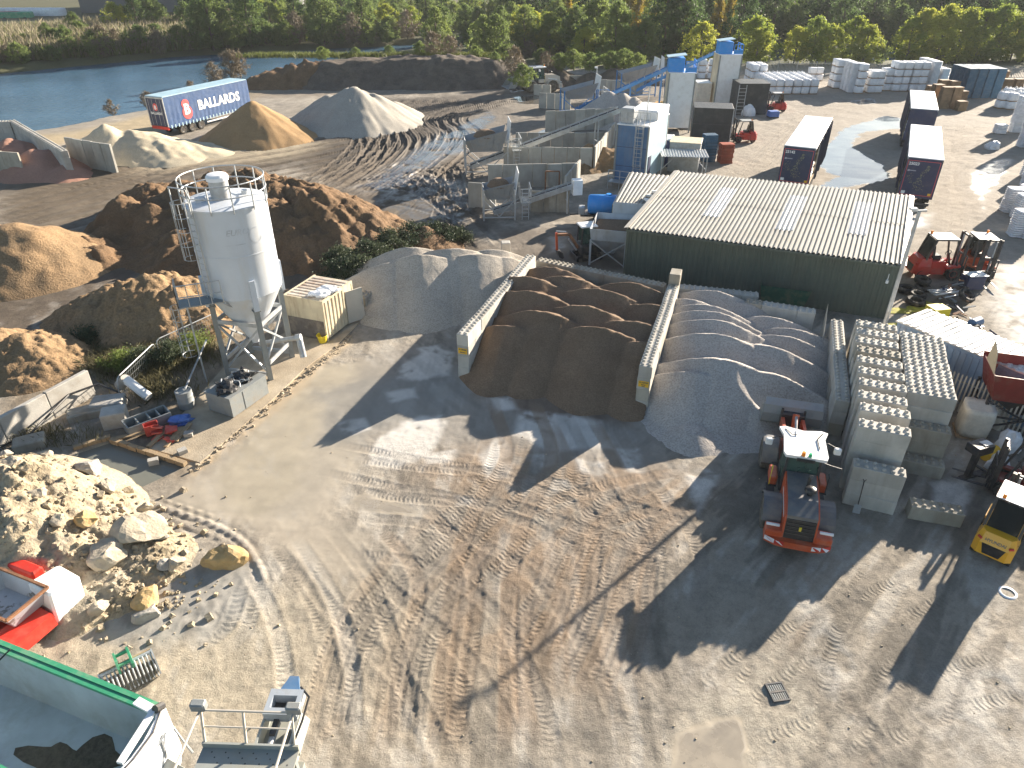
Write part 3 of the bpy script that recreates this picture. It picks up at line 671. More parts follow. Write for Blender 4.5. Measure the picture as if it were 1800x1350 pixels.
w1, a1, L1 = block_wall('long wall of studded concrete blocks between the pale gravel bay and the brown sand bay', (-2.38, 30.1), (1.15, 40.3), 4)
sign(w1, 'small yellow sign with black lettering', [('4-10MM', 0.115), ('SHINGLE', 0.07)], loc=(-0.022, 0, 1.52))
w2, a2, L2 = block_wall('long wall of studded concrete blocks between the brown sand bay and the grey gravel bay', (5.9, 27.1), (9.0, 36.4), 4, stain=0.3)
sign(w2, 'small yellow sign with black lettering', [('CL.ASPEN', 0.09), ('SHARP', 0.065), ('SAND', 0.05)], loc=(-0.022, 0, 1.5))
mobj('block', BLOCK_ST[(0.9, 0)], w2, (L2 - 0.5, -0.3, 4 * BH + 0.01))
w3, a3, L3 = block_wall('low studded block wall along the right side of the grey gravel bay', (14.05, 25.25), (16.75, 32.9), 3, stain=0.15)
w4, a4, L4 = block_wall('low block wall with spilt sand on top closing the grey gravel bay behind', (12.7, 35.25), (16.3, 33.75), 3, stain=0.25)
w5, a5, L5 = block_wall('block wall at the back left corner of the grey gravel bay near the shed', (9.3, 37.2), (13.6, 36.0), 3, True, stain=0.3)
w6, a6, L6 = block_wall('low dark kerb wall behind the brown sand bay', (1.6, 41.2), (8.7, 37.3), 3, stain=0.9)
w7, a7, L7 = block_wall('short block wall on the left edge of the pale gravel bay beside the shrub', (-8.6, 36.9), (-7.0, 41.2), 2, stain=0.5)

# ---- stock of loose blocks, each block on its own
ang = math.atan2(-0.66, 1.6); ux = Vector((math.cos(ang), math.sin(ang), 0)); LV = ['topmost', 'second from the top', 'third from the top', 'fourth from the top', 'lowest']
def stack(corner, n, row, nth, dirty=0.0, where=''):
    for k in range(n):
        top = (k == n - 1)
        me = (BLOCK_ST if random.random() < dirty else BLOCK)[(1.8, 1 if top else 0)]
        o = mobj('concrete_block', me, None, (corner[0] + random.uniform(-.02, .02), corner[1] + random.uniform(-.02, .02), k * BH)); o.rotation_euler.z = ang + random.uniform(-.015, .015)
        lv = LV[n - 1 - k] if k else 'lowest'
        tag(o, f'grey concrete block, {lv}, {nth} stack {row}', 'concrete block', 'stacked concrete blocks')
LR = [(12.93, 21.72), (13.42, 22.82), (13.75, 23.72), (14.15, 24.66), (14.52, 25.62), (14.88, 26.58), (15.2, 27.48), (15.54, 28.36), (15.92, 29.18), (16.24, 30.02)]
for i, c in enumerate(LR): stack(c, 5, 'from front, left row', ORD[i], 0.05)
stack((12.66, 20.84), 3, 'with the shovel before the left row', 'low', 0.0)
c0 = Vector((15.86, 24.1, 0)); dR = Vector((0.24, 0.592, 0))
for i in range(9): stack(tuple((c0 + dR * i)[:2]), 5, 'from front, right row', ORD[i], 0.15)
for k in range(3):
    o = mobj('concrete_block', BLOCK_ST[(1.8, 1 if k == 2 else 0)], None, (15.72, 23.48, k * BH)); o.rotation_euler.z = ang + 0.01
    tag(o, f'stained concrete block, {("bottom", "middle", "top")[k]} of three before the right row', 'concrete block', 'stacked concrete blocks')
o = mobj('concrete_block', BLOCK_ST[(1.8, 1)], None, (15.52, 22.86, 0)); o.rotation_euler.z = ang
tag(o, 'stained concrete block jutting out lowest before the right row', 'concrete block', 'stacked concrete blocks')
o = mobj('concrete_block', BLOCK_ST[(1.8, 1)], None, (14.78, 19.95, 0)); o.rotation_euler.z = math.atan2(-.5, 1.7)
tag(o, 'single concrete block lying on the ground before the stacks', 'concrete block')
t = thing('shovel', 'black shovel leaning against the low front stack of blocks', 'shovel', (13.05, 20.42, 0), ang)
b = MB(); b.cyl((0, -0.1, 0.3), (0, 0.22, 1.25), 0.02, n=8); b.build('shaft', 'dark_steel', t)
b = MB(); b.tube([(0, 0.22, 1.25), (-0.06, 0.24, 1.32), (-0.06, 0.26, 1.38), (0.06, 0.26, 1.38), (0.06, 0.24, 1.32), (0, 0.22, 1.25)], 0.015); b.build('grip', 'dark_steel', t)
b = MB(); b.slab((-0.13, -0.2, 0.02), (0.13, -0.2, 0.02), (0.13, -0.09, 0.36), (-0.13, -0.09, 0.36), 0.012); b.build('blade', 'steel_grey', t)

# ---- heaps
def sand_mat(name, col, grit, bump, var=0.12, stain=None, samt=0.5, damp=0.0):
    m = bpy.data.materials.new(name); m.use_nodes = True; nt = m.node_tree; b = nt.nodes['Principled BSDF']
    geo = nn(nt, 'ShaderNodeNewGeometry'); pos = geo.outputs['Position']
    n1 = noise(nt, pos, 0.7, 6, 0.65); n2 = noise(nt, pos, grit, 2, 0.7)
    c = ramp(nt, n1, [(0.3, tuple(x * (1 - var) for x in col)), (0.7, tuple(x * (1 + var) for x in col))])
    g = ramp(nt, n2, [(0.28, (0.55,) * 3), (0.5, (1,) * 3), (0.75, (1.4,) * 3)]); c = mixc(nt, 0.7, c, g, 'MULTIPLY')
    if stain:
        n3 = noise(nt, pos, 0.45, 7, 0.7, 0.6); f = ramp(nt, n3, [(0.46, (0, 0, 0)), (0.62, (samt,) * 3)]); c = mixc(nt, f, c, stain)
    nt.links.new(c, b.inputs['Base Color']); b.inputs['Roughness'].default_value = 0.95; b.inputs['Specular IOR Level'].default_value = 0.2
    n4 = noise(nt, pos, 5.0, 5, 0.7); h = nn(nt, 'ShaderNodeMath', operation='MULTIPLY_ADD'); h.inputs[1].default_value = 0.6
    nt.links.new(n2, h.inputs[0]); nt.links.new(n4, h.inputs[2])
    bp = nn(nt, 'ShaderNodeBump'); bp.inputs['Strength'].default_value = bump; bp.inputs['Distance'].default_value = 0.08
    nt.links.new(h.outputs[0], bp.inputs['Height']); nt.links.new(bp.outputs[0], b.inputs['Normal']); MATS[name] = m
sand_mat('gravel_pale', (0.42, 0.375, 0.315), 14, 0.35)
sand_mat('gravel_grey', (0.41, 0.375, 0.34), 13, 0.5)
sand_mat('sand_brown', (0.195, 0.135, 0.09), 16, 0.35, 0.16)
sand_mat('soil_brown', (0.19, 0.12, 0.068), 9, 0.8, 0.2, (0.13, 0.085, 0.05), 0.8)
sand_mat('soil_tan', (0.27, 0.18, 0.10), 9, 0.7, 0.18, (0.24, 0.17, 0.10), 0.6)
sand_mat('soil_dark', (0.105, 0.088, 0.072), 7, 0.7, 0.25, (0.19, 0.15, 0.11), 0.6)
sand_mat('sand_orange', (0.33, 0.215, 0.11), 16, 0.2, 0.1)
sand_mat('sand_pale', (0.50, 0.43, 0.31), 16, 0.2, 0.1)
sand_mat('sand_red', (0.36, 0.20, 0.145), 16, 0.2, 0.1)
sand_mat('sand_grey', (0.38, 0.35, 0.30), 16, 0.2, 0.1)
sand_mat('rubble_soil', (0.37, 0.305, 0.21), 8, 0.9, 0.2, (0.30, 0.27, 0.22), 0.7)
def heap(name, label, cat, box, res, fn, m, rough=0.0, rsc=1.0, cut=-0.04, seed=1, crisp=3, group=None):
    x0, x1, y0, y1 = box; gx = np.arange(x0, x1 + res, res); gy = np.arange(y0, y1 + res, res)
    x, y = np.meshgrid(gx, gy); z = fn(x, y)
    if rough: z = z + rough * np.clip(z / 0.5, 0, 1) * (fbm(x, y, rsc, crisp, seed, 0.66) + (.45 * (np.abs(fbm(x, y, rsc * .5, 4, seed + 3, .7)) - .25) if crisp > 4 else 0))
    keep = z > cut; z = np.maximum(z, -0.35)
    o = mobj(name, grid_mesh(name, gx, gy, z, m, keep=keep)); tag(o, label, cat, group); return o
def smax(a, b, k=0.15):
    return np.maximum(a, b) + 0.0
def mounds(x, y, ms, f, base=-1.0, s=0.72, back=0.16, nz=0.05, seed=5):
    """tipped loads: (cx, cy, crest height, crest radius); f = unit vector the open face looks to"""
    z = np.full(x.shape, base); fx, fy = f
    n = fbm(x, y, 1.3, 3, seed) * nz
    for cx, cy, h, r in ms:
        al = (x - cx) * fx + (y - cy) * fy; la = -(x - cx) * fy + (y - cy) * fx
        al = al + n + .10 * np.abs(la); q = h - s * np.maximum(al, 0) - back * np.maximum(-al, 0) - 0.58 * (np.sqrt(la * la + r * r * .8) - r * .894)
        z = np.maximum(z, q)
    return z
def unit(a, b): d = Vector((b[0] - a[0], b[1] - a[1])).normalized(); return (d.x, d.y)
f2 = unit((1.15, 40.3), (-2.38, 30.1))
def side(x, y, p, q):  # >0 right of the line p->q
    return (q[1] - p[1]) * (x - p[0]) * -1 * -1 - (q[0] - p[0]) * (y - p[1])
def crest(lst, h): return [(P(u, v, h_).x, P(u, v, h_).y, h_, r) for u, v, h_, r in lst]
# brown sand, middle bay
MB2 = crest([(955, 548, 2.55, 1.7), (1055, 576, 2.45, 1.7), (1130, 602, 2.15, 1.2), (895, 572, 2.10, 1.0), (935, 512, 2.70, 1.8), (1030, 538, 2.60, 1.5), (1115, 565, 2.45, 1.5),
             (930, 487, 2.70, 1.6), (1055, 508, 2.65, 1.7), (1000, 486, 2.60, 1.5), (1110, 497, 2.60, 1.6), (970, 470, 2.40, 1.5), (1150, 535, 2.40, 1.2)], 0)
def f_bay2(x, y):
    z = mounds(x, y, MB2, f2, s=0.58, back=0.5)
    l1 = (x + 2.38) * math.sin(a1) - (y - 30.1) * math.cos(a1)     # distance right of wall 1
    l2 = (x - 5.9) * math.sin(a2) - (y - 27.1) * math.cos(a2)
    front = (x + 2.38) * f2[0] + (y - 30.1) * f2[1]
    m1 = np.where((l1 < 0.1), -1.0, 0); m2 = np.where((l2 > -0.1), -1.0, 0)
    z = np.where((l1 < -0.25) & (front < 0.4), -1, z); z = np.where(l2 > 0.25, -1, z)
    wr = fbm(x, y, 0.5, 3, 9) + 0.8 * fbm(l1 * 2.4, front * .3, 1.0, 3, 19, .55)
    return z + 0.05 * wr * np.clip(z, 0, 1)
heap('sand_heap', 'heap of dark brown sand with scalloped ridges in the middle bay', 'sand heap', (-3.2, 9.4, 25.5, 41), 0.075, f_bay2, 'sand_brown', 0.03, 0.6)
# pale gravel, left bay
MB1 = crest([(740, 448, 2.8, 2.2), (690, 462, 2.4, 1.6), (835, 446, 2.65, 2.0), (880, 452, 2.3, 1.2), (790, 436, 2.85, 2.0), (860, 438, 2.5, 1.5), (720, 434, 2.7, 1.6)], 0)
def f_bay1(x, y):
    z = mounds(x, y, MB1, (0.12, -0.99), s=0.6, back=0.45)
    l1 = (x + 2.38) * math.sin(a1) - (y - 30.1) * math.cos(a1); z = np.where(l1 > 0.25, -1, z)
    return z
heap('gravel_heap', 'heap of pale fine gravel in the bay left of the brown sand', 'gravel heap', (-12, 1.6, 31, 47), 0.085, f_bay1, 'gravel_pale', 0.05, 1.2)
# grey gravel, right bay
MB3 = crest([(1270, 632, 2.20, 1.9), (1345, 655, 1.85, 1.5), (1225, 655, 1.80, 1.2), (1265, 588, 2.35, 1.7), (1345, 607, 2.00, 1.7), (1260, 562, 2.35, 1.5), (1250, 547, 2.30, 1.6), (1245, 536, 2.25, 1.6),
             (1255, 511, 2.20, 1.9), (1360, 557, 1.80, 1.6), (1395, 578, 1.70, 1.7), (1380, 590, 1.75, 1.4), (1430, 590, 1.45, 1.2), (1300, 530, 1.85, 1.4), (1215, 525, 2.15, 1.0)], 0)
def f_bay3(x, y):
    z = mounds(x, y, MB3, f2, s=0.60, back=0.5)
    l2 = (x - 5.9) * math.sin(a2) - (y - 27.1) * math.cos(a2); l3 = (x - 14.05) * math.sin(a3) - (y - 25.25) * math.cos(a3)
    fr2 = (x - 5.9) * f2[0] + (y - 27.1) * f2[1]
    z = np.where((l2 < -0.25) & (fr2 < 0.3), -1, z); z = np.where(l3 > 0.25, -1, z)
    z = z + .03 * fbm(l2 * 2.2, fr2 * .3, 1.0, 3, 29, .5) * np.clip(z, 0, 1)
    # spread toe in front of the bay
    sx, sy = P(1215, 770)[:2]; q = 0.50 - 0.5 * np.maximum(np.sqrt((x - sx) ** 2 + (y - sy) ** 2) - 0.35, 0); z = np.maximum(z, q)
    t1, t2 = P(1240, 735)[:2]; q = 0.55 - 0.20 * np.sqrt(((x - t1) / 1.1) ** 2 + (y - t2) ** 2); z = np.maximum(z, q)
    t1, t2 = P(1320, 740)[:2]; q = 0.6 - 0.26 * np.sqrt(((x - t1) / 1.2) ** 2 + (y - t2) ** 2); z = np.maximum(z, q)
    bx_, by_ = P(1402, 745)[:2]; z = np.minimum(z, .45 + .75 * np.maximum(np.hypot((x - bx_) * .75, (y - by_) * (np.where(y > by_, 1.4, 1))) - .9, 0))
    return np.where((l2 < 0.2) & (fr2 > 0.3), np.minimum(z, 0.25 + l2 * 0.3), z)
heap('gravel_heap', 'heap of grey gravel with scalloped ridges in the right bay before the loader', 'gravel heap', (4.8, 17.4, 22, 37.3), 0.075, f_bay3, 'gravel_grey', 0.03, 0.8)

# ---- heaps left and behind
def cones(x, y, cs, base=-1.0):
    z = np.full(x.shape, base)
    for cx, cy, h, s, rt, ex, an in cs:
        dx = x - cx; dy = y - cy; c_, s_ = math.cos(an), math.sin(an); u = (dx * c_ + dy * s_) / ex; v = -dx * s_ + dy * c_
        d = np.sqrt(u * u + v * v); z = np.maximum(z, h - s * (np.sqrt(d * d + rt * rt) - rt))
    return z
def cbx(cs, m=1.5):
    r = [(c[2] / c[3] + c[4]) * max(1, c[5]) + m for c in cs]
    return (min(c[0] - q for c, q in zip(cs, r)), max(c[0] + q for c, q in zip(cs, r)), min(c[1] - q for c, q in zip(cs, r)), max(c[1] + q for c, q in zip(cs, r)))
def C_(u, v, h, s=0.65, rt=0.5, ex=1.0, an=0.0): p = P(u, v, h); return (p.x, p.y, h, s, rt, ex, an)
def CB(u, vt, vb, s=0.62, rt=0.4, ex=1.0, an=0.0, k=1.0):
    """peak whose top shows at pixel row vt and whose near foot shows at row vb"""
    yb, yt = P(u, vb).y, P(u, vt).y; h = k * CAM_H * (1 - yb / yt) / (1 + CAM_H / (s * yt)); return C_(u, vt, h, s, rt, ex, an)
def gullies(x, y, cx, cy, amp, n=9, seed=3):
    th = np.arctan2(y - cy, x - cx); return amp * fbm(th * n + 40, np.hypot(x - cx, y - cy) * 0.25, 1.0, 3, seed)
h1 = [CB(262, 482, 622, .6, .7), CB(210, 497, 615, .58, .7), CB(150, 532, 592, .5, .5), CB(300, 505, 615, .7, .4)]
heap('soil_heap', 'crumbly brown soil heap lit by the sun left of the white silo', 'soil heap', cbx(h1), 0.12, lambda x, y: cones(x, y, h1) + gullies(x, y, -22, 39.5, 0.22), 'soil_tan', 0.5, 1.3, seed=4, crisp=5)
h2 = [CB(35, 590, 688, .6, .7), CB(-45, 585, 690, .6, .7)]
heap('soil_heap', 'yellowish soil heap at the left edge beside the concrete retaining wall', 'soil heap', cbx(h2), 0.1, lambda x, y: cones(x, y, h2), 'soil_tan', 0.35, 0.9, seed=14, crisp=5)
h3 = [CB(25, 392, 525, .6, .8), CB(-60, 392, 540, .6, .8)]
heap('soil_heap', 'smooth tan soil heap cut by the left picture edge below the haul road', 'soil heap', cbx(h3), 0.16, lambda x, y: cones(x, y, h3), 'soil_tan', 0.3, 2.0, seed=24)
h4 = [CB(215, 352, 440, .75, .4), CB(265, 365, 450, .7, .4), CB(180, 400, 450, .55, .5), CB(330, 318, 440, .6, 1.0), CB(430, 302, 440, .55, 1.0), CB(500, 312, 460, .58, 1.0),
      CB(560, 335, 478, .6, .8), CB(620, 368, 462, .6, .5), CB(655, 392, 440, .6, .4), CB(270, 318, 400, .6, .6), CB(470, 350, 478, .6, .8), CB(380, 305, 430, .55, .8), CB(150, 420, 480, .5, .6), CB(320, 405, 480, .5, .8)]
heap('soil_heap', 'big dark brown soil heap with gullied sides behind the white silo', 'soil heap', cbx(h4), 0.15, lambda x, y: cones(x, y, h4) + gullies(x, y, -17, 52, 0.3, 14), 'soil_brown', 0.7, 2.2, seed=34, crisp=6)
h5 = [C_(745, 400, 1.5, 0.6, 0.3), C_(720, 415, 1.0, 0.5, 0.4)]
heap('soil_heap', 'small dark soil mound behind the shrub at the pale gravel bay', 'soil heap', cbx(h5), 0.12, lambda x, y: cones(x, y, h5), 'soil_brown', 0.2, 0.8, seed=44)
# far heaps
h6 = [CB(180, 219, 292, .62, .2), CB(235, 228, 290, .45, .5, 1.6, -0.3), CB(300, 248, 285, .3, .4, 1.5)]
heap('sand_heap', 'pale cream sand heap behind the concrete panels near the lake', 'sand heap', cbx(h6), 0.22, lambda x, y: cones(x, y, h6) + gullies(x, y, -42, 80, 0.2), 'sand_pale', 0.2, 1.5)
h7 = [CB(442, 178, 263, .62, .3), CB(475, 205, 258, .5, .5)]
heap('sand_heap', 'steep conical heap of orange brown sand in front of the blue trailer', 'sand heap', cbx(h7), 0.2, lambda x, y: cones(x, y, h7) + gullies(x, y, -28, 82, 0.12, 5), 'sand_orange', 0.12, 2.0)
h8 = [CB(618, 152, 240, .6, .5), CB(655, 165, 232, .6, .4), CB(575, 166, 226, .6, .4), CB(690, 176, 215, .55, .3), CB(705, 182, 205, .5, .3)]
heap('sand_heap', 'large pale grey sand heap right of the orange sand heap', 'sand heap', cbx(h8), 0.24, lambda x, y: cones(x, y, h8) + gullies(x, y, -19, 90, 0.25, 5), 'sand_grey', 0.1, 2.5)
RB = (-68.0, -36.5, 64.0, 88.0)
h9 = [CB(62, 262, 322, .55, .5), CB(15, 245, 300, .5, .8), CB(-50, 250, 300, .5, .8), CB(110, 290, 320, .5, .3)]
heap('sand_heap', 'reddish sand heap inside the block bay at the left edge', 'sand heap', cbx(h9), 0.2, lambda x, y: cones(x, y, h9) + gullies(x, y, -50, 75, 0.2), 'sand_red', 0.15, 1.5)
def ridge(x, y, line, h, s, top, seed=2):
    d = np.full(x.shape, 1e9); hh = np.zeros_like(x)
    for (ax, ay, ha), (bx_, by_, hb) in zip(line[:-1], line[1:]):
        ex, ey = bx_ - ax, by_ - ay; t = np.clip(((x - ax) * ex + (y - ay) * ey) / (ex * ex + ey * ey), 0, 1)
        q = np.hypot(x - ax - t * ex, y - ay - t * ey); m = q < d; d = np.where(m, q, d); hh = np.where(m, ha + (hb - ha) * t, hh)
    return hh - s * np.maximum(d - top, 0)
lm = [(*P(592, 104, 3.4)[:2], 3.2), (*P(700, 99, 3.6)[:2], 3.6), (*P(800, 99, 3.7)[:2], 3.7), (*P(852, 102, 3.4)[:2], 3.3)]
heap('spoil_mound', 'long flat topped dark spoil mound by the lake with a grassy crown', 'spoil mound', (-48, 12, 100, 146), 0.28, lambda x, y: ridge(x, y, lm, 6, 0.7, 2.0) + gullies(x, y, -12, 130, 0.35, 12), 'soil_dark', 0.3, 3.0, seed=51)
lm2 = [(*P(455, 130, 1.8)[:2], 1.5), (*P(510, 113, 2.8)[:2], 2.8), (*P(555, 109, 3.0)[:2], 3.0)]
heap('spoil_mound', 'brown spoil mound with sunlit gullies right of the blue trailer', 'spoil mound', (-56, -20, 100, 146), 0.28, lambda x, y: ridge(x, y, lm2, 4, 0.7, 1.2) + gullies(x, y, -34, 122, 0.5, 12), 'soil_brown', 0.5, 2.5, seed=61, crisp=5)
for i, (cs, lb) in enumerate((([CB(975, 116, 155, 0.6, 1.0), CB(940, 128, 155, 0.6, 0.6)], 'dark earth mound behind the yellow loader, leftmost of the dark mounds'),
                              ([CB(1080, 120, 160, 0.6, 0.6), CB(1040, 128, 158, 0.6, 0.5)], 'dark pointed earth mound behind the blue railed hoppers'),
                              ([CB(1140, 113, 150, 0.6, 0.8), CB(1110, 114, 150, 0.6, 0.8)], 'dark earth mound at the far side of the plant beneath the trees'))):
    b0 = (min(c[0] for c in cs) - 8, max(c[0] for c in cs) + 8, min(c[1] for c in cs) - 8, max(c[1] for c in cs) + 8)
    heap('spoil_mound', lb, 'spoil mound', b0, 0.28, lambda x, y: cones(x, y, cs), 'soil_dark', 0.35, 2.0, seed=70 + i)
# ================================================================== SHED
FL, FR, BR_, BLc = Vector((7.13, 42.4, 0)), Vector((21.4, 36.5, 0)), Vector((26.9, 47.3, 0)), Vector((12.2, 53.4, 0))
def lerp(a, b, t): return a + (b - a) * t
shed = thing('corrugated_shed', 'dark green corrugated shed with a pale ribbed roof behind the gravel bays', 'shed', FL)
HE, HB = 3.35, 3.75
def L3(v, z): return (v.x - FL.x, v.y - FL.y, z)
def ribbed_wall(a, b, z0, za, zb, pitch, depth, name, m, parent, org):
    """box-profile cladding between two plan points"""
    d = (b - a); n = int(d.length / pitch); out = Vector((d.y, -d.x, 0)).normalized() * depth; v = []; f = []
    prof = []
    for i in range(n):
        for t, o in ((0.0, 0), (0.42, 0), (0.5, 1), (0.92, 1)): prof.append(((i + t) / n, o))
    prof.append((1.0, 0))
    for t, o in prof:
        p = lerp(a, b, t) + out * o - org; zt = za + (zb - za) * t
        v += [(p.x, p.y, z0), (p.x, p.y, zt)]
    for i in range(len(prof) - 1): f.append((2 * i, 2 * i + 2, 2 * i + 3, 2 * i + 1))
    return MB().add(v, f).build(name, m, parent)
ribbed_wall(FL, FR, 0, HE, HE, 0.32, 0.035, 'front_wall', 'shed_green', shed, FL)
ribbed_wall(FR, BR_, 0, HE, HB, 0.32, 0.035, 'end_wall', 'shed_green', shed, FL)
ribbed_wall(BLc, FL, 0, HB, HE, 0.32, 0.035, 'end_wall', 'shed_green', shed, FL)
ribbed_wall(BR_, BLc, 0, HB, HB, 0.32, 0.035, 'back_wall', 'shed_green', shed, FL)
def ribbed_roof(fl, fr, br, bl, zf, zb, pitch, ht, name, m, parent, org, over=0.25, t0=0.0, t1=1.0, s0=0.0, s1=1.0, lift=0.0):
    n = int(round((fr - fl).length / pitch)); v = []; f = []; prof = []
    i0 = int(round(t0 * n)); i1 = int(round(t1 * n))
    for i in range(i0, i1):
        for t, o in ((0.0, 0), (0.46, 0), (0.56, 1), (0.90, 1)): prof.append(((i + t) / n, o))
    prof.append((i1 / n, 0))
    for t, o in prof:
        a = lerp(fl, fr, t); b = lerp(bl, br, t); e = (b - a).normalized() * over; a2 = a - e; b2 = b + e
        p = lerp(a2, b2, s0); q = lerp(a2, b2, s1)
        v += [(p.x - org.x, p.y - org.y, zf + (zb - zf) * s0 + o * ht + lift), (q.x - org.x, q.y - org.y, zf + (zb - zf) * s1 + o * ht + lift)]
    for i in range(len(prof) - 1): f.append((2 * i, 2 * i + 2, 2 * i + 3, 2 * i + 1))
    return MB().add(v, f).build(name, m, parent)
roof = ribbed_roof(FL, FR, BR_, BLc, HE + 0.03, HB + 0.03, 0.268, 0.075, 'roof', 'roof_sheet', shed, FL, 0.2, 0, 1, 0, 0.52)
ribbed_roof(FL, FR, BR_, BLc, HE + 0.045, HB + 0.045, 0.268, 0.075, 'roof', 'roof_sheet', shed, FL, 0.2, 0, 1, 0.515, 1.0)
for (t0, t1, s0, s1) in ((0.235, 0.315, 0.30, 0.78), (0.53, 0.60, 0.24, 0.78), (0.785, 0.862, 0.30, 0.80)):
    ribbed_roof(FL, FR, BR_, BLc, HE + 0.055, HB + 0.062, 0.268, 0.075, 'rooflight', 'rooflight', shed, FL, 0.2, t0, t1, s0, s1)
b = MB()
for a, c, za, zb in ((FL, BLc, HE, HB), (FR, BR_, HE, HB)):
    s_ = 1 if a is FL else -1; d = (FR - FL).normalized() * 0.16 * s_; e = (c - a).normalized() * 0.22
    p, q = a - e, c + e
    MB().slab(L3(p - d, za + 0.05), L3(p + d, za + 0.13), L3(q + d, zb + 0.13), L3(q - d, zb + 0.05), 0.03).build('verge_trim', 'sheet_tan', shed)
b = MB(); e = (FL - BLc).normalized() * 0.26
b.bar(L3(FL + e, HE - 0.06), L3(FR + e, HE - 0.06), 0.12, 0.12); b.build('gutter', 'shed_green', shed)
b = MB(); b.bar(L3(FL + Vector((0.1, -.1, 0)), 0.1), L3(FL + Vector((0.1, -.1, 0)), HE), 0.08); b.bar(L3(lerp(FL, FR, 0.655) + e * 0.4, 0.1), L3(lerp(FL, FR, 0.655) + e * 0.4, HE), 0.05); b.build('downpipe', 'shed_green', shed)
b = MB(); q = lerp(FL, FR, 0.965) + e * 0.35; b.cyl(L3(q, 2.35), L3(q, 2.75), 0.02); b.cyl(L3(q, 2.2), L3(q, 2.38), 0.08, n=10); b.build('wall_lamp', 'white_paint', shed)
# annex at the back left of the shed
A1, A2, A3, A4 = Vector((7.2, 50.0, 0)), Vector((9.5, 49.2, 0)), Vector((12.6, 56.0, 0)), Vector((9.35, 57.2, 0))
annex = thing('lean_to_shed', 'small green lean-to shed at the rear left of the big shed', 'shed', A1)
ribbed_wall(A1, A2, 0, 2.4, 2.4, 0.3, 0.035, 'front_wall', 'shed_green', annex, A1); ribbed_wall(A4, A1, 0, 2.65, 2.4, 0.3, 0.035, 'end_wall', 'shed_green', annex, A1); ribbed_wall(A2, A3, 0, 2.4, 2.65, 0.3, 0.035, 'end_wall', 'shed_green', annex, A1)
ribbed_roof(A1, A2, A3, A4, 2.43, 2.68, 0.24, 0.075, 'roof', 'roof_sheet', annex, A1)
b = MB()
for k in range(3):
    p = lerp(A2, A3, 0.12 + 0.16 * k) - A1; b.box((p.x - 0.1, p.y, 2.62 + 0.05 * k), (0.35, 1.0, 0.12), 0.3 + k, 0.1, 0.15)
b.build('folded_flashing', 'white_paint', annex)
# lamp post behind the block stacks
t = thing('lamp_post', 'tall galvanised lamp post rising behind the stacked blocks beside the shed', 'lamp post', (18.4, 31.4, 0))
MB().cyl((0, 0, 0), (0, 0, 8.0), 0.115, 0.075, 14).build('pole', 'galv', t, smooth=True); MB().bx(-0.2, 0.2, -0.2, 0.2, 0.0, 0.03).build('base_plate', 'galv', t)
b = MB(); b.bar((-0.35, 0, 8.02), (0.35, 0.05, 8.02), 0.08); b.build('cross_arm', 'galv', t); MB().box((-0.3, 0, 8.12), (0.3, 0.2, 0.1)).build('lamp_head', 'white_paint', t)

# ================================================================== SILO
S0 = Vector((-12.75, 31.2, 0)); silo = thing('cement_silo', 'tall white cylindrical cement silo on four steel legs', 'silo', S0)
RT, ZB, ZT = 1.75, 4.45, 8.55
b = MB(); b.lathe([(RT, ZB), (RT, 6.45), (RT + 0.012, 6.46), (RT + 0.012, 6.52), (RT, 6.53), (RT, ZT)], 56, cap0=False, cap1=False)
tank = b.build('tank', 'tank_white', silo, smooth=True)
MB().lathe([(0.16, 1.45), (0.2, 1.6), (RT, ZB + 0.005)], 56, cap1=False).build('hopper_cone', 'tank_white', silo, smooth=True)
MB().lathe([(RT + 0.03, ZT - 0.02), (RT + 0.03, ZT + 0.06), (RT - 0.02, ZT + 0.07), (RT - 0.25, ZT + 0.10), (0.3, ZT + 0.2)], 48).build('roof', 'tank_white', silo, smooth=True)
b = MB(); b.cyl((-0.12, -0.1, ZT + 0.12), (-0.12, -0.1, ZT + 1.0), 0.42, n=24); fil = b.build('vent_filter', 'galv', silo, smooth=True)
b = MB(); b.lathe([(0.47, ZT + 0.96), (0.48, ZT + 1.12), (0.40, ZT + 1.22), (0.2, ZT + 1.26)], 20, (-0.12, -0.1, 0)); b.build('filter_hood', 'white_clean', fil, smooth=True)
b = MB()
for z in (ZT + 0.58, ZT + 1.1): b.tube([(math.cos(2 * math.pi * i / 40) * (RT + 0.06), math.sin(2 * math.pi * i / 40) * (RT + 0.06), z) for i in range(40)], 0.028, 6, True)
b.build('guard_rail', 'galv', silo)
for i in range(12):
    a = 2 * math.pi * i / 12; MB().bar(((RT + 0.06) * math.cos(a), (RT + 0.06) * math.sin(a), ZT - 0.1), ((RT + 0.06) * math.cos(a), (RT + 0.06) * math.sin(a), ZT + 1.1), 0.045).build('rail_post', 'galv', silo)
for x, y, r in ((-0.9, -0.5, 0.22), (0.7, 0.6, 0.16), (-0.5, 0.8, 0.14)): MB().cyl((x, y, ZT + 0.12), (x, y, ZT + 0.32), r, n=14).build('roof_hatch', 'tank_white', silo)
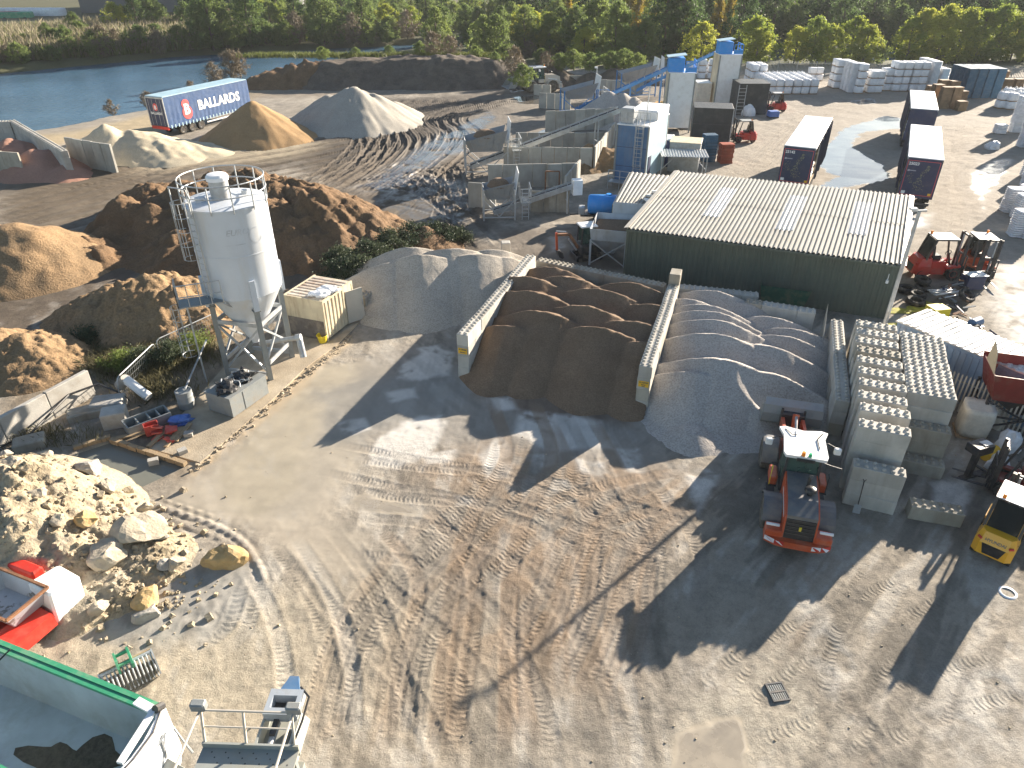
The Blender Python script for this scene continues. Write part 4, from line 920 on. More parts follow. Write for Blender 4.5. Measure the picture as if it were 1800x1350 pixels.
# legs
fdir = Vector((0.86, -1.32)).normalized(); lr = 1.62; feet = []
for k in range(4):
    a = math.atan2(fdir.y, fdir.x) + k * math.pi / 2; p = Vector((math.cos(a) * lr, math.sin(a) * lr, 0)); feet.append(p)
    b = MB(); q = p * ((RT + 0.05) / lr); b.box((p.x, p.y, 1.95), (0.22, 0.22, 3.9), a); b.box((p.x, p.y, 0.02), (0.42, 0.42, 0.04), a); b.box((p.x, p.y, 3.8), (0.34, 0.34, 0.06), a)
    lg = b.build('leg', 'galv_dull', silo); b = MB(); b.box((q.x, q.y, 4.6), (0.14, 0.24, 1.5), a); b.build('leg_bracket', 'tank_white', lg)
for k in range(4):
    a, c = feet[k], feet[(k + 1) % 4]; lo, hi = 0.35 if k % 2 else 0.9, 3.0
    MB().bar((a.x, a.y, hi), (c.x, c.y, hi), 0.07, 0.2).build('cross_beam', 'galv', silo); MB().bar((a.x, a.y, lo), (c.x, c.y, lo), 0.07, 0.2).build('cross_beam', 'galv', silo)
    MB().bar((a.x, a.y, hi - 0.1), (c.x, c.y, lo + 0.1), 0.09).build('brace', 'galv', silo); MB().bar((c.x * 0.97, c.y * 0.97, hi - 0.1), (a.x * 0.97, a.y * 0.97, lo + 0.1), 0.09).build('brace', 'galv', silo)
b = MB(); b.cyl((0.15, 0.05, 1.3), (2.2, -0.05, 1.7), 0.12, n=14); b.cyl((2.05, -0.04, 1.67), (2.3, -0.05, 1.72), 0.18, n=14); b.cyl((2.2, -0.05, 1.6), (2.35, -0.35, 0.75), 0.16, n=14); b.build('screw_auger', 'galv', silo, smooth=True)
# ladders
LX, LY = -2.3, -1.35
la = math.atan2(-LY, -LX)  # towards the tank
def ladder(name, bx_, by_, z0, z1, face, w=0.42, rung=0.3, cage0=None, r=0.021):
    b = MB(); tx, ty = -math.sin(face), math.cos(face)
    for s in (-1, 1): b.bar((bx_ + tx * w / 2 * s, by_ + ty * w / 2 * s, z0), (bx_ + tx * w / 2 * s, by_ + ty * w / 2 * s, z1), 0.05, 0.03)
    n = int((z1 - z0) / rung)
    for i in range(n): b.cyl((bx_ - tx * w / 2, by_ - ty * w / 2, z0 + 0.2 + i * rung), (bx_ + tx * w / 2, by_ + ty * w / 2, z0 + 0.2 + i * rung), 0.015, n=6)
    ld = b.build(name, 'galv', silo)
    if cage0 is not None:
        b = MB(); rr = 0.36; cx, cy = bx_ - math.cos(face) * 0.36, by_ - math.sin(face) * 0.36
        hoops = np.arange(cage0, z1 + 0.01, 0.62)
        for z in hoops:
            pts_ = [(cx + math.cos(face + math.pi + q) * rr, cy + math.sin(face + math.pi + q) * rr, z) for q in np.linspace(-2.2, 2.2, 13)]
            b.tube(pts_, 0.016, 5)
        for q in (-1.5, -0.75, 0, 0.75, 1.5): b.bar((cx + math.cos(face + math.pi + q) * rr, cy + math.sin(face + math.pi + q) * rr, hoops[0]), (cx + math.cos(face + math.pi + q) * rr, cy + math.sin(face + math.pi + q) * rr, hoops[-1]), 0.022)
        b.build('ladder_cage', 'galv', ld)
    return ld
ladder('ladder', LX, LY, 0, 4.4, la, cage0=1.6)
uxp, uyp = -1.0, -1.58; ladder('ladder', uxp, uyp, 4.5, 9.5, math.atan2(-uyp, -uxp), cage0=6.6)
pl = MB().box((-1.35, -1.8, 4.5), (1.9, 1.0, 0.05), 0.385).build('platform', 'galv_dull', silo)
b = MB(); cs = [(-0.95, -0.5), (0.95, -0.5), (0.95, 0.5), (-0.95, 0.5)]; cr, sr = math.cos(.385), math.sin(.385); cc = [(-1.35 + x * cr - y * sr, -1.8 + x * sr + y * cr) for x, y in cs]
for z in (5.0, 5.55): b.tube([(*cc[3], z), (*cc[0], z), (*cc[1], z)], 0.024, 6)
for i in range(2):
    for k in range(5):
        p = lerp(Vector((*cc[(3 + i) % 4], 0)), Vector((*cc[(4 + i) % 4], 0)), k / 4); b.bar((p.x, p.y, 4.5), (p.x, p.y, 5.55), 0.03)
b.build('platform_rail', 'galv', pl)
b = MB(); b.bar((cc[2][0], cc[2][1], 4.45), (cc[2][0] + 0.1, cc[2][1] + 0.3, 3.8), 0.08); b.bar((cc[1][0], cc[1][1], 4.45), (cc[1][0] + 0.2, cc[1][1] + 0.6, 3.9), 0.08); b.build('platform_bracket', 'galv', pl)
b = MB(); b.tube([(-.8, -1.75, 9.2), (-.85, -1.85, 9.6), (-1.7, -1.5, 9.6), (-1.7, -1.4, 9.2)], 0.03, 6); b.bar((-1.7, -1.45, 8.4), (-1.7, -1.45, 9.6), 0.045); b.bar((-.85, -1.8, 8.4), (-.85, -1.8, 9.6), 0.045); b.build('ladder_gate', 'galv', silo)
# faded lettering wrapped on the tank
def wrap_text(body, size, mname, parent, ang_c, z, r, sp=1.0):
    me = text_mesh(body, size, mname, 0.0, 0.006, shear=0.3, space=sp)
    for v in me.vertices:
        a = ang_c + v.co.x / r; v.co = Vector((math.cos(a) * r, math.sin(a) * r, z + v.co.y))
    return mobj('lettering', me, parent)
mat('faded_print', (0.46, 0.49, 0.53), 0.6, 0.25, 2.0, (0.62, 0.64, 0.66), 0.9, 2.5)
wrap_text('EURO', 0.38, 'faded_print', tank, -1.08, 7.62, RT + 0.006)
b = MB()
for k in range(14):
    a0 = -1.42 + k * 0.035; a1_ = a0 + 0.035; r = RT + 0.005
    b.quad((math.cos(a0) * r, math.sin(a0) * r, 7.06), (math.cos(a1_) * r, math.sin(a1_) * r, 7.06), (math.cos(a1_) * r, math.sin(a1_) * r, 7.10), (math.cos(a0) * r, math.sin(a0) * r, 7.10))
b.build('printed_line', 'faded_print', tank)
b = MB(); r = RT + 0.006; ring = []
for k in range(20):
    q0 = 1.2 + k * 0.24; q1 = q0 + 0.24
    pp = []
    for q, rad in ((q0, 0.30), (q1, 0.30), (q1, 0.37), (q0, 0.37)):
        a = -0.62 + math.cos(q) * rad / r; pp.append((math.cos(a) * r, math.sin(a) * r, 7.35 + math.sin(q) * rad))
    b.quad(*pp)
b.build('printed_ring', 'faded_print', tank)
# slab under the silo
b = MB(); sl = [P(u, v) for u, v in ((352, 815), (420, 757), (475, 708), (535, 650), (602, 600), (640, 560), (560, 555), (400, 640), (330, 720), (262, 790))]
b.prism([(p.x, p.y) for p in sl], -0.2, 0.07); mat('slab', (0.34, 0.28, 0.20), 0.85, 0.25, 0.9, (0.52, 0.45, 0.34), 0.7, 0.6, 0.4, 18); o = b.build('concrete_slab', 'slab'); tag(o, kind='structure')

# ================================================================== CREAM CONTAINER
N = Vector((-9.9, 33.75, 0.07)); ang_b = math.atan2(2.5, 0.95)
ct = thing('shipping_container', 'small cream steel container with a rusty roof behind the silo', 'container', N, ang_b)   # local x along the ribbed side, y to the left
LC, WC, HC = 2.9, 2.45, 2.35
def ribs_x(b, x0, x1, y, z0, z1, n, dep):
    for i in range(n):
        w = (x1 - x0) / n; b.prism([(x0 + w * (i + 0.15), y + 0.001 * 0), (x0 + w * (i + 0.28), y - dep), (x0 + w * (i + 0.62), y - dep), (x0 + w * (i + 0.75), y)], z0, z1)
b = MB(); b.bx(0.02, LC - 0.02, 0.02, WC - 0.02, 0.1, HC - 0.04); ribs_x(b, 0.1, LC - 0.8, 0.02, 0.18, HC - 0.15, 6, 0.045); b.build('body', 'cream_paint', ct)
b = MB()
for x in (0, LC - 0.1):
    for y in (0, WC - 0.1): b.bx(x, x + 0.1, y, y + 0.1, 0, HC)
b.bx(0.1, LC - 0.1, 0, 0.1, HC - 0.12, HC); b.bx(0.1, LC - 0.1, WC - 0.1, WC, HC - 0.12, HC); b.bx(0, 0.1, 0.1, WC - 0.1, HC - 0.12, HC); b.build('frame', 'cream_paint', ct)
b = MB(); b.bx(0.1, LC - 0.1, 0.1, WC - 0.1, HC - 0.08, HC - 0.03)
for i in range(8): b.bx(0.2 + i * 0.33, 0.36 + i * 0.33, 0.15, WC - 0.15, HC - 0.03, HC + 0.012)
b.build('roof', 'rust_roof', ct)
b = MB(); b.bx(-0.006, 0.0, 0.1, WC - 0.1, 0.05, 1.15); mat('splash', (0.15, 0.13, 0.115), 0.9, 0.3, 2, (0.40, 0.34, 0.26), 0.6, 1.8, 0.3, 12); b.build('dirty_plinth', 'splash', ct)
b = MB(); b.box((LC - 0.35, -0.25, 1.05), (0.06, 1.05, 1.9), R(62)); dr = b.build('door', 'sheet_tan', ct); MB().box((LC + 0.02, -0.52, 1.15), (0.04, 0.05, 0.3), R(62)).build('door_handle', 'galv', dr)
for k, (x, y, lb) in enumerate(((0.6, 0.5, 'limp white plastic bag on the roof edge of the cream container'), (1.25, 0.4, 'crumpled grey bag on the cream container roof beside the white bag'))):
    bm = bmesh.new(); bmesh.ops.create_icosphere(bm, subdivisions=3, radius=0.36)
    for v in bm.verts:
        n_ = float(fbm(v.co.x * 5 + k * 9, v.co.y * 5 + v.co.z * 4, 1.2, 3, 5 + k)); v.co *= 1 + 0.5 * n_; v.co.z = v.co.z * 0.5; v.co.x *= 1.5
    me = bpy.data.meshes.new('plastic_bag'); bm.to_mesh(me); bm.free(); me.materials.append(M('bag_white')); w = Matrix.Translation(N) @ Matrix.Rotation(ang_b, 4, 'Z') @ Vector((x, y, HC + 0.13))
    tag(mobj('plastic_bag', me, None, w), lb, 'bag')
o = MB().lathe([(0.20, 0.0), (0.27, 0.40), (0.31, 0.42), (0.30, 0.44), (0.25, 0.42), (0.18, 0.04)], 22, cap1=True).build('tub', 'yellow_bright', None, True, (*P(568, 603)[:2], 0.07)); tag(o, 'bright yellow plastic tub on the slab by the cream container', 'tub')

# ================================================================== CLUTTER BY THE SILO
K = Vector((-12.55, 26.45, 0.07)); tk = thing('steel_tank', 'galvanised steel box tank standing in front of the silo legs', 'tank', K, math.atan2(2.1, 1.0))
b = MB(); b.bx(0, 2.3, 0, 1.45, 0.05, 1.02); b.bx(-0.03, 2.33, -0.03, 1.48, 0.99, 1.05); b.bx(0.8, 0.84, -0.02, 1.47, 0.05, 1.0)
b.build('box', 'galv_dull', tk); MB().bx(0.05, 2.25, 0.1, 1.35, 0.0, 0.05).build('skid', 'dark_steel', tk)
def blob(name, label, cat, loc, sx, sy, sz, m, seed, amp=0.5, group=None, rz=0.0):
    bm = bmesh.new(); bmesh.ops.create_icosphere(bm, subdivisions=3, radius=1.0)
    for v in bm.verts:
        n_ = float(fbm(v.co.x * 2.3 + seed * 3.1, v.co.y * 2.3 + v.co.z * 1.7, 1.0, 4, seed)); v.co *= 1 + amp * n_
        if v.co.z < -0.3: v.co.z = -0.3 + (v.co.z + 0.3) * 0.1
        v.co.z += 0.3; v.co = Vector((v.co.x * sx, v.co.y * sy, v.co.z * sz))
    me = bpy.data.meshes.new(name); bm.to_mesh(me); bm.free(); me.materials.append(M(m)); o = mobj(name, me, None, loc, rz); return tag(o, label, cat, group)
mk = Matrix.Translation(K) @ Matrix.Rotation(math.atan2(2.1, 1.0), 4, 'Z')
blob('plastic_sheet', 'crumpled black plastic sheet on the near end of the steel tank', 'sheet', mk @ Vector((0.5, 0.75, 1.05)), 0.5, 0.5, 0.24, 'black_plastic', 3, 0.9)
blob('plastic_sheet', 'crumpled black plastic sheet on the far end of the steel tank', 'sheet', mk @ Vector((1.7, 0.65, 1.05)), 0.5, 0.5, 0.28, 'black_plastic', 6, 0.9)
b = MB()
for k in range(4):
    pp = [mk @ Vector((0.9 + 0.2 * k + 0.22 * math.sin(i * 0.7 + k), 0.2 + i * 0.12, 1.12 + 0.14 * abs(math.sin(i * 0.55 + k)))) for i in range(10)]; b.tube(pp, 0.028, 6)
tag(b.build('hose', 'galv'), 'tangled grey hoses lying across the top of the steel tank', 'hose')
o = MB().lathe([(0.36, 0), (0.36, 0.3), (0.375, 0.31), (0.36, 0.33), (0.36, 0.6), (0.375, 0.61), (0.36, 0.63), (0.37, 0.86), (0.33, 0.87), (0.32, 0.82)], 24).build('drum', 'galv_dull', None, True, (*P(330, 716)[:2], 0.07)); tag(o, 'grey steel drum beside the steel tank', 'drum')
t = thing('precast_block', 'square pale concrete block with a chamfered top near the drum', 'concrete block', P(206, 745), 0.35); MB().cbox(-0.5, 0.5, -0.42, 0.42, 0, 0.75, 0.04).build('body', 'concrete', t)
t = thing('precast_block', 'flat concrete block lying behind the square pale block', 'concrete block', P(193, 718), 0.2); MB().cbox(-0.7, 0.7, -0.5, 0.5, 0, 0.5, 0.05).build('body', 'concrete', t)
t = thing('precast_block', 'low concrete block half buried near the retaining wall', 'concrete block', P(155, 730), 0.5); MB().cbox(-0.8, 0.8, -0.4, 0.4, -0.1, 0.35, 0.05).build('body', 'concrete_stain', t)
t = thing('precast_block', 'stained concrete block in the mud by the settling pond', 'concrete block', P(55, 785), 0.5); MB().cbox(-0.6, 0.6, -0.4, 0.4, -0.1, 0.42, 0.05).build('body', 'concrete_stain', t)
t = thing('mould_box', 'grey steel mould trough with crossed dividers beside the pale block', 'mould box', P(262, 748), 0.75)
b = MB(); b.bx(-0.9, 0.9, -0.4, 0.4, 0, 0.06)
for s in (-1, 1): b.bx(-0.9, 0.9, s * 0.4 - 0.03, s * 0.4 + 0.03, 0, 0.5); b.bx(s * 0.9 - 0.03, s * 0.9 + 0.03, -0.4, 0.4, 0, 0.5)
b.build('box', 'galv_dull', t)
for x in (-0.4, 0.1, 0.5): MB().bx(x - 0.03, x + 0.03, -0.37, 0.37, 0.06, 0.46).build('divider', 'galv_dull', t)
t = thing('plastic_crate', 'broken red plastic crate standing on end on the verge', 'crate', P(270, 763) + Vector((0, 0, .05)), 0.6)
b = MB(); b.bx(-0.28, 0.28, -0.18, 0.18, 0, 0.04)
for s in (-1, 1): b.bx(-0.28, 0.28, s * 0.18 - .015, s * 0.18 + .015, 0.04, 0.5); b.bx(s * 0.28 - .015, s * 0.28 + .015, -0.165, 0.165, 0.04, 0.5)
b.build('shell', 'plastic_red', t)
for i, (u, v, r_, lb) in enumerate(((298, 765, 0.5, 'flattened red plastic crate pieces on the verge'), (300, 778, 0.2, 'small red plastic fragment nearest the pond kerb'))):
    t = thing('plastic_fragment', lb, 'debris', P(u, v), r_); b = MB()
    for k in range(7 if i == 0 else 2): b.box((random.uniform(-.5, .5) * (1 - i), random.uniform(-.3, .3) * (1 - i), 0.12 + 0.05 * k), (0.45, 0.3, 0.05), random.uniform(0, 3), random.uniform(-.4, .4), random.uniform(-.4, .4))
    b.build('pieces', 'plastic_red', t)
for i, (u0, v0, u1, v1, lb) in enumerate(((205, 775, 270, 764, 'long timber plank nearest the mould trough'), (262, 790, 290, 766, 'short pale timber plank across the verge'), (310, 780, 336, 750, 'timber plank right of the red plastic pieces'), (292, 790, 322, 758, 'narrow timber plank beside the red plastic pieces'))):
    a, c = P(u0, v0), P(u1, v1); b = MB(); b.bar((0, 0, 0.14), (c.x - a.x, c.y - a.y, 0.2), 0.2, 0.05); o = b.build('timber_plank', 'timber', None, loc=a); tag(o, lb, 'plank')
blob('rag', 'blue plastic rag heaped on the verge below the drum', 'rag', P(318, 745), 0.45, 0.4, 0.25, 'plastic_blue', 8, 1.0)
t = thing('pipe', 'pale plastic pipe leaning on rubble by the mesh barrier', 'pipe', P(232, 700), 0.0); MB().cyl((-0.1, 0.2, 0.9), (1.0, -0.3, 0.25), 0.22, n=16).build('tube', 'white_paint', t, smooth=True); MB().cyl((-0.55, 0.35, 0.5), (-0.1, 0.2, 0.95), 0.28, 0.24, 14).build('elbow', 'concrete', t, smooth=True)
t = thing('precast_block', 'small grey brick standing in the pond', 'brick', P(270, 812) - Vector((0, 0, 0.1)), 0.4); MB().bx(-.2, .2, -.12, .12, 0, 0.25).build('body', 'concrete', t)
t = thing('precast_block', 'pale broken brick on the verge edge at the pond corner', 'brick', P(322, 798), 0.7); MB().bx(-.18, .18, -.15, .15, 0, 0.25).build('body', 'concrete', t)
t = thing('precast_block', 'pale broken brick beside the timber planks', 'brick', P(333, 768), 0.2); MB().bx(-.18, .18, -.15, .15, 0, 0.25).build('body', 'concrete', t)
for i, (a, c, lb) in enumerate((((196, 775), (328, 818), 'long weathered timber kerb along the settling pond'), ((130, 790), (196, 770), 'short weathered timber kerb at the back of the settling pond'))):
    p, q = P(*a), P(*c); b = MB(); n = 8
    for k in range(n): x0, x1 = lerp(Vector((0, 0, 0)), q - p, k / n), lerp(Vector((0, 0, 0)), q - p, (k + 1) / n - 0.01); b.bar((x0.x, x0.y + random.uniform(-.02, .02), 0.04), (x1.x, x1.y + random.uniform(-.02, .02), 0.04), 0.2, 0.22)
    o = b.build('timber_kerb', 'timber', None, loc=p); tag(o, lb, 'kerb')
# retaining wall of precast panels
p0, p1 = Vector((-24.3, 18.6, 0)), Vector((-19.9, 28.6, 0)); d = (p1 - p0); L = d.length; t = thing('retaining_wall', 'pale concrete retaining wall holding back the yellowish soil heap', 'wall', p0, math.atan2(d.y, d.x))
n = 5
for k in range(n):
    b = MB(); b.cbox(k * L / n + 0.01, (k + 1) * L / n - 0.01, -0.12, 0.12, -0.1, 1.35 + random.uniform(-.03, .03), 0.03); b.build('panel', 'concrete', t)
# mesh barriers
def barrier(label, a, c, h, lean):
    a, c = P(*a), P(*c); d = c - a; L = d.length; t = thing('mesh_barrier', label, 'barrier', a, math.atan2(d.y, d.x)); t.rotation_euler.x = lean
    b = MB(); b.tube([(0, 0, 0), (0, 0, h - 0.2), (0.06, 0, h - 0.06), (0.2, 0, h), (L - 0.2, 0, h), (L - 0.06, 0, h - 0.06), (L, 0, h - 0.2), (L, 0, 0)], 0.028, 7); b.build('frame', 'galv', t)
    b = MB()
    n = int(L / 0.16)
    for i in range(1, n): b.bar((i * L / n, 0, 0.1), (i * L / n, 0, h - 0.02), 0.008)
    for z in np.arange(0.15, h, 0.3): b.bar((0, 0, z), (L, 0, z), 0.008)
    b.build('wire_mesh', 'galv_dull', t)
barrier('leaning mesh barrier panel nearest the retaining wall', (212, 704), (276, 640), 1.25, R(8)); barrier('mesh barrier panel nearest the silo ladder', (286, 636), (385, 588), 1.25, R(-3))
tag(MB().tube([P(285, 655) + Vector((0, 0, .1)), P(300, 635) + Vector((0, 0, .35)), P(312, 625) + Vector((0, 0, .4)), P(345, 624) + Vector((0, 0, .2))], 0.035, 6).build('hose', 'cabin_blue'), 'pale blue hose trailing through the weeds behind the barriers', 'hose')
tag(MB().bar((0, 0, 0.95), tuple(P(372, 648) - P(330, 716) + Vector((0, 0, 1.6))), 0.06).build('pole', 'galv', None, loc=P(334, 714)), 'grey pole propped from the drum up to the silo ladder', 'pole')
tag(MB().tube([P(0, 790) + Vector((0, 0, .1)), P(60, 775) + Vector((0, 0, .4)), P(130, 718) + Vector((0, 0, .75)), P(180, 697) + Vector((0, 0, .7)), P(215, 700) + Vector((0, 0, .3))], 0.05, 6).build('hose', 'black_plastic'), 'thick black hose running along the foot of the retaining wall', 'hose')

# ================================================================== WHITE ROOFED CONTAINER AND PALISADE ON THE RIGHT
t = thing('site_container', 'long container with a white ribbed roof and pale blue side right of the block stacks', 'container', (18.95, 31.3, 0), math.atan2(26.2 - 31.3, 22.1 - 18.95))
LL, WW, HH = 12.0, 2.45, 2.5
b = MB(); b.bx(0, LL, 0, WW, 0.1, HH)
for i in range(40): x = i * LL / 40; b.bx(x + 0.05, x + 0.2, -0.035, 0.0, 0.2, HH - 0.15)
mat('container_blue', (0.20, 0.29, 0.42), 0.55, 0.15, 1.5, (0.26, 0.20, 0.14), 0.4, 1.5, streak=True); b.build('body', 'container_blue', t)
b = MB(); b.bx(-0.05, LL, -0.05, WW + 0.05, HH + 0.002, HH + 0.05)
for i in range(36): x = i * LL / 36; b.prism([(x + 0.06, HH + 0.05), (x + 0.11, HH + 0.095), (x + 0.22, HH + 0.095), (x + 0.27, HH + 0.05)], -0.05, WW + 0.05, 'XZ')
mat('roof_white', (0.70, 0.69, 0.66), 0.55, 0.08, 1, (0.30, 0.29, 0.27), 0.85, 0.9, dlo=0.52, dhi=0.6); b.build('roof', 'roof_white', t)
def palisade(label, a, c, h=1.9):
    a = Vector((*a, 0)); c = Vector((*c, 0)); d = c - a; L = d.length; t = thing('palisade_fence', label, 'fence', a, math.atan2(d.y, d.x)); n = int(L / 0.17)
    me = MB().prism([(-0.035, 0.05), (0.035, 0.05), (0.035, h - 0.08), (0, h), (-0.035, h - 0.08)], -0.008, 0.008, 'XZ').mesh('pale', 'sheet_tan')
    for i in range(n + 1): mobj('pale', me, t, (i * L / n, 0.02, 0))
    for z in (0.45, h - 0.4): MB().bx(0, L, 0.03, 0.07, z - 0.03, z + 0.03).build('rail', 'galv_dull', t)
    return t
palisade('short palisade fence between the gravel bay wall and the left block stacks', (16.9, 34.6), (15.6, 31.6)); palisade('palisade fence in front of the white roofed container', (18.0, 29.9), (22.6, 24.4))
# ================================================================== VEHICLES
_wc = {}
def wheel(parent, x, y, z, r, w, lugs=18, tyre='rubber', rim='steel_grey', name='wheel', deep=0.05):
    k = (round(r, 3), round(w, 3), lugs, tyre)
    if k not in _wc:
        b = MB(); h = w / 2
        b.lathe([(r * 0.55, -h * 0.8), (r * 0.80, -h), (r * 0.95, -h * 0.9), (r * (1 - deep), -h * 0.7), (r * (1 - deep), h * 0.7), (r * 0.95, h * 0.9), (r * 0.80, h), (r * 0.55, h * 0.8)], 28, axis='Y', cap0=True, cap1=True)
        for i in range(lugs):
            a = 2 * math.pi * i / lugs
            for s in (-1, 1):
                aa = a + (0.5 * 2 * math.pi / lugs if s > 0 else 0); cx, cz = math.cos(aa) * r * 0.965, math.sin(aa) * r * 0.965
                mx = Matrix.Translation((cx, s * h * 0.42, cz)) @ Matrix.Rotation(-aa, 4, 'Y') @ Matrix.Rotation(0.5 * s, 4, 'X')
                d = (r * 0.07, h * 0.95, r * 0.16); vs = [(i_ * d[0] / 2, j * d[1] / 2, k_ * d[2] / 2) for i_ in (-1, 1) for j in (-1, 1) for k_ in (-1, 1)]
                b.add(vs, [(0, 1, 3, 2), (4, 6, 7, 5), (0, 4, 5, 1), (2, 3, 7, 6), (0, 2, 6, 4), (1, 5, 7, 3)], mx)
        _wc[k] = b.mesh('tyre', tyre, True)
        b = MB(); b.lathe([(r * 0.12, -h * 0.72), (r * 0.2, -h * 0.60), (r * 0.42, -h * 0.55), (r * 0.56, -h * 0.83), (r * 0.56, h * 0.83), (r * 0.42, h * 0.55), (r * 0.2, h * 0.60), (r * 0.12, h * 0.72)], 22, axis='Y'); _wc[k + ('rim', rim)] = b.mesh('rim', rim, True)
    elif k + ('rim', rim) not in _wc:
        b = MB(); h = w / 2; b.lathe([(r * 0.2, -h * 0.6), (r * 0.56, -h * 0.83), (r * 0.56, h * 0.83), (r * 0.2, h * 0.6)], 22, axis='Y'); _wc[k + ('rim', rim)] = b.mesh('rim', rim, True)
    o = mobj(name, _wc[k], parent, (x, y, z)); o.rotation_euler.y = random.random() * 3
    mobj('rim', _wc[k + ('rim', rim)], o); return o
def part(parent, name, m, fn, smooth=False, label=None):
    b = MB(); fn(b); o = b.build(name, m, parent, smooth)
    if label: o['label'] = label
    return o

# ---- wheel loader
def loader(label, loc, rz, red='loader_red', dark='loader_dark', roofm='white_paint', detail=True):
    t = thing('wheel_loader', label, 'wheel loader', loc, rz)
    for x in (1.75, 5.0):
        for s in (-1, 1): wheel(t, x, s * 1.02, 0.76, 0.76, 0.62, 20, 'rubber_muddy', 'galv_dull')
    def chas(b):
        b.cbox(0.55, 3.9, -0.55, 0.55, 0.55, 1.1, 0.06); b.cyl((1.75, -0.9, 0.76), (1.75, 0.9, 0.76), 0.2); b.cyl((5.0, -0.9, 0.76), (5.0, 0.9, 0.76), 0.2); b.cyl((3.75, 0, 0.5), (3.75, 0, 1.4), 0.16)
    part(t, 'chassis', 'dark_steel', chas)
    part(t, 'front_frame', red, lambda b: (b.cbox(3.85, 5.75, -0.5, 0.5, 0.6, 1.35, 0.06), b.prism([(4.15, 1.3), (5.5, 1.3), (5.0, 2.05), (4.5, 2.05)], -0.45, -0.32, 'XZ'), b.prism([(4.15, 1.3), (5.5, 1.3), (5.0, 2.05), (4.5, 2.05)], 0.32, 0.45, 'XZ')))
    def cw(b):
        b.prism([(0.05, -0.85), (0.0, -0.5), (0.0, 0.5), (0.05, 0.85), (0.25, 1.25), (0.75, 1.25), (0.85, 0.75), (0.85, -0.75), (0.75, -1.25), (0.25, -1.25)], 0.5, 0.82), [b.cbox(.22, .8, s_ * .92 - .33, s_ * .92 + .33, .825, 1.12, .05) for s_ in (-1, 1)]
    c = part(t, 'counterweight', red, cw)
    # chevron plates
    for k, (y0, y1, x0, x1) in enumerate(((-1.24, -0.88, 0.24, 0.06), (-0.86, -0.52, 0.05, 0.0), (0.52, 0.86, 0.0, 0.05), (0.88, 1.24, 0.06, 0.24))):
        b = MB(); b.slab((x0 - 0.004, y0, 0.6), (x1 - 0.004, y1, 0.6), (x1 - 0.004, y1, .82), (x0 - 0.004, y0, .82), -0.012); b.build('chevron_plate', 'text_white' if k % 2 else 'red_paint', c)
        b = MB(); b.slab((x0 - 0.02, y0 + 0.02, 0.62), (x1 - 0.02, y0 + 0.16, 0.62), (x1 - 0.02, y1 - 0.02, .8), (x0 - 0.02, y1 - 0.16, .8), -0.006); b.build('chevron_stripe', 'red_paint' if k % 2 else 'text_white', c)
    [part(t, 'tail_lamp_bar', 'white_paint', lambda b: b.box((0.42, s, 1.3), (0.08, 0.5, 0.09))) for s in (-1, 1)]
    # engine hood
    def hood_side(b, s): b.prism([(0.24, 0.83), (0.42, 1.95), (1.2, 2.22), (2.75, 2.35), (2.85, 1.05)], s * 0.60 - 0.03, s * 0.60 + 0.03, 'XZ')
    for s in (-1, 1): part(t, 'hood_side', red, lambda b: hood_side(b, s))
    for s in (-1, 1): part(t, 'hood_stripe', 'white_paint', lambda b: b.prism([(.75, 1.5), (2.3, 1.75), (2.3, 1.87), (.85, 1.62)], s * .635 - .004, s * .635 + .004, 'XZ'))
    part(t, 'hood_top', dark, lambda b: b.add([(0.40, -0.57, 1.96), (0.40, 0.57, 1.96), (1.2, 0.57, 2.24), (1.2, -0.57, 2.24), (2.78, 0.57, 2.37), (2.78, -0.57, 2.37), (0.40, -0.57, 1.7), (0.40, 0.57, 1.7), (2.78, -0.57, 1.7), (2.78, 0.57, 1.7)], [(0, 1, 2, 3), (3, 2, 4, 5), (0, 6, 7, 1), (0, 3, 5, 8, 6), (1, 7, 9, 4, 2), (5, 4, 9, 8)]))
    part(t, 'grille', 'black_plastic', lambda b: b.prism([(0.26, 0.83), (0.42, 1.92), (0.55, 1.92), (0.5, 0.83)], -0.56, 0.56, 'XZ'))
    for i in range(5):
        z = 1.08 + i * 0.17; part(t, 'grille_slat', 'dark_steel', lambda b: b.box((0.30 + (z - 0.95) * 0.12, 0, z), (0.06, 1.05, 0.045)))
    part(t, 'badge', 'yellow_bright', lambda b: b.box((0.31, 0.0, 1.38), (0.03, 0.09, 0.22)))
    e = part(t, 'exhaust', 'dark_steel', lambda b: b.tube([(2.0, -0.2, 2.2), (2.0, -0.2, 2.75), (1.92, -0.2, 2.95), (1.78, -0.2, 3.02)], 0.075, 10), True)
    part(t, 'pre_cleaner', 'black_plastic', lambda b: (b.cyl((1.55, -0.25, 2.25), (1.55, -0.25, 2.42), 0.12, n=16), b.lathe([(0.2, 2.42), (0.24, 2.5), (0.2, 2.6), (0.08, 2.66)], 18, (1.55, -0.25, 0))), True)
    for s in (-1, 1):
        def fend(b):
            pr = []
            for a in np.linspace(R(20), R(165), 9): pr.append((1.75 + math.cos(a) * 0.90, 0.76 + math.sin(a) * 0.90))
            for a in np.linspace(R(165), R(20), 9): pr.append((1.75 + math.cos(a) * 0.86, 0.76 + math.sin(a) * 0.86))
            b.prism(pr, s * 1.02 - 0.36, s * 1.02 + 0.36, 'XZ')
        part(t, 'rear_fender', dark, fend)
        def ff(b):
            pr = [(5.0 + math.cos(a) * 0.92, 0.76 + math.sin(a) * 0.92) for a in np.linspace(R(60), R(175), 8)] + [(5.0 + math.cos(a) * 0.87, 0.76 + math.sin(a) * 0.87) for a in np.linspace(R(175), R(60), 8)]
            b.prism(pr, s * 1.02 - 0.33, s * 1.02 + 0.33, 'XZ')
        part(t, 'front_fender', dark, ff)
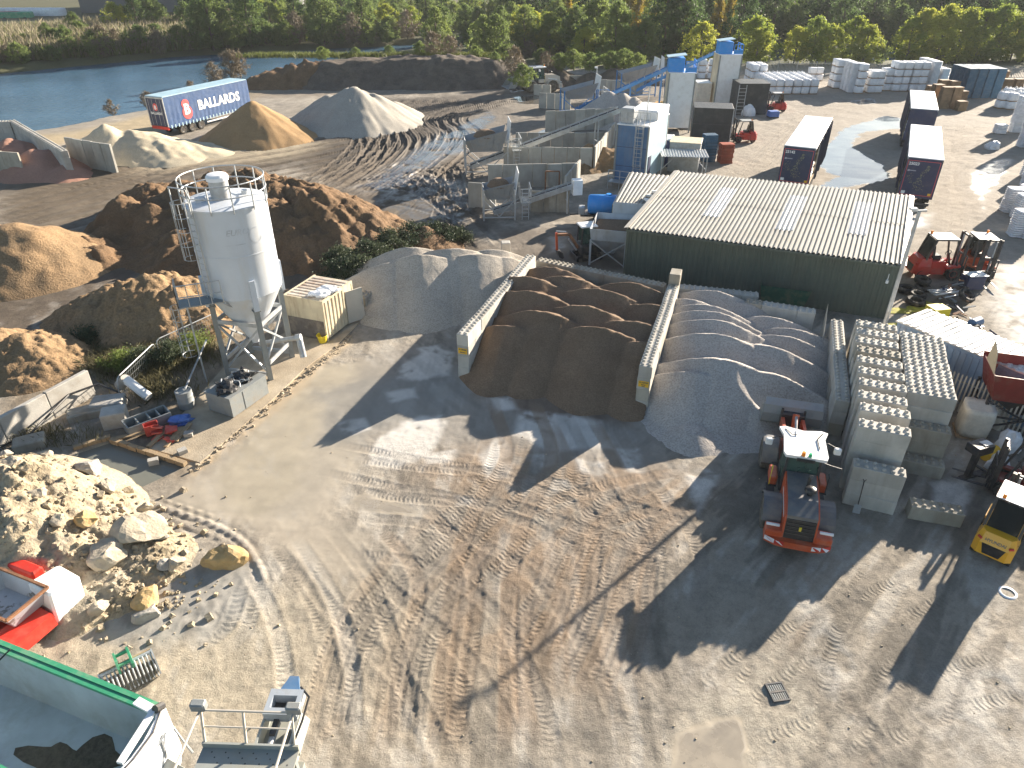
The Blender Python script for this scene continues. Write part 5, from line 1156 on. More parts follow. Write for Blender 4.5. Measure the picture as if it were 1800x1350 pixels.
        for z_ in (.55, .9, 1.28): part(t, 'step', 'dark_steel', lambda b: b.box((3.2, s * 1.0, z_), (0.6, 0.35, 0.05)))
        part(t, 'side_panel', red, lambda b: b.cbox(2.95, 3.85, s * 0.98 - 0.16, s * 0.98 + 0.16, 1.32, 1.75, 0.05))
        part(t, 'handrail', 'yellow_bright' if s > 0 else 'dark_steel', lambda b: b.tube([(2.95, s * 1.12, 1.3), (2.95, s * 1.12, 2.2), (3.1, s * 1.1, 2.3)], 0.022, 6))
    # cab
    cab = part(t, 'cab', 'dark_steel', lambda b: (b.cbox(2.75, 4.35, -0.72, 0.72, 1.2, 1.62, 0.05), [b.bar((x, y, 1.6), (x2, y * 0.92, 3.2), 0.09) for x, x2 in ((2.8, 2.95), (4.3, 4.15)) for y in (-0.68, 0.68)]))
    part(cab, 'rear_window', 'glass_green', lambda b: b.slab((2.82, -0.64, 1.62), (2.97, -0.58, 3.2), (2.97, 0.58, 3.2), (2.82, 0.64, 1.62), 0.012))
    part(cab, 'windscreen', 'glass_green', lambda b: b.slab((4.29, -0.64, 1.62), (4.14, -0.58, 3.2), (4.14, 0.58, 3.2), (4.29, 0.64, 1.62), 0.012))
    for s in (-1, 1): part(cab, 'side_window', 'glass_green', lambda b: b.slab((2.85, s * 0.70, 1.62), (4.25, s * 0.70, 1.62), (4.12, s * 0.64, 3.2), (2.98, s * 0.64, 3.2), 0.012))
    part(cab, 'seat', 'black_plastic', lambda b: (b.cbox(3.2, 3.75, -0.27, 0.27, 1.62, 2.0, 0.05), b.box((3.22, 0, 2.3), (0.16, 0.5, 0.75), 0, 0, -0.15)))
    part(cab, 'steering_wheel', 'black_plastic', lambda b: b.tube([(3.95 + 0.08 * math.cos(a), 0.2 * math.sin(a), 2.2 + 0.19 * math.cos(a)) for a in np.linspace(0, 6.0, 12)], 0.02, 6, True))
    rf = part(cab, 'roof', roofm, lambda b: b.prism([(2.62, -0.78), (2.62, 0.78), (2.85, 0.86), (4.1, 0.82), (4.62, 0.98), (4.72, 0.72), (4.55, 0), (4.72, -0.72), (4.62, -0.98), (4.1, -0.82), (2.85, -0.86)], 3.22, 3.36))
    part(cab, 'work_lamp', 'black_plastic', lambda b: b.box((2.62, 0.0, 3.2), (0.12, 0.7, 0.14)))
    part(cab, 'beacon', 'orange_lamp', lambda b: b.cyl((2.72, 0.12, 3.36), (2.72, 0.12, 3.55), 0.085, 0.07, 12)); part(cab, 'beacon', 'green_lamp', lambda b: b.cyl((2.72, -0.14, 3.36), (2.72, -0.14, 3.52), 0.075, 0.06, 12))
    part(cab, 'roof_strap', 'dark_steel', lambda b: (b.tube([(4.5, 0.75, 3.38), (4.1, 0.5, 3.40), (4.1, 0.3, 3.4), (4.5, 0.3, 3.4)], 0.018, 5), b.tube([(4.5, -0.75, 3.38), (4.0, -0.5, 3.40), (3.3, -0.55, 3.4)], 0.025, 5)))
    for s in (-1, 1):
        m_ = part(cab, 'mirror_arm', 'dark_steel', lambda b: b.tube([(4.1, s * 0.7, 3.1), (4.15, s * 1.0, 3.15), (3.95, s * 1.32, 3.1)], 0.025, 6)); part(m_, 'mirror', 'white_paint', lambda b: b.cbox(3.8, 4.0, s * 1.36 - 0.14, s * 1.36 + 0.14, 2.85, 3.15, 0.04))
    part(cab, 'lamp_arm', 'dark_steel', lambda b: b.tube([(2.9, -0.72, 3.0), (2.85, -1.0, 2.95), (2.8, -1.45, 2.9)], 0.025, 6))
    # lift arms and bucket
    part(t, 'lift_arm', red, lambda b: b.prism([(4.45, 1.85), (4.75, 2.05), (6.8, 1.75), (7.2, 1.25), (6.95, 1.1), (6.3, 1.5)], -0.52, -0.38, 'XZ')); part(t, 'lift_arm', red, lambda b: b.prism([(4.45, 1.85), (4.75, 2.05), (6.8, 1.75), (7.2, 1.25), (6.95, 1.1), (6.3, 1.5)], 0.38, 0.52, 'XZ'))
    part(t, 'tilt_link', red, lambda b: b.prism([(5.7, 1.5), (5.95, 1.45), (6.3, 2.35), (6.1, 2.5)], -0.13, 0.13, 'XZ'))
    part(t, 'tilt_cylinder', 'galv', lambda b: (b.cyl((4.5, 0, 1.75), (5.2, 0, 2.05), 0.10, n=12), b.cyl((5.2, 0, 2.05), (6.2, 0, 2.4), 0.06, n=10)))
    for s in (-1, 1): part(t, 'lift_cylinder', 'dark_steel', lambda b: (b.cyl((4.3, s * 0.28, 0.9), (5.2, s * 0.3, 1.15), 0.085, n=10), b.cyl((5.2, s * 0.3, 1.15), (5.7, s * 0.34, 1.3), 0.05, n=10)))
    part(t, 'hydraulic_hose', 'black_plastic', lambda b: [b.tube([(5.5, y, 1.5), (5.75, y + 0.1, 1.85), (6.05, y + 0.25, 1.75), (6.25, y + 0.35, 1.35)], 0.022, 5) for y in (-0.3, -0.1, 0.12)])
    bu = part(t, 'bucket', 'galv_dull', lambda b: b.prism([(6.45, 1.30), (6.50, 1.34), (6.55, 1.28), (6.42, 0.85), (6.48, 0.35), (6.75, 0.09), (7.75, 0.04), (7.75, 0.0), (6.7, 0.0), (6.38, 0.3), (6.30, 0.85)], -1.36, 1.36, 'XZ'))
    for s in (-1, 1): part(bu, 'bucket_side', 'galv_dull', lambda b: b.prism([(6.45, 1.30), (6.34, 0.85), (6.40, 0.32), (6.72, 0.03), (7.7, 0.03), (7.2, 0.75)], s * 1.34 - 0.02, s * 1.34 + 0.02, 'XZ'))
    bu.location = (.85, 0, .8)
    part(bu, 'cutting_edge', 'steel_grey', lambda b: b.bx(7.6, 7.85, -1.38, 1.38, -0.005, 0.035))
    part(bu, 'spill_guard', 'steel_grey', lambda b: b.slab((6.40, -1.3, 1.30), (6.40, 1.3, 1.30), (6.62, 1.3, 1.62), (6.62, -1.3, 1.62), 0.02))
    part(bu, 'quick_hitch', 'dark_steel', lambda b: (b.cbox(6.02, 6.36, -0.55, 0.55, 0.35, 1.1, 0.05), b.bar((6.2, -0.5, 0.3), (6.2, -0.5, 1.3), 0.1), b.bar((6.2, 0.5, 0.3), (6.2, 0.5, 1.3), 0.1)))
    return t
lo_p = P(1400, 966, .45); ld = loader('orange red wheel loader with a white cab roof digging into the grey gravel heap', (lo_p.x, lo_p.y, 0.02), R(74)); ld.scale = (.88, .88, .81)
for k_ in kids(ld):
    if k_.name.split('.')[0] in ('front_frame', 'front_fender', 'lift_arm', 'tilt_link', 'tilt_cylinder', 'lift_cylinder', 'hydraulic_hose', 'bucket') or (k_.name.startswith('wheel') and k_.location.x > 4): k_.location.x += .95
part(ld, 'articulation', 'dark_steel', lambda b: (b.cbox(3.8, 5.0, -.38, .38, .65, 1.25, .05), b.cyl((4.3, 0, .4), (4.3, 0, 1.5), .2)))

# ---- forklifts
def forklift(label, loc, rz, m='red_paint', sc=1.0, lift=0.15, roof='galv_dull', mastH=2.3, glazed=False, group='red forklift trucks'):
    t = thing('forklift_truck', label, 'forklift', loc, rz, group); t.scale = (sc,) * 3
    for s in (-1, 1): wheel(t, 0.42, s * 0.48, 0.27, 0.27, 0.22, 12, 'rubber', m); wheel(t, 1.95, s * 0.50, 0.34, 0.34, 0.26, 14, 'rubber', m)
    part(t, 'counterweight', m, lambda b: (b.prism([(0.0, -0.42), (0.0, 0.42), (0.14, 0.58), (0.75, 0.6), (0.75, -0.6), (0.14, -0.58)], 0.28, 0.72), b.add([(0.0, -0.42, 0.722), (0.0, 0.42, 0.722), (0.14, 0.58, 0.722), (0.75, 0.6, 0.722), (0.75, -0.6, 0.722), (0.14, -0.58, 0.722), (0.16, -0.36, 1.08), (0.16, 0.36, 1.08), (0.28, 0.48, 1.1), (0.75, 0.5, 1.12), (0.75, -0.5, 1.12), (0.28, -0.48, 1.1)], [(0, 1, 7, 6), (1, 2, 8, 7), (2, 3, 9, 8), (3, 4, 10, 9), (4, 5, 11, 10), (5, 0, 6, 11), (6, 7, 8, 9, 10, 11)])))
    part(t, 'rear_grille', 'black_plastic', lambda b: (b.prism([(-0.24, 0.34), (0.24, 0.34), (0.34, 0.72), (-0.34, 0.72)], -0.012, 0.05, 'YZ')))
    part(t, 'body', m, lambda b: (b.cbox(0.752, 1.5, -0.55, 0.55, 0.3, 0.98, 0.04), b.prism([(1.5, 0.3), (2.2, 0.34), (2.2, 0.55), (1.5, 0.62)], -0.36, 0.36, 'XZ'), b.prism([(1.5, 0.62), (1.75, 0.62), (2.2, 0.72), (2.2, 0.8), (1.95, 0.76), (1.5, 0.72)], -0.6, -0.38, 'XZ'), b.prism([(1.5, 0.62), (1.75, 0.62), (2.2, 0.72), (2.2, 0.8), (1.95, 0.76), (1.5, 0.72)], 0.38, 0.6, 'XZ')))
    part(t, 'seat', 'black_plastic', lambda b: (b.cbox(0.85, 1.32, -0.25, 0.25, 0.985, 1.18, 0.05), b.box((0.87, 0, 1.4), (0.12, 0.46, 0.55), 0, 0, -0.18)))
    part(t, 'steering_column', 'black_plastic', lambda b: (b.bar((1.95, 0, 0.6), (1.72, 0, 1.25), 0.08), b.tube([(1.70 + 0.09 * math.cos(a), 0.17 * math.sin(a), 1.27 + 0.12 * math.cos(a)) for a in np.linspace(0, 6, 10)], 0.018, 6, True)))
    g = part(t, 'overhead_guard', 'dark_steel', lambda b: ([b.bar((0.45, s * 0.5, 1.05), (0.72, s * 0.48, 2.1), 0.08) for s in (-1, 1)], [b.bar((2.05, s * 0.5, 0.75), (1.72, s * 0.48, 2.1), 0.07) for s in (-1, 1)], [b.bar((x, -0.5, 2.1), (x, 0.5, 2.1), 0.05) for x in (0.72, 0.9, 1.07, 1.24, 1.41, 1.58, 1.74)], [b.bar((0.7, s * 0.5, 2.1), (1.76, s * 0.5, 2.1), 0.07) for s in (-1, 1)]))
    part(g, 'roof_sheet', roof, lambda b: b.slab((0.66, -0.52, 2.125), (1.80, -0.52, 2.125), (1.80, 0.52, 2.125), (0.66, 0.52, 2.125), 0.02))
    part(g, 'rear_screen', 'glass_dark', lambda b: b.slab((0.44, -0.44, 1.1), (0.44, 0.44, 1.1), (0.69, 0.44, 2.05), (0.69, -0.44, 2.05), 0.01))
    part(g, 'beacon', 'orange_lamp', lambda b: b.cyl((0.75, 0.32, 2.15), (0.75, 0.32, 2.3), 0.06, n=10))
    mt = part(t, 'mast', 'dark_steel', lambda b: ([b.bx(2.25, 2.38, s * 0.36 - 0.05, s * 0.36 + 0.05, 0.1, mastH) for s in (-1, 1)], [b.bx(2.29, 2.36, s * 0.25 - 0.04, s * 0.25 + 0.04, 0.15, mastH + 0.05) for s in (-1, 1)], [b.bx(2.26, 2.34, -0.4, 0.4, z, z + 0.08) for z in (0.3, mastH * 0.55, mastH - 0.08)]))
    part(mt, 'lift_cylinder', 'galv', lambda b: b.cyl((2.28, 0.16, 0.2), (2.28, 0.16, mastH - 0.1), 0.04, n=8))
    part(t, 'carriage', 'dark_steel', lambda b: ([b.bx(2.40, 2.46, -0.52, 0.52, lift + z, lift + z + 0.09) for z in (0.1, 0.42)], [b.bx(2.41, 2.45, y, y + 0.04, lift + 0.1, lift + 1.1) for y in (-0.5, -0.25, 0, 0.22, 0.46)], b.bx(2.41, 2.45, -0.5, 0.5, lift + 1.08, lift + 1.13)))
    for s in (-1, 1): part(t, 'fork', 'dark_steel', lambda b: (b.bx(2.46, 2.51, s * 0.28 - 0.05, s * 0.28 + 0.05, lift, lift + 0.52), b.prism([(2.51, lift), (3.6, lift + 0.01), (3.6, lift + 0.02), (2.51, lift + 0.05)], s * 0.28 - 0.05, s * 0.28 + 0.05, 'XZ')))
    for s in (-1, 1): part(t, 'tail_lamp', 'red_paint', lambda b: b.box((0.05, s * 0.45, 0.86), (0.06, 0.14, 0.06), s * -0.7))
    return t
q = P(1733, 990); fy = forklift('bright yellow forklift truck with a white roof at the right edge', (q.x, q.y, 0), R(47), 'yellow_paint', 1.06, 0.2, 'white_clean', 2.2, group=None)
o = place_text('HYUNDAI', 0.135, 'text_dark', fy, (0.055, 0, 0.85), (R(66), 0, R(-90)), bold=0.003, extrude=0.003)
forklift('red forklift truck beside the stacked pallets and black sheeted box', (26.3, 79.4, 0), R(184), sc=1.05, lift=0.3)
forklift('red forklift truck beside the far black container', (34.9, 95.8, 0), R(182), sc=1.05, lift=0.3, roof='galv')
forklift('red forklift truck parked at the corner of the shed', (25.6, 42.9, 0), R(-3), sc=1.25, roof='white_paint')
forklift('forklift truck seen from its mast end beside the scrap', (30.1, 44.6, 0), R(-97), sc=1.2, roof='white_paint', m='loader_red')
forklift('dark red forklift truck cut by the right edge behind the yellow forklift', (21.0, 20.6, 0), R(150), sc=1.05, m='hopper_red', roof='white_paint', mastH=2.0)

# ---- curtain-sided trailers
def frame_from(a, c):
    d = Vector((c[0] - a[0], c[1] - a[1], 0)); return math.atan2(d.y, d.x), d.length
def trailer(label, p_near, p_far, L=13.4, number=None, navy='navy', loaded=1, curtain_side=-1, show_map=True, group='open curtain sided trailers'):
    rz, _ = frame_from(p_near, p_far); W = 2.5; H0, H1 = 1.25, 4.2
    t = thing('curtain_trailer', label, 'trailer', (p_near[0], p_near[1], 0), rz, group)      # local x away from the viewer's end, y to the left
    part(t, 'roof', 'white_clean', lambda b: (b.cbox(0, L, -W / 2, W / 2, H1 - 0.06, H1, 0.03)))
    part(t, 'cant_rail', 'galv', lambda b: [b.bx(0, L, s * (W / 2 - 0.05) - 0.05, s * (W / 2 - 0.05) + 0.05, H1 - 0.22, H1 - 0.062) for s in (-1, 1)])
    e = part(t, 'end_wall', navy, lambda b: b.bx(0, 0.09, -W / 2, W / 2, H0 - 0.15, H1 - 0.065))
    part(t, 'far_end_wall', navy, lambda b: b.bx(L - 0.09, L, -W / 2, W / 2, H0 - 0.15, H1 - 0.065))
    part(t, 'floor', 'timber', lambda b: b.bx(0.09, L - 0.09, -W / 2, W / 2, H0 - 0.12, H0))
    part(t, 'chassis', 'dark_steel', lambda b: ([b.bx(0.3, L - 0.3, s * 0.45 - 0.07, s * 0.45 + 0.07, 0.85, H0 - 0.12) for s in (-1, 1)], b.bx(0.05, 0.25, -1.15, 1.15, 0.55, 0.75)))
    for k in range(3):
        for s in (-1, 1): wheel(t, 2.0 + 1.32 * k, s * 1.02, 0.5, 0.5, 0.38, 20, 'rubber', 'galv_dull')
    for x in (L - 2.8,): part(t, 'landing_leg', 'steel_grey', lambda b: [b.bx(x, x + 0.14, s * 0.8 - 0.07, s * 0.8 + 0.07, 0.05, H0 - 0.12) for s in (-1, 1)])
    part(t, 'pillar', 'galv', lambda b: [b.bx(x, x + 0.1, s * (W / 2 - 0.06) - 0.04, s * (W / 2 - 0.06) + 0.04, H0, H1 - 0.22) for x in (L * 0.33, L * 0.66) for s in (-1, 1)])
    # drawn-back curtains hanging in folds
    def folds(b, x0, x1, s, n, out=0.12):
        pr = []; 
        for i in range(n + 1):
            x = x0 + (x1 - x0) * i / n; y = s * (W / 2 + 0.02 + (out if i % 2 else 0.0)); pr.append((x, y))
        for (xa, ya), (xb, yb) in zip(pr[:-1], pr[1:]): b.slab((xa, ya, H0 - 0.55), (xb, yb, H0 - 0.55), (xb, yb * 0.995, H1 - 0.2), (xa, ya * 0.995, H1 - 0.2), 0.012)
    s = curtain_side
    for x0, x1, n in ((L * 0.30, L * 0.38, 10), (L * 0.52, L * 0.58, 8), (L * 0.70, L * 0.98, 26)):
        part(t, 'curtain', 'curtain', lambda b: folds(b, x0, x1, s, n))
    part(t, 'curtain', 'curtain', lambda b: b.bx(0.1, L - 0.1, -s * W / 2 - 0.01, -s * W / 2 + 0.012, H0 - 0.15, H1 - 0.2))
    # print on the end wall (thin raised film)
    if show_map:
        part(e, 'border_line', 'text_red', lambda b: [b.bx(-0.012, -0.001, -1.13, 1.13, z, z + 0.035) for z in (H0 + 0.05, H1 - 0.28)] + [b.bx(-0.0125, -0.0015, y, y + 0.035, H0 + 0.05, H1 - 0.25) for y in (-1.13, 1.10)])
        def dots(b):
            rnd = random.Random(5)
            for _ in range(150):
                v = rnd.random(); c = -0.12 + 0.22 * math.sin(v * 4.0) - 0.15 * v; w = 0.12 + 0.42 * (1 - v) * (0.6 + 0.4 * math.sin(v * 9)); y = c + rnd.uniform(-w, w) * 0.9; z = H0 + 0.45 + v * 1.95
                a = rnd.uniform(0.010, 0.024); b.bx(-0.011, -0.002, y - a, y + a, z - a, z + a)
            for _ in range(50):
                y = 0.72 + rnd.uniform(-0.22, 0.22); z = H0 + 0.95 + rnd.uniform(0, 0.8); a = rnd.uniform(0.008, 0.018); b.bx(-0.011, -0.002, y - a, y + a, z - a, z + a)
        mat('map_dots', (0.30, 0.30, 0.17), 0.6, 0.3); o_ = part(e, 'map_print', 'map_dots', dots); o_['kind'] = 'stuff'
        part(e, 'logo_print', 'text_grey', lambda b: (b.bx(-0.011, -0.002, 0.86, 1.02, H0 + 1.86, H0 + 2.0), b.bx(-0.011, -0.002, 0.42, 0.84, H0 + 1.90, H0 + 1.96)))
        part(e, 'marker_plate', 'text_white', lambda b: b.bx(-0.013, -0.002, 0.78, 1.06, H0 + 0.12, H0 + 0.34)); part(e, 'marker_plate', 'sign_yellow', lambda b: b.bx(-0.013, -0.002, -1.06, -0.84, H0 + 0.12, H0 + 0.3))
    if number: place_text(number, 0.30, 'text_white', e, (-0.008, 0.68, H1 - 0.5), (R(90), 0, R(-90)), bold=0.008)
    # palletised load
    if loaded:
        for k in range(loaded):
            x = 0.25 + k * 1.25
            for j in (-0.6, 0.6):
                o = mobj('bag_load', PAL['load'], None); 
                mx = Matrix.Translation((p_near[0], p_near[1], 0)) @ Matrix.Rotation(rz, 4, 'Z') @ Vector((x + 0.55, j, H0)); o.location = mx; o.rotation_euler.z = rz
                tag(o, f'wrapped white bag load, {ORD[k]} on the {"right" if j < 0 else "left"} inside {"trailer " + number if number else "the far trailer"}', 'bag load', 'bag loads in the trailers')
    return t
def bag_stack_mesh(L, W, H, layers, m, seed, sag=0.05):
    """shrink-wrapped pallet load of stacked sacks: rounded layers, uneven edges"""
    rnd = random.Random(seed); b = MB(); h = H / layers
    for k in range(layers):
        dx, dy = rnd.uniform(-.025, .025), rnd.uniform(-.025, .025); n = 18; rings = []
        for f, ins in ((0.02, 0.07), (0.25, 0.0), (0.75, 0.0), (0.98, 0.08)):
            for i in range(n):
                a = 2 * math.pi * i / n; c, s = math.cos(a), math.sin(a); e = 0.28
                x = math.copysign(abs(c) ** e, c) * (L / 2 - ins) + dx; y = math.copysign(abs(s) ** e, s) * (W / 2 - ins) + dy
                b.v.append((x + rnd.uniform(-.012, .012), y + rnd.uniform(-.012, .012), (k + f) * h))
        o = len(b.v) - 4 * n
        for r_ in range(3):
            for i in range(n): b.f.append((o + r_ * n + i, o + r_ * n + (i + 1) % n, o + (r_ + 1) * n + (i + 1) % n, o + (r_ + 1) * n + i))
        b.f.append(tuple(o + i for i in reversed(range(n)))); b.f.append(tuple(o + 3 * n + i for i in range(n)))
    return b.mesh('bag_load', m, True)
PAL = {'load': bag_stack_mesh(1.15, 1.1, 1.35, 5, 'bag_white', 1)}
def mid(a, c): return ((a.x + c.x) / 2, (a.y + c.y) / 2)
H4 = 4.2
trailer('navy curtain trailer standing alone with its curtains drawn back, left of the puddle', mid(P(1378.2, 255.7, H4), P(1436, 259.6, H4)), mid(P(1416, 203, H4), P(1463, 207, H4)), 13.2, '25142', loaded=2, curtain_side=-1)
trailer('navy curtain trailer nearest the shed corner, right of the puddle', mid(P(1597, 276, H4), P(1659, 280, H4)), mid(P(1601, 219.5, H4), P(1655, 223, H4)), 13.0, '25023', loaded=2, curtain_side=1)
trailer('navy curtain trailer parked behind another, farthest along the yard', mid(P(1602, 189, H4), P(1650, 194, H4)), mid(P(1601.5, 157.5, H4), P(1641, 160, H4)), 11.5, None, loaded=2, curtain_side=1, show_map=False)

# ---- blue lettered trailer by the lake
A_, B_ = P(284, 171, H4), P(425, 141, H4); rzb, lb_ = frame_from(A_, B_); Lb, Wb = 13.0, 2.55
t = thing('curtain_trailer', 'blue curtain trailer with BALLARDS lettering parked by the lake', 'trailer', (A_.x, A_.y, 0), rzb)     # local x along the lettered side, y into the trailer
part(t, 'roof', 'cabin_pale', lambda b: b.cbox(0, Lb, 0, Wb, 4.14, 4.22, 0.04)); M('cabin_pale')
cu = part(t, 'curtain', 'blue_cover' if 'blue_cover' in MATS else mat('blue_cover', (0.034, 0.085, 0.21), 0.5, 0.12, 1.0, (0.09, 0.14, 0.24), 0.4, 0.8, 0.6, 2.0) and 'blue_cover', lambda b: [b.slab((x, -0.012 - 0.02 * (i % 2), 1.0), (x + Lb / 40, -0.012 - 0.02 * ((i + 1) % 2), 1.0), (x + Lb / 40, -0.012, 4.12), (x, -0.012, 4.12), 0.012) for i, x in enumerate(np.arange(0.05, Lb - 0.05, Lb / 40))])
part(t, 'body', 'navy', lambda b: b.bx(0.03, Lb, 0.02, Wb, 1.15, 4.12))
for i in range(24): part(cu, 'buckle_strap', 'cabin_pale', lambda b: b.box((0.4 + i * 0.52, -0.05, 1.08), (0.16, 0.02, 0.34)))
part(t, 'rear_frame', 'galv', lambda b: ([b.bx(-0.05, 0.05, y, y + 0.08, 1.1, 4.14) for y in (-0.02, Wb - 0.06)], b.bx(-0.05, 0.05, 0, Wb, 3.98, 4.13)))
for y0 in (0.1, 1.3):
    d_ = part(t, 'rear_door', 'navy', lambda b: b.bx(-0.035, 0.0, y0, y0 + 1.16, 1.15, 3.96)); part(d_, 'lock_bar', 'galv', lambda b: [b.cyl((-0.06, y0 + q_, 1.2), (-0.06, y0 + q_, 3.9), 0.02, n=6) for q_ in (0.3, 0.85)])
part(t, 'bumper', 'red_paint', lambda b: b.bx(-0.06, 0.12, 0.05, Wb - 0.05, 0.78, 1.1)); part(t, 'side_guard', 'white_paint', lambda b: [b.bx(5.6, 10.5, 0.02, 0.07, z, z + 0.14) for z in (0.55, 0.9)]); part(t, 'chassis', 'dark_steel', lambda b: b.bx(0.3, Lb - 0.3, 0.7, Wb - 0.7, 0.8, 1.14))
part(t, 'mudguard', 'galv', lambda b: b.bx(1.2, 5.4, -0.02, 0.45, 1.04, 1.08))
for k in range(3):
    for y in (0.2, Wb - 0.2): wheel(t, 2.0 + 1.34 * k, y, 0.5, 0.5, 0.36, 20, 'rubber', 'galv')
place_text('BALLARDS', 1.42, 'text_white', cu, (8.0, -0.05, 2.55), (R(90), 0, 0), bold=0.05, extrude=0.006)
lg = part(cu, 'emblem', 'text_red', lambda b: ([b.prism([(3.0 + math.cos(a) * rx_, z0 + math.sin(a) * rz_) for a in np.linspace(0, 2 * math.pi, 18)[:-1]], -0.06, -0.05, 'XZ') for z0, rx_, rz_ in ((2.15, 0.72, 0.72),)]))
part(cu, 'emblem', 'text_red', lambda b: b.prism([(2.9 + math.cos(a) * 0.55, 3.05 + math.sin(a) * 0.5) for a in np.linspace(0, 2 * math.pi, 16)[:-1]], -0.062, -0.052, 'XZ'))
place_text('B', 1.5, 'text_white', cu, (2.98, -0.07, 2.45), (R(90), 0, 0), bold=0.06, extrude=0.006)
place_text('B', 0.55, 'text_white', t, (-0.065, Wb / 2, 3.05), (R(90), 0, R(-90)), bold=0.02); place_text('BALLARDS', 0.34, 'text_white', t, (-0.065, Wb / 2, 2.45), (R(90), 0, R(-90)), bold=0.01)
part(t, 'emblem', 'text_red', lambda b: b.prism([(Wb / 2 + math.cos(a) * 0.33, 3.1 + math.sin(a) * 0.4) for a in np.linspace(0, 2 * math.pi, 16)[:-1]], -0.05, -0.045, 'YZ'))

# ---- mini excavator
t = thing('mini_excavator', 'mini excavator with an orange arm and white cab roof left of the shed', 'excavator', (*P(1032, 452)[:2], 0), R(195))
for s in (-1, 1): part(t, 'track', 'rubber', lambda b: b.prism([(-0.85, 0.1), (-0.7, 0.0), (0.7, 0.0), (0.85, 0.1), (0.85, 0.3), (0.7, 0.42), (-0.7, 0.42), (-0.85, 0.3)], s * 0.55 - 0.15, s * 0.55 + 0.15, 'XZ'))
part(t, 'undercarriage', 'dark_steel', lambda b: b.bx(-0.4, 0.4, -0.4, 0.4, 0.15, 0.5)); part(t, 'upper_body', 'dark_steel', lambda b: b.cbox(-0.85, 0.7, -0.6, 0.6, 0.52, 1.05, 0.08))
c = part(t, 'cab', 'dark_steel', lambda b: ([b.bar((x, y, 1.05), (x * 0.9, y, 2.25), 0.07) for x in (-0.35, 0.6) for y in (-0.5, 0.35)])); part(c, 'roof', 'white_paint', lambda b: b.cbox(-0.5, 0.68, -0.6, 0.45, 2.25, 2.34, 0.04)); [part(c, 'window', 'glass_green', lambda b: b.bx(-0.3, 0.52, y_, y_ + .02, 1.1, 2.22)) for y_ in (-.5, .33)]
part(c, 'beacon', 'orange_lamp', lambda b: b.cyl((-0.3, 0, 2.34), (-0.3, 0, 2.48), 0.06, n=10))
part(t, 'boom', 'rust', lambda b: (b.bar((0.7, 0, 0.75), (1.35, 0, 1.75), 0.18), b.bar((1.35, 0, 1.75), (2.25, 0, 1.8), 0.16))); part(t, 'dipper', 'loader_red', lambda b: b.bar((2.28, 0, 1.95), (2.2, 0, 0.75), 0.14)); part(t, 'boom_cylinder', 'galv', lambda b: (b.cyl((0.8, 0, 0.6), (1.4, 0, 1.45), 0.06), b.cyl((1.6, 0, 1.95), (2.3, 0, 2.05), 0.05)))
part(t, 'bucket', 'dark_steel', lambda b: b.prism([(2.25, 0.75), (2.1, 0.3), (1.85, 0.15), (1.75, 0.25), (1.85, 0.55), (2.05, 0.75)], -0.25, 0.25, 'XZ')); part(t, 'blade', 'dark_steel', lambda b: b.bx(0.95, 1.02, -0.75, 0.75, 0.02, 0.35))
# ---- water bowser
t = thing('water_bowser', 'bright blue water bowser on twin axles behind the shed', 'bowser', (*P(1056, 389)[:2], 0), R(-4))
part(t, 'tank', 'blue_bright', lambda b: b.lathe([(0.15, -1.3), (0.6, -1.25), (0.72, -1.1), (0.72, 1.1), (0.6, 1.25), (0.15, 1.3)], 24, (0.2, 0, 1.35), 'X'), True); part(t, 'filler', 'blue_bright', lambda b: b.cyl((0.5, 0, 2.02), (0.5, 0, 2.16), 0.22, n=14)); part(t, 'chassis', 'dark_steel', lambda b: b.bx(-1.6, 1.5, -0.5, 0.5, 0.5, 0.64)); part(t, 'drawbar', 'dark_steel', lambda b: b.bar((-1.6, 0, 0.56), (-2.4, 0, 0.5), 0.1)); part(t, 'pump', 'galv', lambda b: b.cbox(-1.75, -1.3, -0.4, 0.4, 0.64, 1.15, 0.05))
for x in (-0.25, 0.85):
    for s in (-1, 1): wheel(t, x, s * 0.72, 0.4, 0.4, 0.26, 16, 'rubber', 'galv')
# ---- feed hopper at the shed's left end
t = thing('feed_hopper', 'grey steel feed hopper on braced legs at the left end of the shed', 'hopper', (*P(1066, 468)[:2], 0), R(-14))
W2, D2, z1_, z2_ = 1.15, 1.5, 1.75, 2.55
part(t, 'bin', 'steel_pale' if 'steel_pale' in MATS else mat('steel_pale', (0.40, 0.44, 0.48), 0.5, 0.1, 1.5, MUD, 0.4, 1.8, metal=0.2, streak=True) and 'steel_pale', lambda b: ([b.slab((-W2, y, z1_), (W2, y, z1_), (W2 * 1.08, y * 1.1 if y else -0.15, z2_), (-W2 * 1.08, y * 1.1 if y else -0.15, z2_), 0.02) for y in (0.0, D2 * 2)], [b.slab((s * W2, 0, z1_), (s * W2, 2 * D2, z1_), (s * W2 * 1.08, 2 * D2 * 1.1, z2_), (s * W2 * 1.08, -0.15, z2_), 0.02) for s in (-1, 1)]))
part(t, 'cone', 'steel_pale', lambda b: b.add([(-W2, 0, z1_), (W2, 0, z1_), (W2, 2 * D2, z1_), (-W2, 2 * D2, z1_), (-0.3, D2 - 0.4, 0.5), (0.3, D2 - 0.4, 0.5), (0.3, D2 + 0.4, 0.5), (-0.3, D2 + 0.4, 0.5)], [(0, 1, 5, 4), (1, 2, 6, 5), (2, 3, 7, 6), (3, 0, 4, 7)]))
for x in (-W2, W2):
    for y in (0, 2 * D2): part(t, 'leg', 'steel_pale', lambda b: b.bar((x, y, 0), (x, y, z1_), 0.12))
for a in ((-W2, W2), (W2, -W2)): part(t, 'brace', 'galv', lambda b: b.bar((a[0], -0.02 if a[0] < 0 else -0.06, 0.1), (a[1], -0.02 if a[0] < 0 else -0.06, z1_ - 0.05), 0.06))
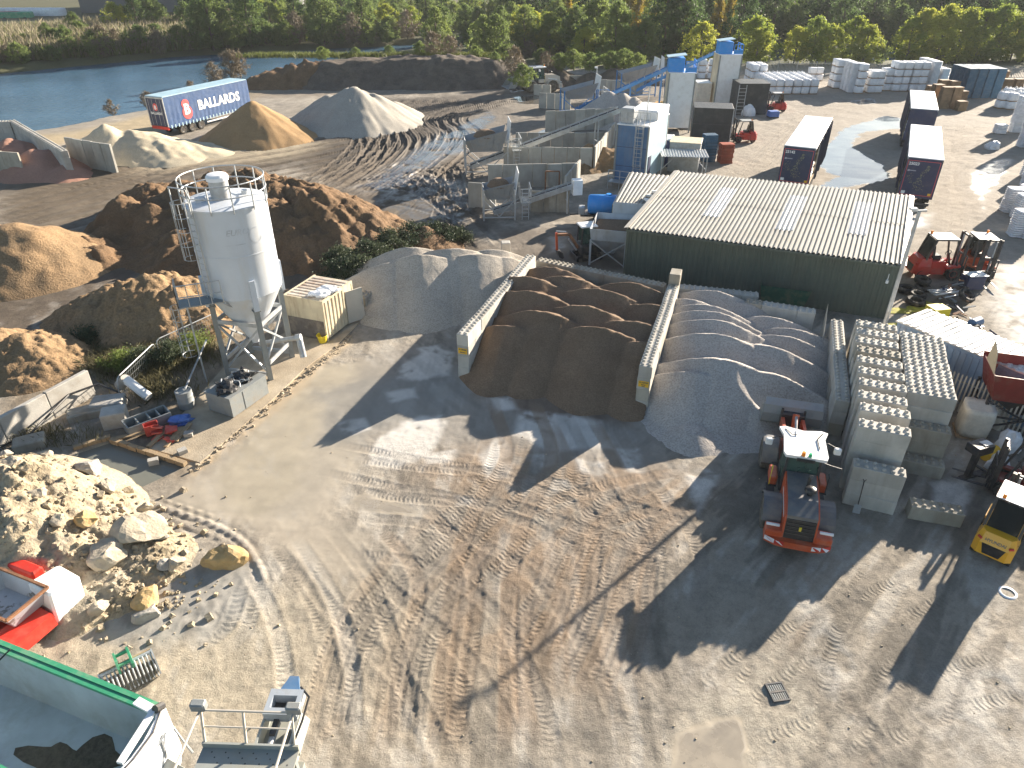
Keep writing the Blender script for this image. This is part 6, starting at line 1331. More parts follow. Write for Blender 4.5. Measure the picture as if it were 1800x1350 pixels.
part(t, 'rear_board', 'steel_pale', lambda b: b.slab((-W2 * 0.2, 2 * D2 * 1.12, z2_ - 0.4), (W2 * 1.9, 2 * D2 * 1.12, z2_ - 0.4), (W2 * 1.9, 2 * D2 * 1.2, z2_ + 0.7), (-W2 * 0.2, 2 * D2 * 1.2, z2_ + 0.7), 0.03))
part(t, 'soil_load', 'sand_brown', lambda b: b.add([(-W2 + .05, 0.05, 2.0), (W2 - .05, 0.05, 1.9), (W2 - .05, 2 * D2 - .05, 2.3), (-W2 + .05, 2 * D2 - .05, 2.2)], [(0, 1, 2, 3)]))
# ---- tan loader among the far bays
loader('tan wheel loader with a green glazed cab behind the far bay walls', (*P(985, 158)[:2], 0), R(200), red='sheet_tan', dark='sheet_tan', roofm='white_paint')
# ================================================================== BATCHING PLANT
def V2(p): return Vector((p[0], p[1], 0))
PANEL = {}
def panel_wall(label, a, c, h, w=1.2, t_=0.18, mname='panel_concrete', rot=0.0):
    """row of precast L panels; a, c = photo pixels of the wall foot"""
    a = P(*a) if len(a) == 2 else Vector(a); c = P(*c) if len(c) == 2 else Vector(c); d = c - a; L = d.length; n = max(1, int(round(L / w)))
    t = thing('panel_wall', label, 'wall', (a.x, a.y, 0), math.atan2(d.y, d.x)); pw = L / n; k = (round(pw, 2), h, mname)
    if k not in PANEL: PANEL[k] = MB().cbox(0.018, pw - 0.018, -t_ / 2, t_ / 2, -0.1, h, 0.03).mesh('panel', mname)
    for i in range(n):
        o = mobj('panel', PANEL[k], t, (i * pw, random.uniform(-.03, .03), random.uniform(-.04, .03))); o.rotation_euler.x = random.uniform(-.02, .02)
    return t
panel_wall('row of upright concrete panels in front of the blue framed hopper', (958, 233), (1078, 226), 2.3)
panel_wall('row of concrete panels left of the blue framed hopper', (947, 190), (1003, 193), 1.9)
panel_wall('pair of concrete panels before the tan wheel loader', (938, 167), (968, 170), 1.5)
panel_wall('concrete panels behind the tan wheel loader', (975, 150), (1040, 150), 1.4)
panel_wall('long row of concrete panels below the dark mounds', (1050, 163), (1130, 166), 1.8)
panel_wall('concrete panel wall at the back of the brown soil bay', (906, 262), (1070, 262), 1.7)
panel_wall('sunlit concrete panel wall at the front of the brown soil bay', (885, 300), (1040, 302), 2.2)
panel_wall('pale concrete panel wall at the right end of the brown soil bay', (1078, 254), (1044, 302), 2.3)
panel_wall('shaded concrete panel wall behind the small hopper', (858, 330), (1012, 327), 2.0)
panel_wall('pale concrete panel pair left of the small hopper', (824, 362), (872, 366), 2.0)
panel_wall('dark concrete panel wall beside the white discharge box', (1018, 320), (992, 352), 2.0)
panel_wall('dark concrete panel wall below the small conveyor', (932, 372), (1000, 372), 1.7, mname='concrete_stain')
panel_wall('concrete panel wall under the blue conveyor', (1068, 205), (1150, 205), 1.8)
hb = [C_(1045, 252, 1.7, 0.6, 0.4), C_(1022, 266, 1.5, 0.6, 0.3), C_(1070, 258, 1.6, 0.6, 0.3)]
heap('soil_heap', 'lumpy orange brown soil heap inside the concrete panel bay', 'soil heap', cbx(hb, .3), 0.15, lambda x, y: cones(x, y, hb), 'soil_tan', 0.3, 0.9, seed=81)
hb2 = [C_(975, 262, 1.3, 0.5, 0.5)]
heap('soil_heap', 'low brown soil heap below the long grey conveyor', 'soil heap', cbx(hb2, .3), 0.15, lambda x, y: cones(x, y, hb2), 'soil_tan', 0.15, 0.9, seed=82)
hb3 = [C_(1072, 160, 3.4, 0.7, 0.3), C_(1095, 163, 3.2, 0.7, 0.3), C_(1115, 170, 2.8, 0.7, 0.3)]
heap('gravel_heap', 'grey gravel heap between the two blue conveyors', 'gravel heap', cbx(hb3, .3), 0.18, lambda x, y: cones(x, y, hb3), 'gravel_grey', 0.1, 1.0, seed=83)
hb4 = [C_(1078, 272, 0.9, 0.6, 0.3)]
heap('rubble_heap', 'pale rubble heap at the foot of the blue cabin tower', 'rubble heap', cbx(hb4, .3), 0.12, lambda x, y: cones(x, y, hb4), 'rubble_soil', 0.3, 0.6, seed=84)
def conveyor(t, a, c, w=0.7, m='galv', legs=(), belt=True, rail=None):
    a = Vector(a); c = Vector(c); d = c - a; side_ = Vector((-d.y, d.x, 0)).normalized()
    o = part(t, 'conveyor_frame', m, lambda b: (b.slab(a - side_ * w / 2 - Vector((0, 0, .28)), a - side_ * (w / 2 + .05) - Vector((0, 0, -.12)), c - side_ * (w / 2 + .05) - Vector((0, 0, -.12)), c - side_ * w / 2 - Vector((0, 0, .28)), 0.06), b.slab(a + side_ * w / 2 - Vector((0, 0, .28)), a + side_ * (w / 2 + .05) - Vector((0, 0, -.12)), c + side_ * (w / 2 + .05) - Vector((0, 0, -.12)), c + side_ * w / 2 - Vector((0, 0, .28)), 0.06), b.slab(a - side_ * w / 2 - Vector((0, 0, .26)), a + side_ * w / 2 - Vector((0, 0, .26)), c + side_ * w / 2 - Vector((0, 0, .26)), c - side_ * w / 2 - Vector((0, 0, .26)), 0.03)))
    part(o, 'belt', 'rubber', lambda b: (b.slab(a - side_ * (w / 2 - .06), a + side_ * (w / 2 - .06), c + side_ * (w / 2 - .06), c - side_ * (w / 2 - .06), 0.02)))
    n = int(d.length / 0.9)
    for i in range(n):
        p = lerp(a, c, (i + .5) / n); part(o, 'idler', 'galv', lambda b: (b.bar(p - side_ * (w / 2 + .03) + Vector((0, 0, .1)), p - side_ * (w / 2 + .03) + Vector((0, 0, .26)), 0.05), b.bar(p + side_ * (w / 2 + .03) + Vector((0, 0, .1)), p + side_ * (w / 2 + .03) + Vector((0, 0, .26)), 0.05)))
    for f in legs:
        p = lerp(a, c, f); part(t, 'conveyor_leg', m, lambda b: ([b.bar(p + side_ * (s * w / 2) - Vector((0, 0, .2)), Vector((p.x, p.y, 0)) + side_ * (s * (w / 2 + .15)), 0.1) for s in (-1, 1)], b.bar(Vector((p.x, p.y, p.z * .5)) - side_ * w / 2, Vector((p.x, p.y, p.z * .5)) + side_ * w / 2, 0.07)))
    return o
def hopper(label, ctr, rz, L, W, z0, z1, frame='galv', bin_='steel_grey', load=None, stairs=True, tilt=0.35, back='white_paint'):
    """feed hopper on a braced frame; local x along the bin, its high board at +x"""
    t = thing('aggregate_hopper', label, 'hopper', (ctr[0], ctr[1], 0), rz)
    zt = z1; k = 0.72
    def binf(b):
        for s in (-1, 1): b.slab((-L / 2, s * W / 2, zt - tilt * 0.5), (L / 2, s * W / 2, zt + tilt), (L / 2 * k, s * W * 0.25, z0), (-L / 2 * k, s * W * 0.25, z0), 0.04)
        b.slab((-L / 2, -W / 2, zt - tilt * .5), (-L / 2, W / 2, zt - tilt * .5), (-L / 2 * k, W * .25, z0), (-L / 2 * k, -W * .25, z0), 0.04)
    bn = part(t, 'bin', bin_, binf)
    for i in range(5):
        x = -L / 2 + L * (i + .5) / 5; part(bn, 'bin_rib', bin_, lambda b: b.bar((x, -W / 2 - .03, zt - tilt * .3 + (x + L / 2) / L * tilt), (x * k, -W * .25 - .03, z0 + .1), 0.06))
    part(t, 'high_board', back, lambda b: b.slab((L / 2, -W / 2 - .1, z0 + .5), (L / 2, W / 2 + .1, z0 + .5), (L / 2 + .25, W / 2 + .1, zt + tilt + .75), (L / 2 + .25, -W / 2 - .1, zt + tilt + .75), 0.05))
    for x in (-L / 2, L / 2):
        for s in (-1, 1): part(t, 'leg', frame, lambda b: b.bar((x, s * W / 2, 0), (x, s * W / 2, zt - tilt * .4), 0.13))
    for s in (-1, 1): part(t, 'brace', frame, lambda b: (b.bar((-L / 2, s * W / 2, .25), (L / 2, s * W / 2, .25), 0.09), b.bar((-L / 2, s * W / 2, z0 + .1), (0, s * W / 2, .3), 0.07), b.bar((0, s * W / 2, .3), (L / 2, s * W / 2, z0 + .1), 0.07)))
    if load: part(t, 'load', load, lambda b: b.lathe([(W * .48, zt - .1), (W * .35, zt + .25), (W * .15, zt + .45)], 18, (0, 0, 0)), True)
    if stairs:
        x0 = L / 2 + .45
        pf = part(t, 'platform', 'galv_dull', lambda b: b.bx(x0, x0 + .8, -W / 2, W / 2, z1 - 1.3, z1 - 1.25))
        part(pf, 'platform_rail', 'galv', lambda b: ([b.bar((x0 + q_, y, z1 - 1.25), (x0 + q_, y, z1 - .15), 0.05) for q_ in (0, .8) for y in (-W / 2, 0, W / 2)], [b.bar((x0 + .8, -W / 2, z), (x0 + .8, W / 2, z), 0.05) for z in (z1 - .7, z1 - .15)], [b.bar((x0, -W / 2, z), (x0 + .8, -W / 2, z), 0.05) for z in (z1 - .7, z1 - .15)]))
        part(pf, 'stair', 'galv', lambda b: ([b.bar((x0 + .1, -W / 2 - .1, .05), (x0 + .1, -W / 2 - .1, z1 - .2), 0.05), b.bar((x0 + .6, -W / 2 - .1, .05), (x0 + .6, -W / 2 - .1, z1 - .2), 0.05)] + [b.bar((x0 + .1, -W / 2 - .1, z), (x0 + .6, -W / 2 - .1, z), 0.04) for z in np.arange(.3, z1 - .2, .3)]))
    return t
def loc(t, v): return Matrix.Rotation(-t.rotation_euler.z, 4, 'Z') @ (Vector(v) - t.location)
# small front hopper with short conveyor
hp = P(872, 388); t = hopper('small grey hopper nearest the shed with a short rising conveyor', (hp.x + .2, hp.y + 1.0), R(4), 2.4, 1.9, 1.5, 2.55, load='sand_brown')
conveyor(t, loc(t, (*P(868, 382)[:2], 0.55)), loc(t, (*P(1003, 372)[:2], 2.2)), 0.6, 'galv', (0.93,))
part(t, 'discharge_box', 'white_paint', lambda b: b.box(loc(t, (*P(1012, 372)[:2], 2.0)), (0.75, 0.7, 1.15), 0.1))
part(t, 'rusty_frame', 'rust', lambda b: [b.bar(loc(t, (*P(u, 345)[:2], 0)), loc(t, (*P(u, 345)[:2], 2.1)), 0.1) for u in (958, 982)] + [b.bar(loc(t, (*P(958, 345)[:2], 2.1)), loc(t, (*P(982, 345)[:2], 2.1)), 0.1)])
# long grey hopper and conveyor up to the blue tower
hp = P(848, 308); t = hopper('large grey hopper with white stair feeding the blue cabin tower', (hp.x + .3, hp.y + 1.5), R(6), 3.9, 2.4, 1.9, 3.3, load='sand_brown', tilt=.6)
conveyor(t, loc(t, (*P(828, 302)[:2], 0.6)), loc(t, (*P(1082, 285)[:2], 5.0)), 0.8, 'galv', (0.42, 0.85))
# blue framed hoppers with blue conveyors up to the white towers
hp = P(1018, 205); t = hopper('grey hopper on a blue frame with the nearer blue conveyor', (hp.x, hp.y + 1.5), R(8), 4.2, 2.4, 1.9, 3.2, 'blue_paint', tilt=.6, back='white_paint')
conveyor(t, loc(t, (*P(1010, 204)[:2], 0.8)), loc(t, (*P(1182, 208)[:2], 6.3)), 0.8, 'blue_paint', (0.3, 0.55, 0.85))
part(t, 'cage', 'blue_paint', lambda b: [b.bar(loc(t, (*P(u, 203)[:2], 0)), loc(t, (*P(u, 203)[:2], 3.0)), 0.1) for u in (1046, 1068)] + [b.bar(loc(t, (*P(1046, 203)[:2], z)), loc(t, (*P(1068, 203)[:2], z)), 0.08) for z in (2.0, 3.0)])
part(t, 'motor', 'orange_lamp', lambda b: b.cyl(loc(t, (*P(1052, 203)[:2], 1.7)), loc(t, (*P(1060, 203)[:2], 1.7)), 0.3, n=12))
hp = P(1118, 170); t = hopper('grey hopper on a blue frame below the dark mounds with the farther blue conveyor', (hp.x, hp.y + 1.0), R(8), 5.0, 2.4, 1.9, 3.4, 'blue_paint', tilt=.7)
conveyor(t, loc(t, (*P(1118, 168)[:2], 0.8)), loc(t, (*P(1262, 175)[:2], 6.6)), 0.8, 'blue_paint', (0.35, 0.7))
# boxes
def boxbase(a, c): a, c = P(*a), P(*c); d = c - a; return a, math.atan2(d.y, d.x), d.length
def tower(label, a, c, dep, h, body, roofm, sidem=None, top=None):
    p, rz, w = boxbase(a, c); t = thing('batching_tower', label, 'tower', (p.x, p.y, 0), rz)
    part(t, 'front_panel', body, lambda b: b.bx(0, w, -.04, 0, .5, h)); part(t, 'side_panel', sidem or body, lambda b: (b.bx(w, w + .04, 0, dep, .5, h), b.bx(-.04, 0, 0, dep, .5, h), b.bx(0, w, dep, dep + .04, .5, h)))
    part(t, 'roof', roofm, lambda b: b.cbox(-.06, w + .06, -.06, dep + .06, h, h + .1, .03))
    for x in (0.0, w):
        for y in (-.05, dep): part(t, 'frame_post', 'galv_dull', lambda b: b.bx(x - .07, x + .07, y - .07, y + .07, 0, h - .01))
    if top:
        hh = part(t, 'drive_housing', 'blue_bright', lambda b: b.cbox(-.2, w * .55, .1, 1.9, h + .12, h + 1.5, .05)); part(hh, 'housing_lid', 'cabin_pale', lambda b: b.slab((-.35, .0, h + 1.55), (w * .6, .0, h + 1.8), (w * .6, 2.0, h + 1.8), (-.35, 2.0, h + 1.55), .05))
        rl = part(t, 'roof_rail', 'blue_bright', lambda b: ([b.bar((x, y, h + .1), (x, y, h + 1.2), .07) for x, y in ((w * .6, 0), (w, 0), (w, 1.2), (w, 2.4))], [b.bar((w * .6, 0, z), (w, 0, z), .06) for z in (h + .6, h + 1.2)], [b.bar((w, 0, z), (w, 2.4, z), .06) for z in (h + .6, h + 1.2)])); part(rl, 'kick_board', 'blue_bright', lambda b: b.bx(w * .6, w + .02, -.03, .0, h + .12, h + .55))
    return t, w
t, w = tower('dark blue cabin tower with caged ladder and pale roof behind the small shed', (1078, 326), (1131, 333), 6.0, 5.2, 'cabin_blue', 'white_paint', 'cabin_pale')
part(t, 'panel_seam', 'navy', lambda b: [b.bx(0.02, w - .02, -.05, -.042, z, z + .04) for z in (1.8, 3.4)])
part(t, 'roof_cabin', 'white_paint', lambda b: (b.cbox(.3, w + .02, 2.2, 6.0, 5.32, 6.1, .1)))
part(t, 'drive_box', 'galv', lambda b: b.cbox(.1, 1.25, .3, 1.5, 5.32, 6.5, .05))
part(t, 'roof_rail', 'galv', lambda b: ([b.bar((x, .05, 5.3), (x, .05, 6.3), .05) for x in (.1, .7, 1.3, 1.9, w)], [b.bar((0, .05, z), (w, .05, z), .04) for z in (5.8, 6.3)]))
part(t, 'ladder', 'galv', lambda b: ([b.bar((x, -.18, .1), (x, -.18, 6.2), .05) for x in (w * .62, w * .85)], [b.bar((w * .62, -.18, z), (w * .85, -.18, z), .03) for z in np.arange(.4, 6, .33)]))
part(t, 'ladder_cage', 'galv', lambda b: ([b.tube([(w * .735 + math.cos(q_) * .38, -.25 + math.sin(q_) * .38, z) for q_ in np.linspace(math.pi, 2 * math.pi, 8)], .025, 5) for z in np.arange(2.0, 5.6, .8)], [b.bar((w * .735 + math.cos(q_) * .38, -.25 + math.sin(q_) * .38, 2.0), (w * .735 + math.cos(q_) * .38, -.25 + math.sin(q_) * .38, 5.4), .03) for q_ in (math.pi * 1.2, math.pi * 1.5, math.pi * 1.8)]))
part(t, 'lamp_mast', 'galv', lambda b: (b.bar((1.9, 2.0, 5.3), (1.9, 2.0, 8.0), .07), b.bar((1.6, 2.0, 8.0), (2.2, 2.0, 8.05), .08)))
part(t, 'access_platform', 'galv', lambda b: (b.bx(-.2, w * .6, -1.0, -.06, .55, .6), [b.bar((x, -1.0, 0), (x, -1.0, 1.6), .06) for x in (-.2, w * .3, w * .6)], [b.bar((-.2, -1.0, z), (w * .6, -1.0, z), .05) for z in (1.1, 1.6)]))
part(t, 'side_door', 'navy', lambda b: b.bx(w + .05, w + .09, .4, 1.2, .6, 2.7))
tower('white tower with a bright blue drive housing, nearer of the two white towers', (1166, 232), (1210, 233), 3.0, 6.2, 'white_paint', 'white_clean', 'cream_paint', True)
tower('white tower with a bright blue drive housing, farther of the two white towers', (1253, 192), (1290, 192), 3.0, 6.4, 'white_paint', 'white_clean', 'cream_paint', True)
def simple_box(name, label, cat, a, c, dep, h, m, roofm, ribs=0, z0=.05):
    p, rz, w = boxbase(a, c); t = thing(name, label, cat, (p.x, p.y, 0), rz)
    part(t, 'body', m, lambda b: (b.bx(0, w, 0, dep, z0, h), [b.bx(w * (i + .2) / ribs, w * (i + .65) / ribs, -.04, 0, z0 + .1, h - .1) for i in range(ribs)] if ribs else None))
    part(t, 'roof', roofm, lambda b: b.cbox(-.05, w + .05, -.05, dep + .05, h + .002, h + .06, .02)); return t, w
t, w = simple_box('sheeted_box', 'tall black sheeted box beside the nearer white tower', 'box', (1213, 252), (1280, 255), 3.2, 3.6, 'black_sheet', 'black_sheet'); part(t, 'seam', 'dark_steel', lambda b: b.bx(.02, w - .02, -.02, -.005, 2.0, 2.06)); part(t, 'steel_corner', 'galv', lambda b: b.bx(w + .01, w + .09, -.04, .06, .05, 3.7))
t, w = simple_box('sheeted_box', 'tall black sheeted box behind the far red forklift', 'box', (1293, 202), (1345, 202), 3.6, 3.6, 'black_sheet', 'black_sheet')
simple_box('storage_tank', 'cream cylindrical tank casing between the two white towers', 'tank', (1222, 190), (1246, 190), 2.5, 3.0, 'bag_cream', 'white_paint')
t, w = simple_box('open_container', 'open topped grey ribbed container right of the blue cabin tower', 'container', (1172, 302), (1225, 306), 2.4, 2.7, 'galv', 'cream_paint', 14)
t, w = simple_box('site_cabin', 'navy site cabin with a white roof beside the blue cabin tower', 'cabin', (1148, 292), (1175, 294), 2.2, 2.5, 'navy', 'white_paint'); part(t, 'door', 'cabin_blue', lambda b: b.bx(-.9, -.05, -1.3, -1.24, .1, 2.3)); part(t, 'notice', 'text_white', lambda b: b.bx(-.65, -.4, -1.33, -1.31, 1.6, 1.85)); part(t, 'step_rail', 'galv', lambda b: ([b.bar((x, -1.9, .0), (x, -1.9, 1.1), .05) for x in (-1.0, 0.1)], b.bar((-1.0, -1.9, 1.1), (-1.0, -1.3, 1.1), .05), b.bar((.1, -1.9, 1.1), (.1, -1.3, 1.1), .05)))
p, rz, w = boxbase((1158, 318), (1240, 320)); t = thing('canopy', 'grey corrugated canopy on steel legs behind the shed', 'canopy', (p.x, p.y, 0), rz)
ribbed_roof(Vector((0, 0, 0)), Vector((w, 0, 0)), Vector((w, 2.0, 0)), Vector((0, 2.0, 0)), 2.2, 2.3, .24, .06, 'roof', 'galv', t, Vector((0, 0, 0)))
for x in (.1, w - .1):
    for y in (.1, 1.9): part(t, 'leg', 'galv', lambda b: b.bar((x, y, 0), (x, y, 2.2), .09))
part(t, 'brace', 'galv', lambda b: (b.bar((w - .1, .1, 1.0), (w - 1.2, .1, 2.15), .06), b.bar((.1, .1, 1.0), (1.2, .1, 2.15), .06)))
t = thing('generator', 'orange generator set under the nearer white tower conveyor', 'generator', (*P(1155, 205)[:2], 0), .3); part(t, 'housing', 'yellow_paint', lambda b: b.cbox(-1.0, 1.0, -.5, .5, .2, 1.7, .06)); part(t, 'skid', 'dark_steel', lambda b: b.bx(-1.1, 1.1, -.5, .5, 0, .2))
t = thing('ibc_crate', 'blue plastic crate on the ground before the far red forklift', 'crate', (*P(1358, 206)[:2], 0), .1); part(t, 'shell', 'plastic_blue', lambda b: b.cbox(-.6, .6, -.5, .5, .12, .75, .04)); part(t, 'foot', 'dark_steel', lambda b: b.bx(-.6, .6, -.5, .5, 0, .11))
t = thing('ibc_crate', 'blue plastic crate standing against the far black box', 'crate', (*P(1332, 199)[:2], 0), .1); part(t, 'shell', 'plastic_blue', lambda b: b.cbox(-.6, .6, -.5, .5, .12, 1.2, .04)); part(t, 'foot', 'dark_steel', lambda b: b.bx(-.6, .6, -.5, .5, 0, .11))
t = thing('steel_ladder', 'grey steel ladder leaning beside the farther white tower', 'ladder', (*P(1292, 205)[:2], 0), 0); part(t, 'stile', 'galv', lambda b: b.bar((0, 0, 0), (.1, .4, 3.6), .07)); part(t, 'stile', 'galv', lambda b: b.bar((.9, 0, 0), (1.0, .4, 3.6), .07))
for z in np.arange(.4, 3.4, .4): part(t, 'rung', 'galv', lambda b: b.bar((.03 + z * .028, z * .11, z), (.93 + z * .028, z * .11, z), .05))
for u, lb in ((1314, 'white bulk bag slumped beside the far black box'),): blob('bulk_bag', lb, 'bulk bag', P(u, 203), .75, .7, 1.0, 'bag_white', 12, .4)
t = thing('screen_post', 'white banner flag leaning beside the far dark mound', 'banner', (*P(1157, 138)[:2], 0), .3); part(t, 'mast', 'galv', lambda b: b.bar((0, 0, 0), (.2, 0, 3.4), .05)); part(t, 'cloth', 'white_clean', lambda b: b.slab((.2, 0, 1.2), (1.0, .1, 1.0), (.8, .1, 3.0), (.2, 0, 3.4), .02))
t = thing('lamp_standard', 'short lamp standard rising behind the nearer hopper wall', 'lamp', (*P(1046, 178)[:2], 0), 0); part(t, 'pole', 'galv', lambda b: b.cyl((0, 0, 0), (0, 0, 4.2), .07, n=8)); part(t, 'head', 'white_paint', lambda b: b.box((-.1, 0, 4.25), (.4, .25, .2)))
# pallets
def pallet_mesh(m):
    b = MB()
    for y in (-.5, 0, .5): b.bx(-.6, .6, y - .05, y + .05, .022, .115)
    for i in range(7): x = -.55 + i * .183; b.bx(x - .06, x + .06, -.5, .5, .117, .14)
    for x in (-.52, 0, .52): b.bx(x - .06, x + .06, -.5, .5, 0, .02)
    return b.mesh('pallet', m)
PM = {k: pallet_mesh(k) for k in ('pallet_blue', 'pallet_red', 'pallet_wood')}
def pallet_pile(px, n, m, rz, desc):
    p = P(*px)
    for k in range(n):
        o = mobj('pallet', PM[m], None, (p.x + random.uniform(-.04, .04), p.y + random.uniform(-.04, .04), k * .143)); o.rotation_euler.z = rz + random.uniform(-.04, .04)
        tag(o, f'{desc}, {("topmost" if k == n - 1 else (ORD[n - 1 - k] + " from the top"))}', 'pallet', desc + 's')
pallet_pile((1243, 283), 18, 'pallet_blue', .1, 'blue wooden pallet in the stack behind the red pallets'); pallet_pile((1273, 286), 13, 'pallet_red', .1, 'red wooden pallet in the stack beside the blue pallets')
# block bay by the lake on the left
def wallpx(label, a, c, n, stain=0.0): a, c = P(*a), P(*c); return block_wall(label, a[:2], c[:2], n, stain=stain)
wallpx('studded block wall running back between the red sand and the lake', (128, 312), (38, 254), 4); wallpx('studded block wall along the lake shore behind the red sand', (33, 254), (-60, 258), 4)
panel_wall('row of pale concrete panels with a painted mark holding the cream sand', (128, 290), (207, 303), 2.6, 1.3, .25)
panel_wall('weathered concrete panels at the front of the red sand bay', (-40, 306), (48, 313), 2.3, 2.2, .2, 'concrete_stain')
# ================================================================== FOREGROUND LEFT: RUBBLE, DUMPER, TIPPER
rr = [C_(-60, 815, 2.9, .8, .6), C_(20, 825, 2.5, .85, .5), C_(90, 855, 1.9, .8, .4), C_(150, 905, 1.2, .7, .4), C_(205, 945, .9, .6, .4), C_(90, 935, 1.4, .7, .4), C_(10, 880, 2.3, .7, .5), C_(262, 968, .5, .4, .3), C_(170, 1005, .65, .55, .3), C_(130, 1040, .6, .55, .3), C_(60, 980, 1.0, .6, .4), C_(215, 1035, .25, .3, .2)]
def f_rub(x, y):
    z = cones(x, y, rr); return z + .55 * (np.abs(fbm(x, y, 1.3, 5, 91, .6)) - .1) * np.clip(z + .1, 0, 1) + .14 * fbm(x, y, .35, 4, 92) * np.clip(z + .2, 0, 1)
heap('rubble_heap', 'pale rubble and limestone heap at the left edge by the red dumper', 'rubble heap', cbx(rr, .2), .075, f_rub, 'rubble_soil', .0)
def rub_z(x, y): return max(0.0, float(f_rub(np.array([[x]]), np.array([[y]]))[0, 0]))
mat('rock_pale', (0.40, 0.345, 0.26), .9, .2, 2.0, (.34, .30, .24), .6, 3, .7, 9); mat('rock_ochre', (0.42, 0.29, 0.13), .9, .2, 2.0, (.38, .31, .2), .6, 3, .7, 9); mat('rock_grey', (0.33, 0.31, 0.275), .9, .2, 2.0, (.27, .25, .21), .6, 3, .7, 9)
def rock(u, v, s, m, seed, label, h=None, flat=.75):
    p = P(u, v); bm = bmesh.new(); bmesh.ops.create_icosphere(bm, subdivisions=3, radius=1.0); rnd = random.Random(seed)
    pl = [(Vector((rnd.gauss(0, 1), rnd.gauss(0, 1), rnd.gauss(0, 1))).normalized(), rnd.uniform(.5, .85)) for _ in range(9)]
    for w in bm.verts:
        c = w.co.copy()
        for n_, d_ in pl:
            q_ = c.dot(n_) - d_
            if q_ > 0: c -= n_ * q_
        c *= 1 + .22 * float(fbm(w.co.x * 2 + seed, w.co.y * 2 + w.co.z * 1.7, .8, 4, seed, .65)); w.co = Vector((c.x * s * 1.25, c.y * s, c.z * s * flat))
    me = bpy.data.meshes.new('boulder'); bm.to_mesh(me); bm.free(); me.materials.append(M(m))
    z = rub_z(p.x, p.y); o = mobj('boulder', me, None, (p.x, p.y, z + s * flat * .35), rnd.uniform(0, 6)); tag(o, label, 'boulder')
rock(398, 990, .62, 'rock_ochre', 1, 'yellow boulder standing alone right of the rubble heap'); rock(262, 1062, .5, 'rock_ochre', 2, 'yellow boulder between the rubble heap and the green riddle bucket'); rock(258, 1085, .36, 'rock_grey', 3, 'grey boulder below the yellow boulder by the riddle bucket')
rock(255, 965, .78, 'rock_pale', 4, 'big pinkish limestone boulder at the foot of the rubble heap'); rock(200, 1005, .62, 'rock_pale', 5, 'angular brown boulder left of the big limestone boulder'); rock(172, 862, .5, 'rock_grey', 6, 'grey squared boulder at the edge of the settling pond')
rock(200, 892, .35, 'rock_pale', 7, 'pale boulder on the upper edge of the rubble heap'); rock(90, 830, .3, 'rock_pale', 8, 'pale slab boulder on the rubble crest'); rock(255, 905, .3, 'rock_pale', 9, 'pale boulder at the right toe of the rubble heap'); rock(100, 940, .35, 'rock_pale', 10, 'pale boulder in the middle of the rubble heap')
rock(310, 1000, .35, 'rock_pale', 11, 'small pinkish boulder right of the big limestone boulder'); rock(295, 1005, .3, 'rock_grey', 12, 'small grey boulder touching the big limestone boulder'); rock(130, 975, .3, 'rock_pale', 13, 'flat pale boulder above the white concrete block'); rock(40, 870, .25, 'rock_grey', 14, 'dark boulder near the left edge on the rubble heap')
rock(180, 1080, .3, 'rock_pale', 15, 'small pale stone below the rubble heap'); rock(280, 960, .4, 'rock_grey', 16, 'grey stone behind the big limestone boulder'); rock(170, 960, .35, 'rock_ochre', 17, 'ochre boulder left of the angular brown boulder'); rock(60, 905, .35, 'rock_pale', 18, 'pale stone high on the shaded rubble slope')
# loose stones, past counting
b = MB(); rnd = random.Random(3)
for _ in range(700):
    if rnd.random() < .75: u, v = rnd.gauss(170, 95), rnd.gauss(960, 75)
    else: u, v = rnd.gauss(265, 45), rnd.gauss(1030, 35)
    if u < -20 or v < 790: continue
    p = P(u, v); 
    if poly_sd(POND, np.array([p.x]), np.array([p.y]))[0] < .3: continue
    z = rub_z(p.x, p.y); s = abs(rnd.gauss(.0, .045)) + .02
    b.box((p.x, p.y, z + s * .4), (s * 2, s * 1.6, s * 1.3), rnd.uniform(0, 3), rnd.uniform(-.5, .5), rnd.uniform(-.5, .5), rnd.uniform(.5, .9))
o = b.build('loose_stones', 'rubble_soil'); tag(o, 'scatter of small broken stones over and around the rubble heap', 'stones', kind='stuff')
b = MB()
for _ in range(170):   # clods dropped over the yard
    u, v = rnd.uniform(430, 1790), rnd.uniform(760, 1345); p = P(u, v); s = rnd.choice((.012, .015, .02, .035)); b.box((p.x, p.y, ground_z(p.x, p.y) + s * .2), (s * 2, s * 1.6, s), rnd.uniform(0, 3), 0, 0, .6)
for _ in range(260):   # kerb crumbs along the slab edge
    f = rnd.random(); p = lerp(P(340, 828), P(622, 588), f) + Vector((rnd.gauss(0, .12), rnd.gauss(0, .12), 0)); s = abs(rnd.gauss(.0, .025)) + .015; b.box((p.x, p.y, s * .3 + .02), (s * 2, s * 1.6, s * 1.2), rnd.uniform(0, 3), .2, .2, .7)
o = b.build('mud_clods', 'slab'); tag(o, 'small dried mud clods scattered over the yard', 'mud clods', kind='stuff')
# white concrete block
t = thing('precast_block', 'big whitewashed concrete block standing tilted behind the red dumper', 'concrete block', (*P(112, 1075)[:2], 0), R(-28)); t.rotation_euler.x = R(-6); part(t, 'body', 'white_paint', lambda b: b.cbox(-.55, .55, -.5, .5, -.1, 1.35, .06))
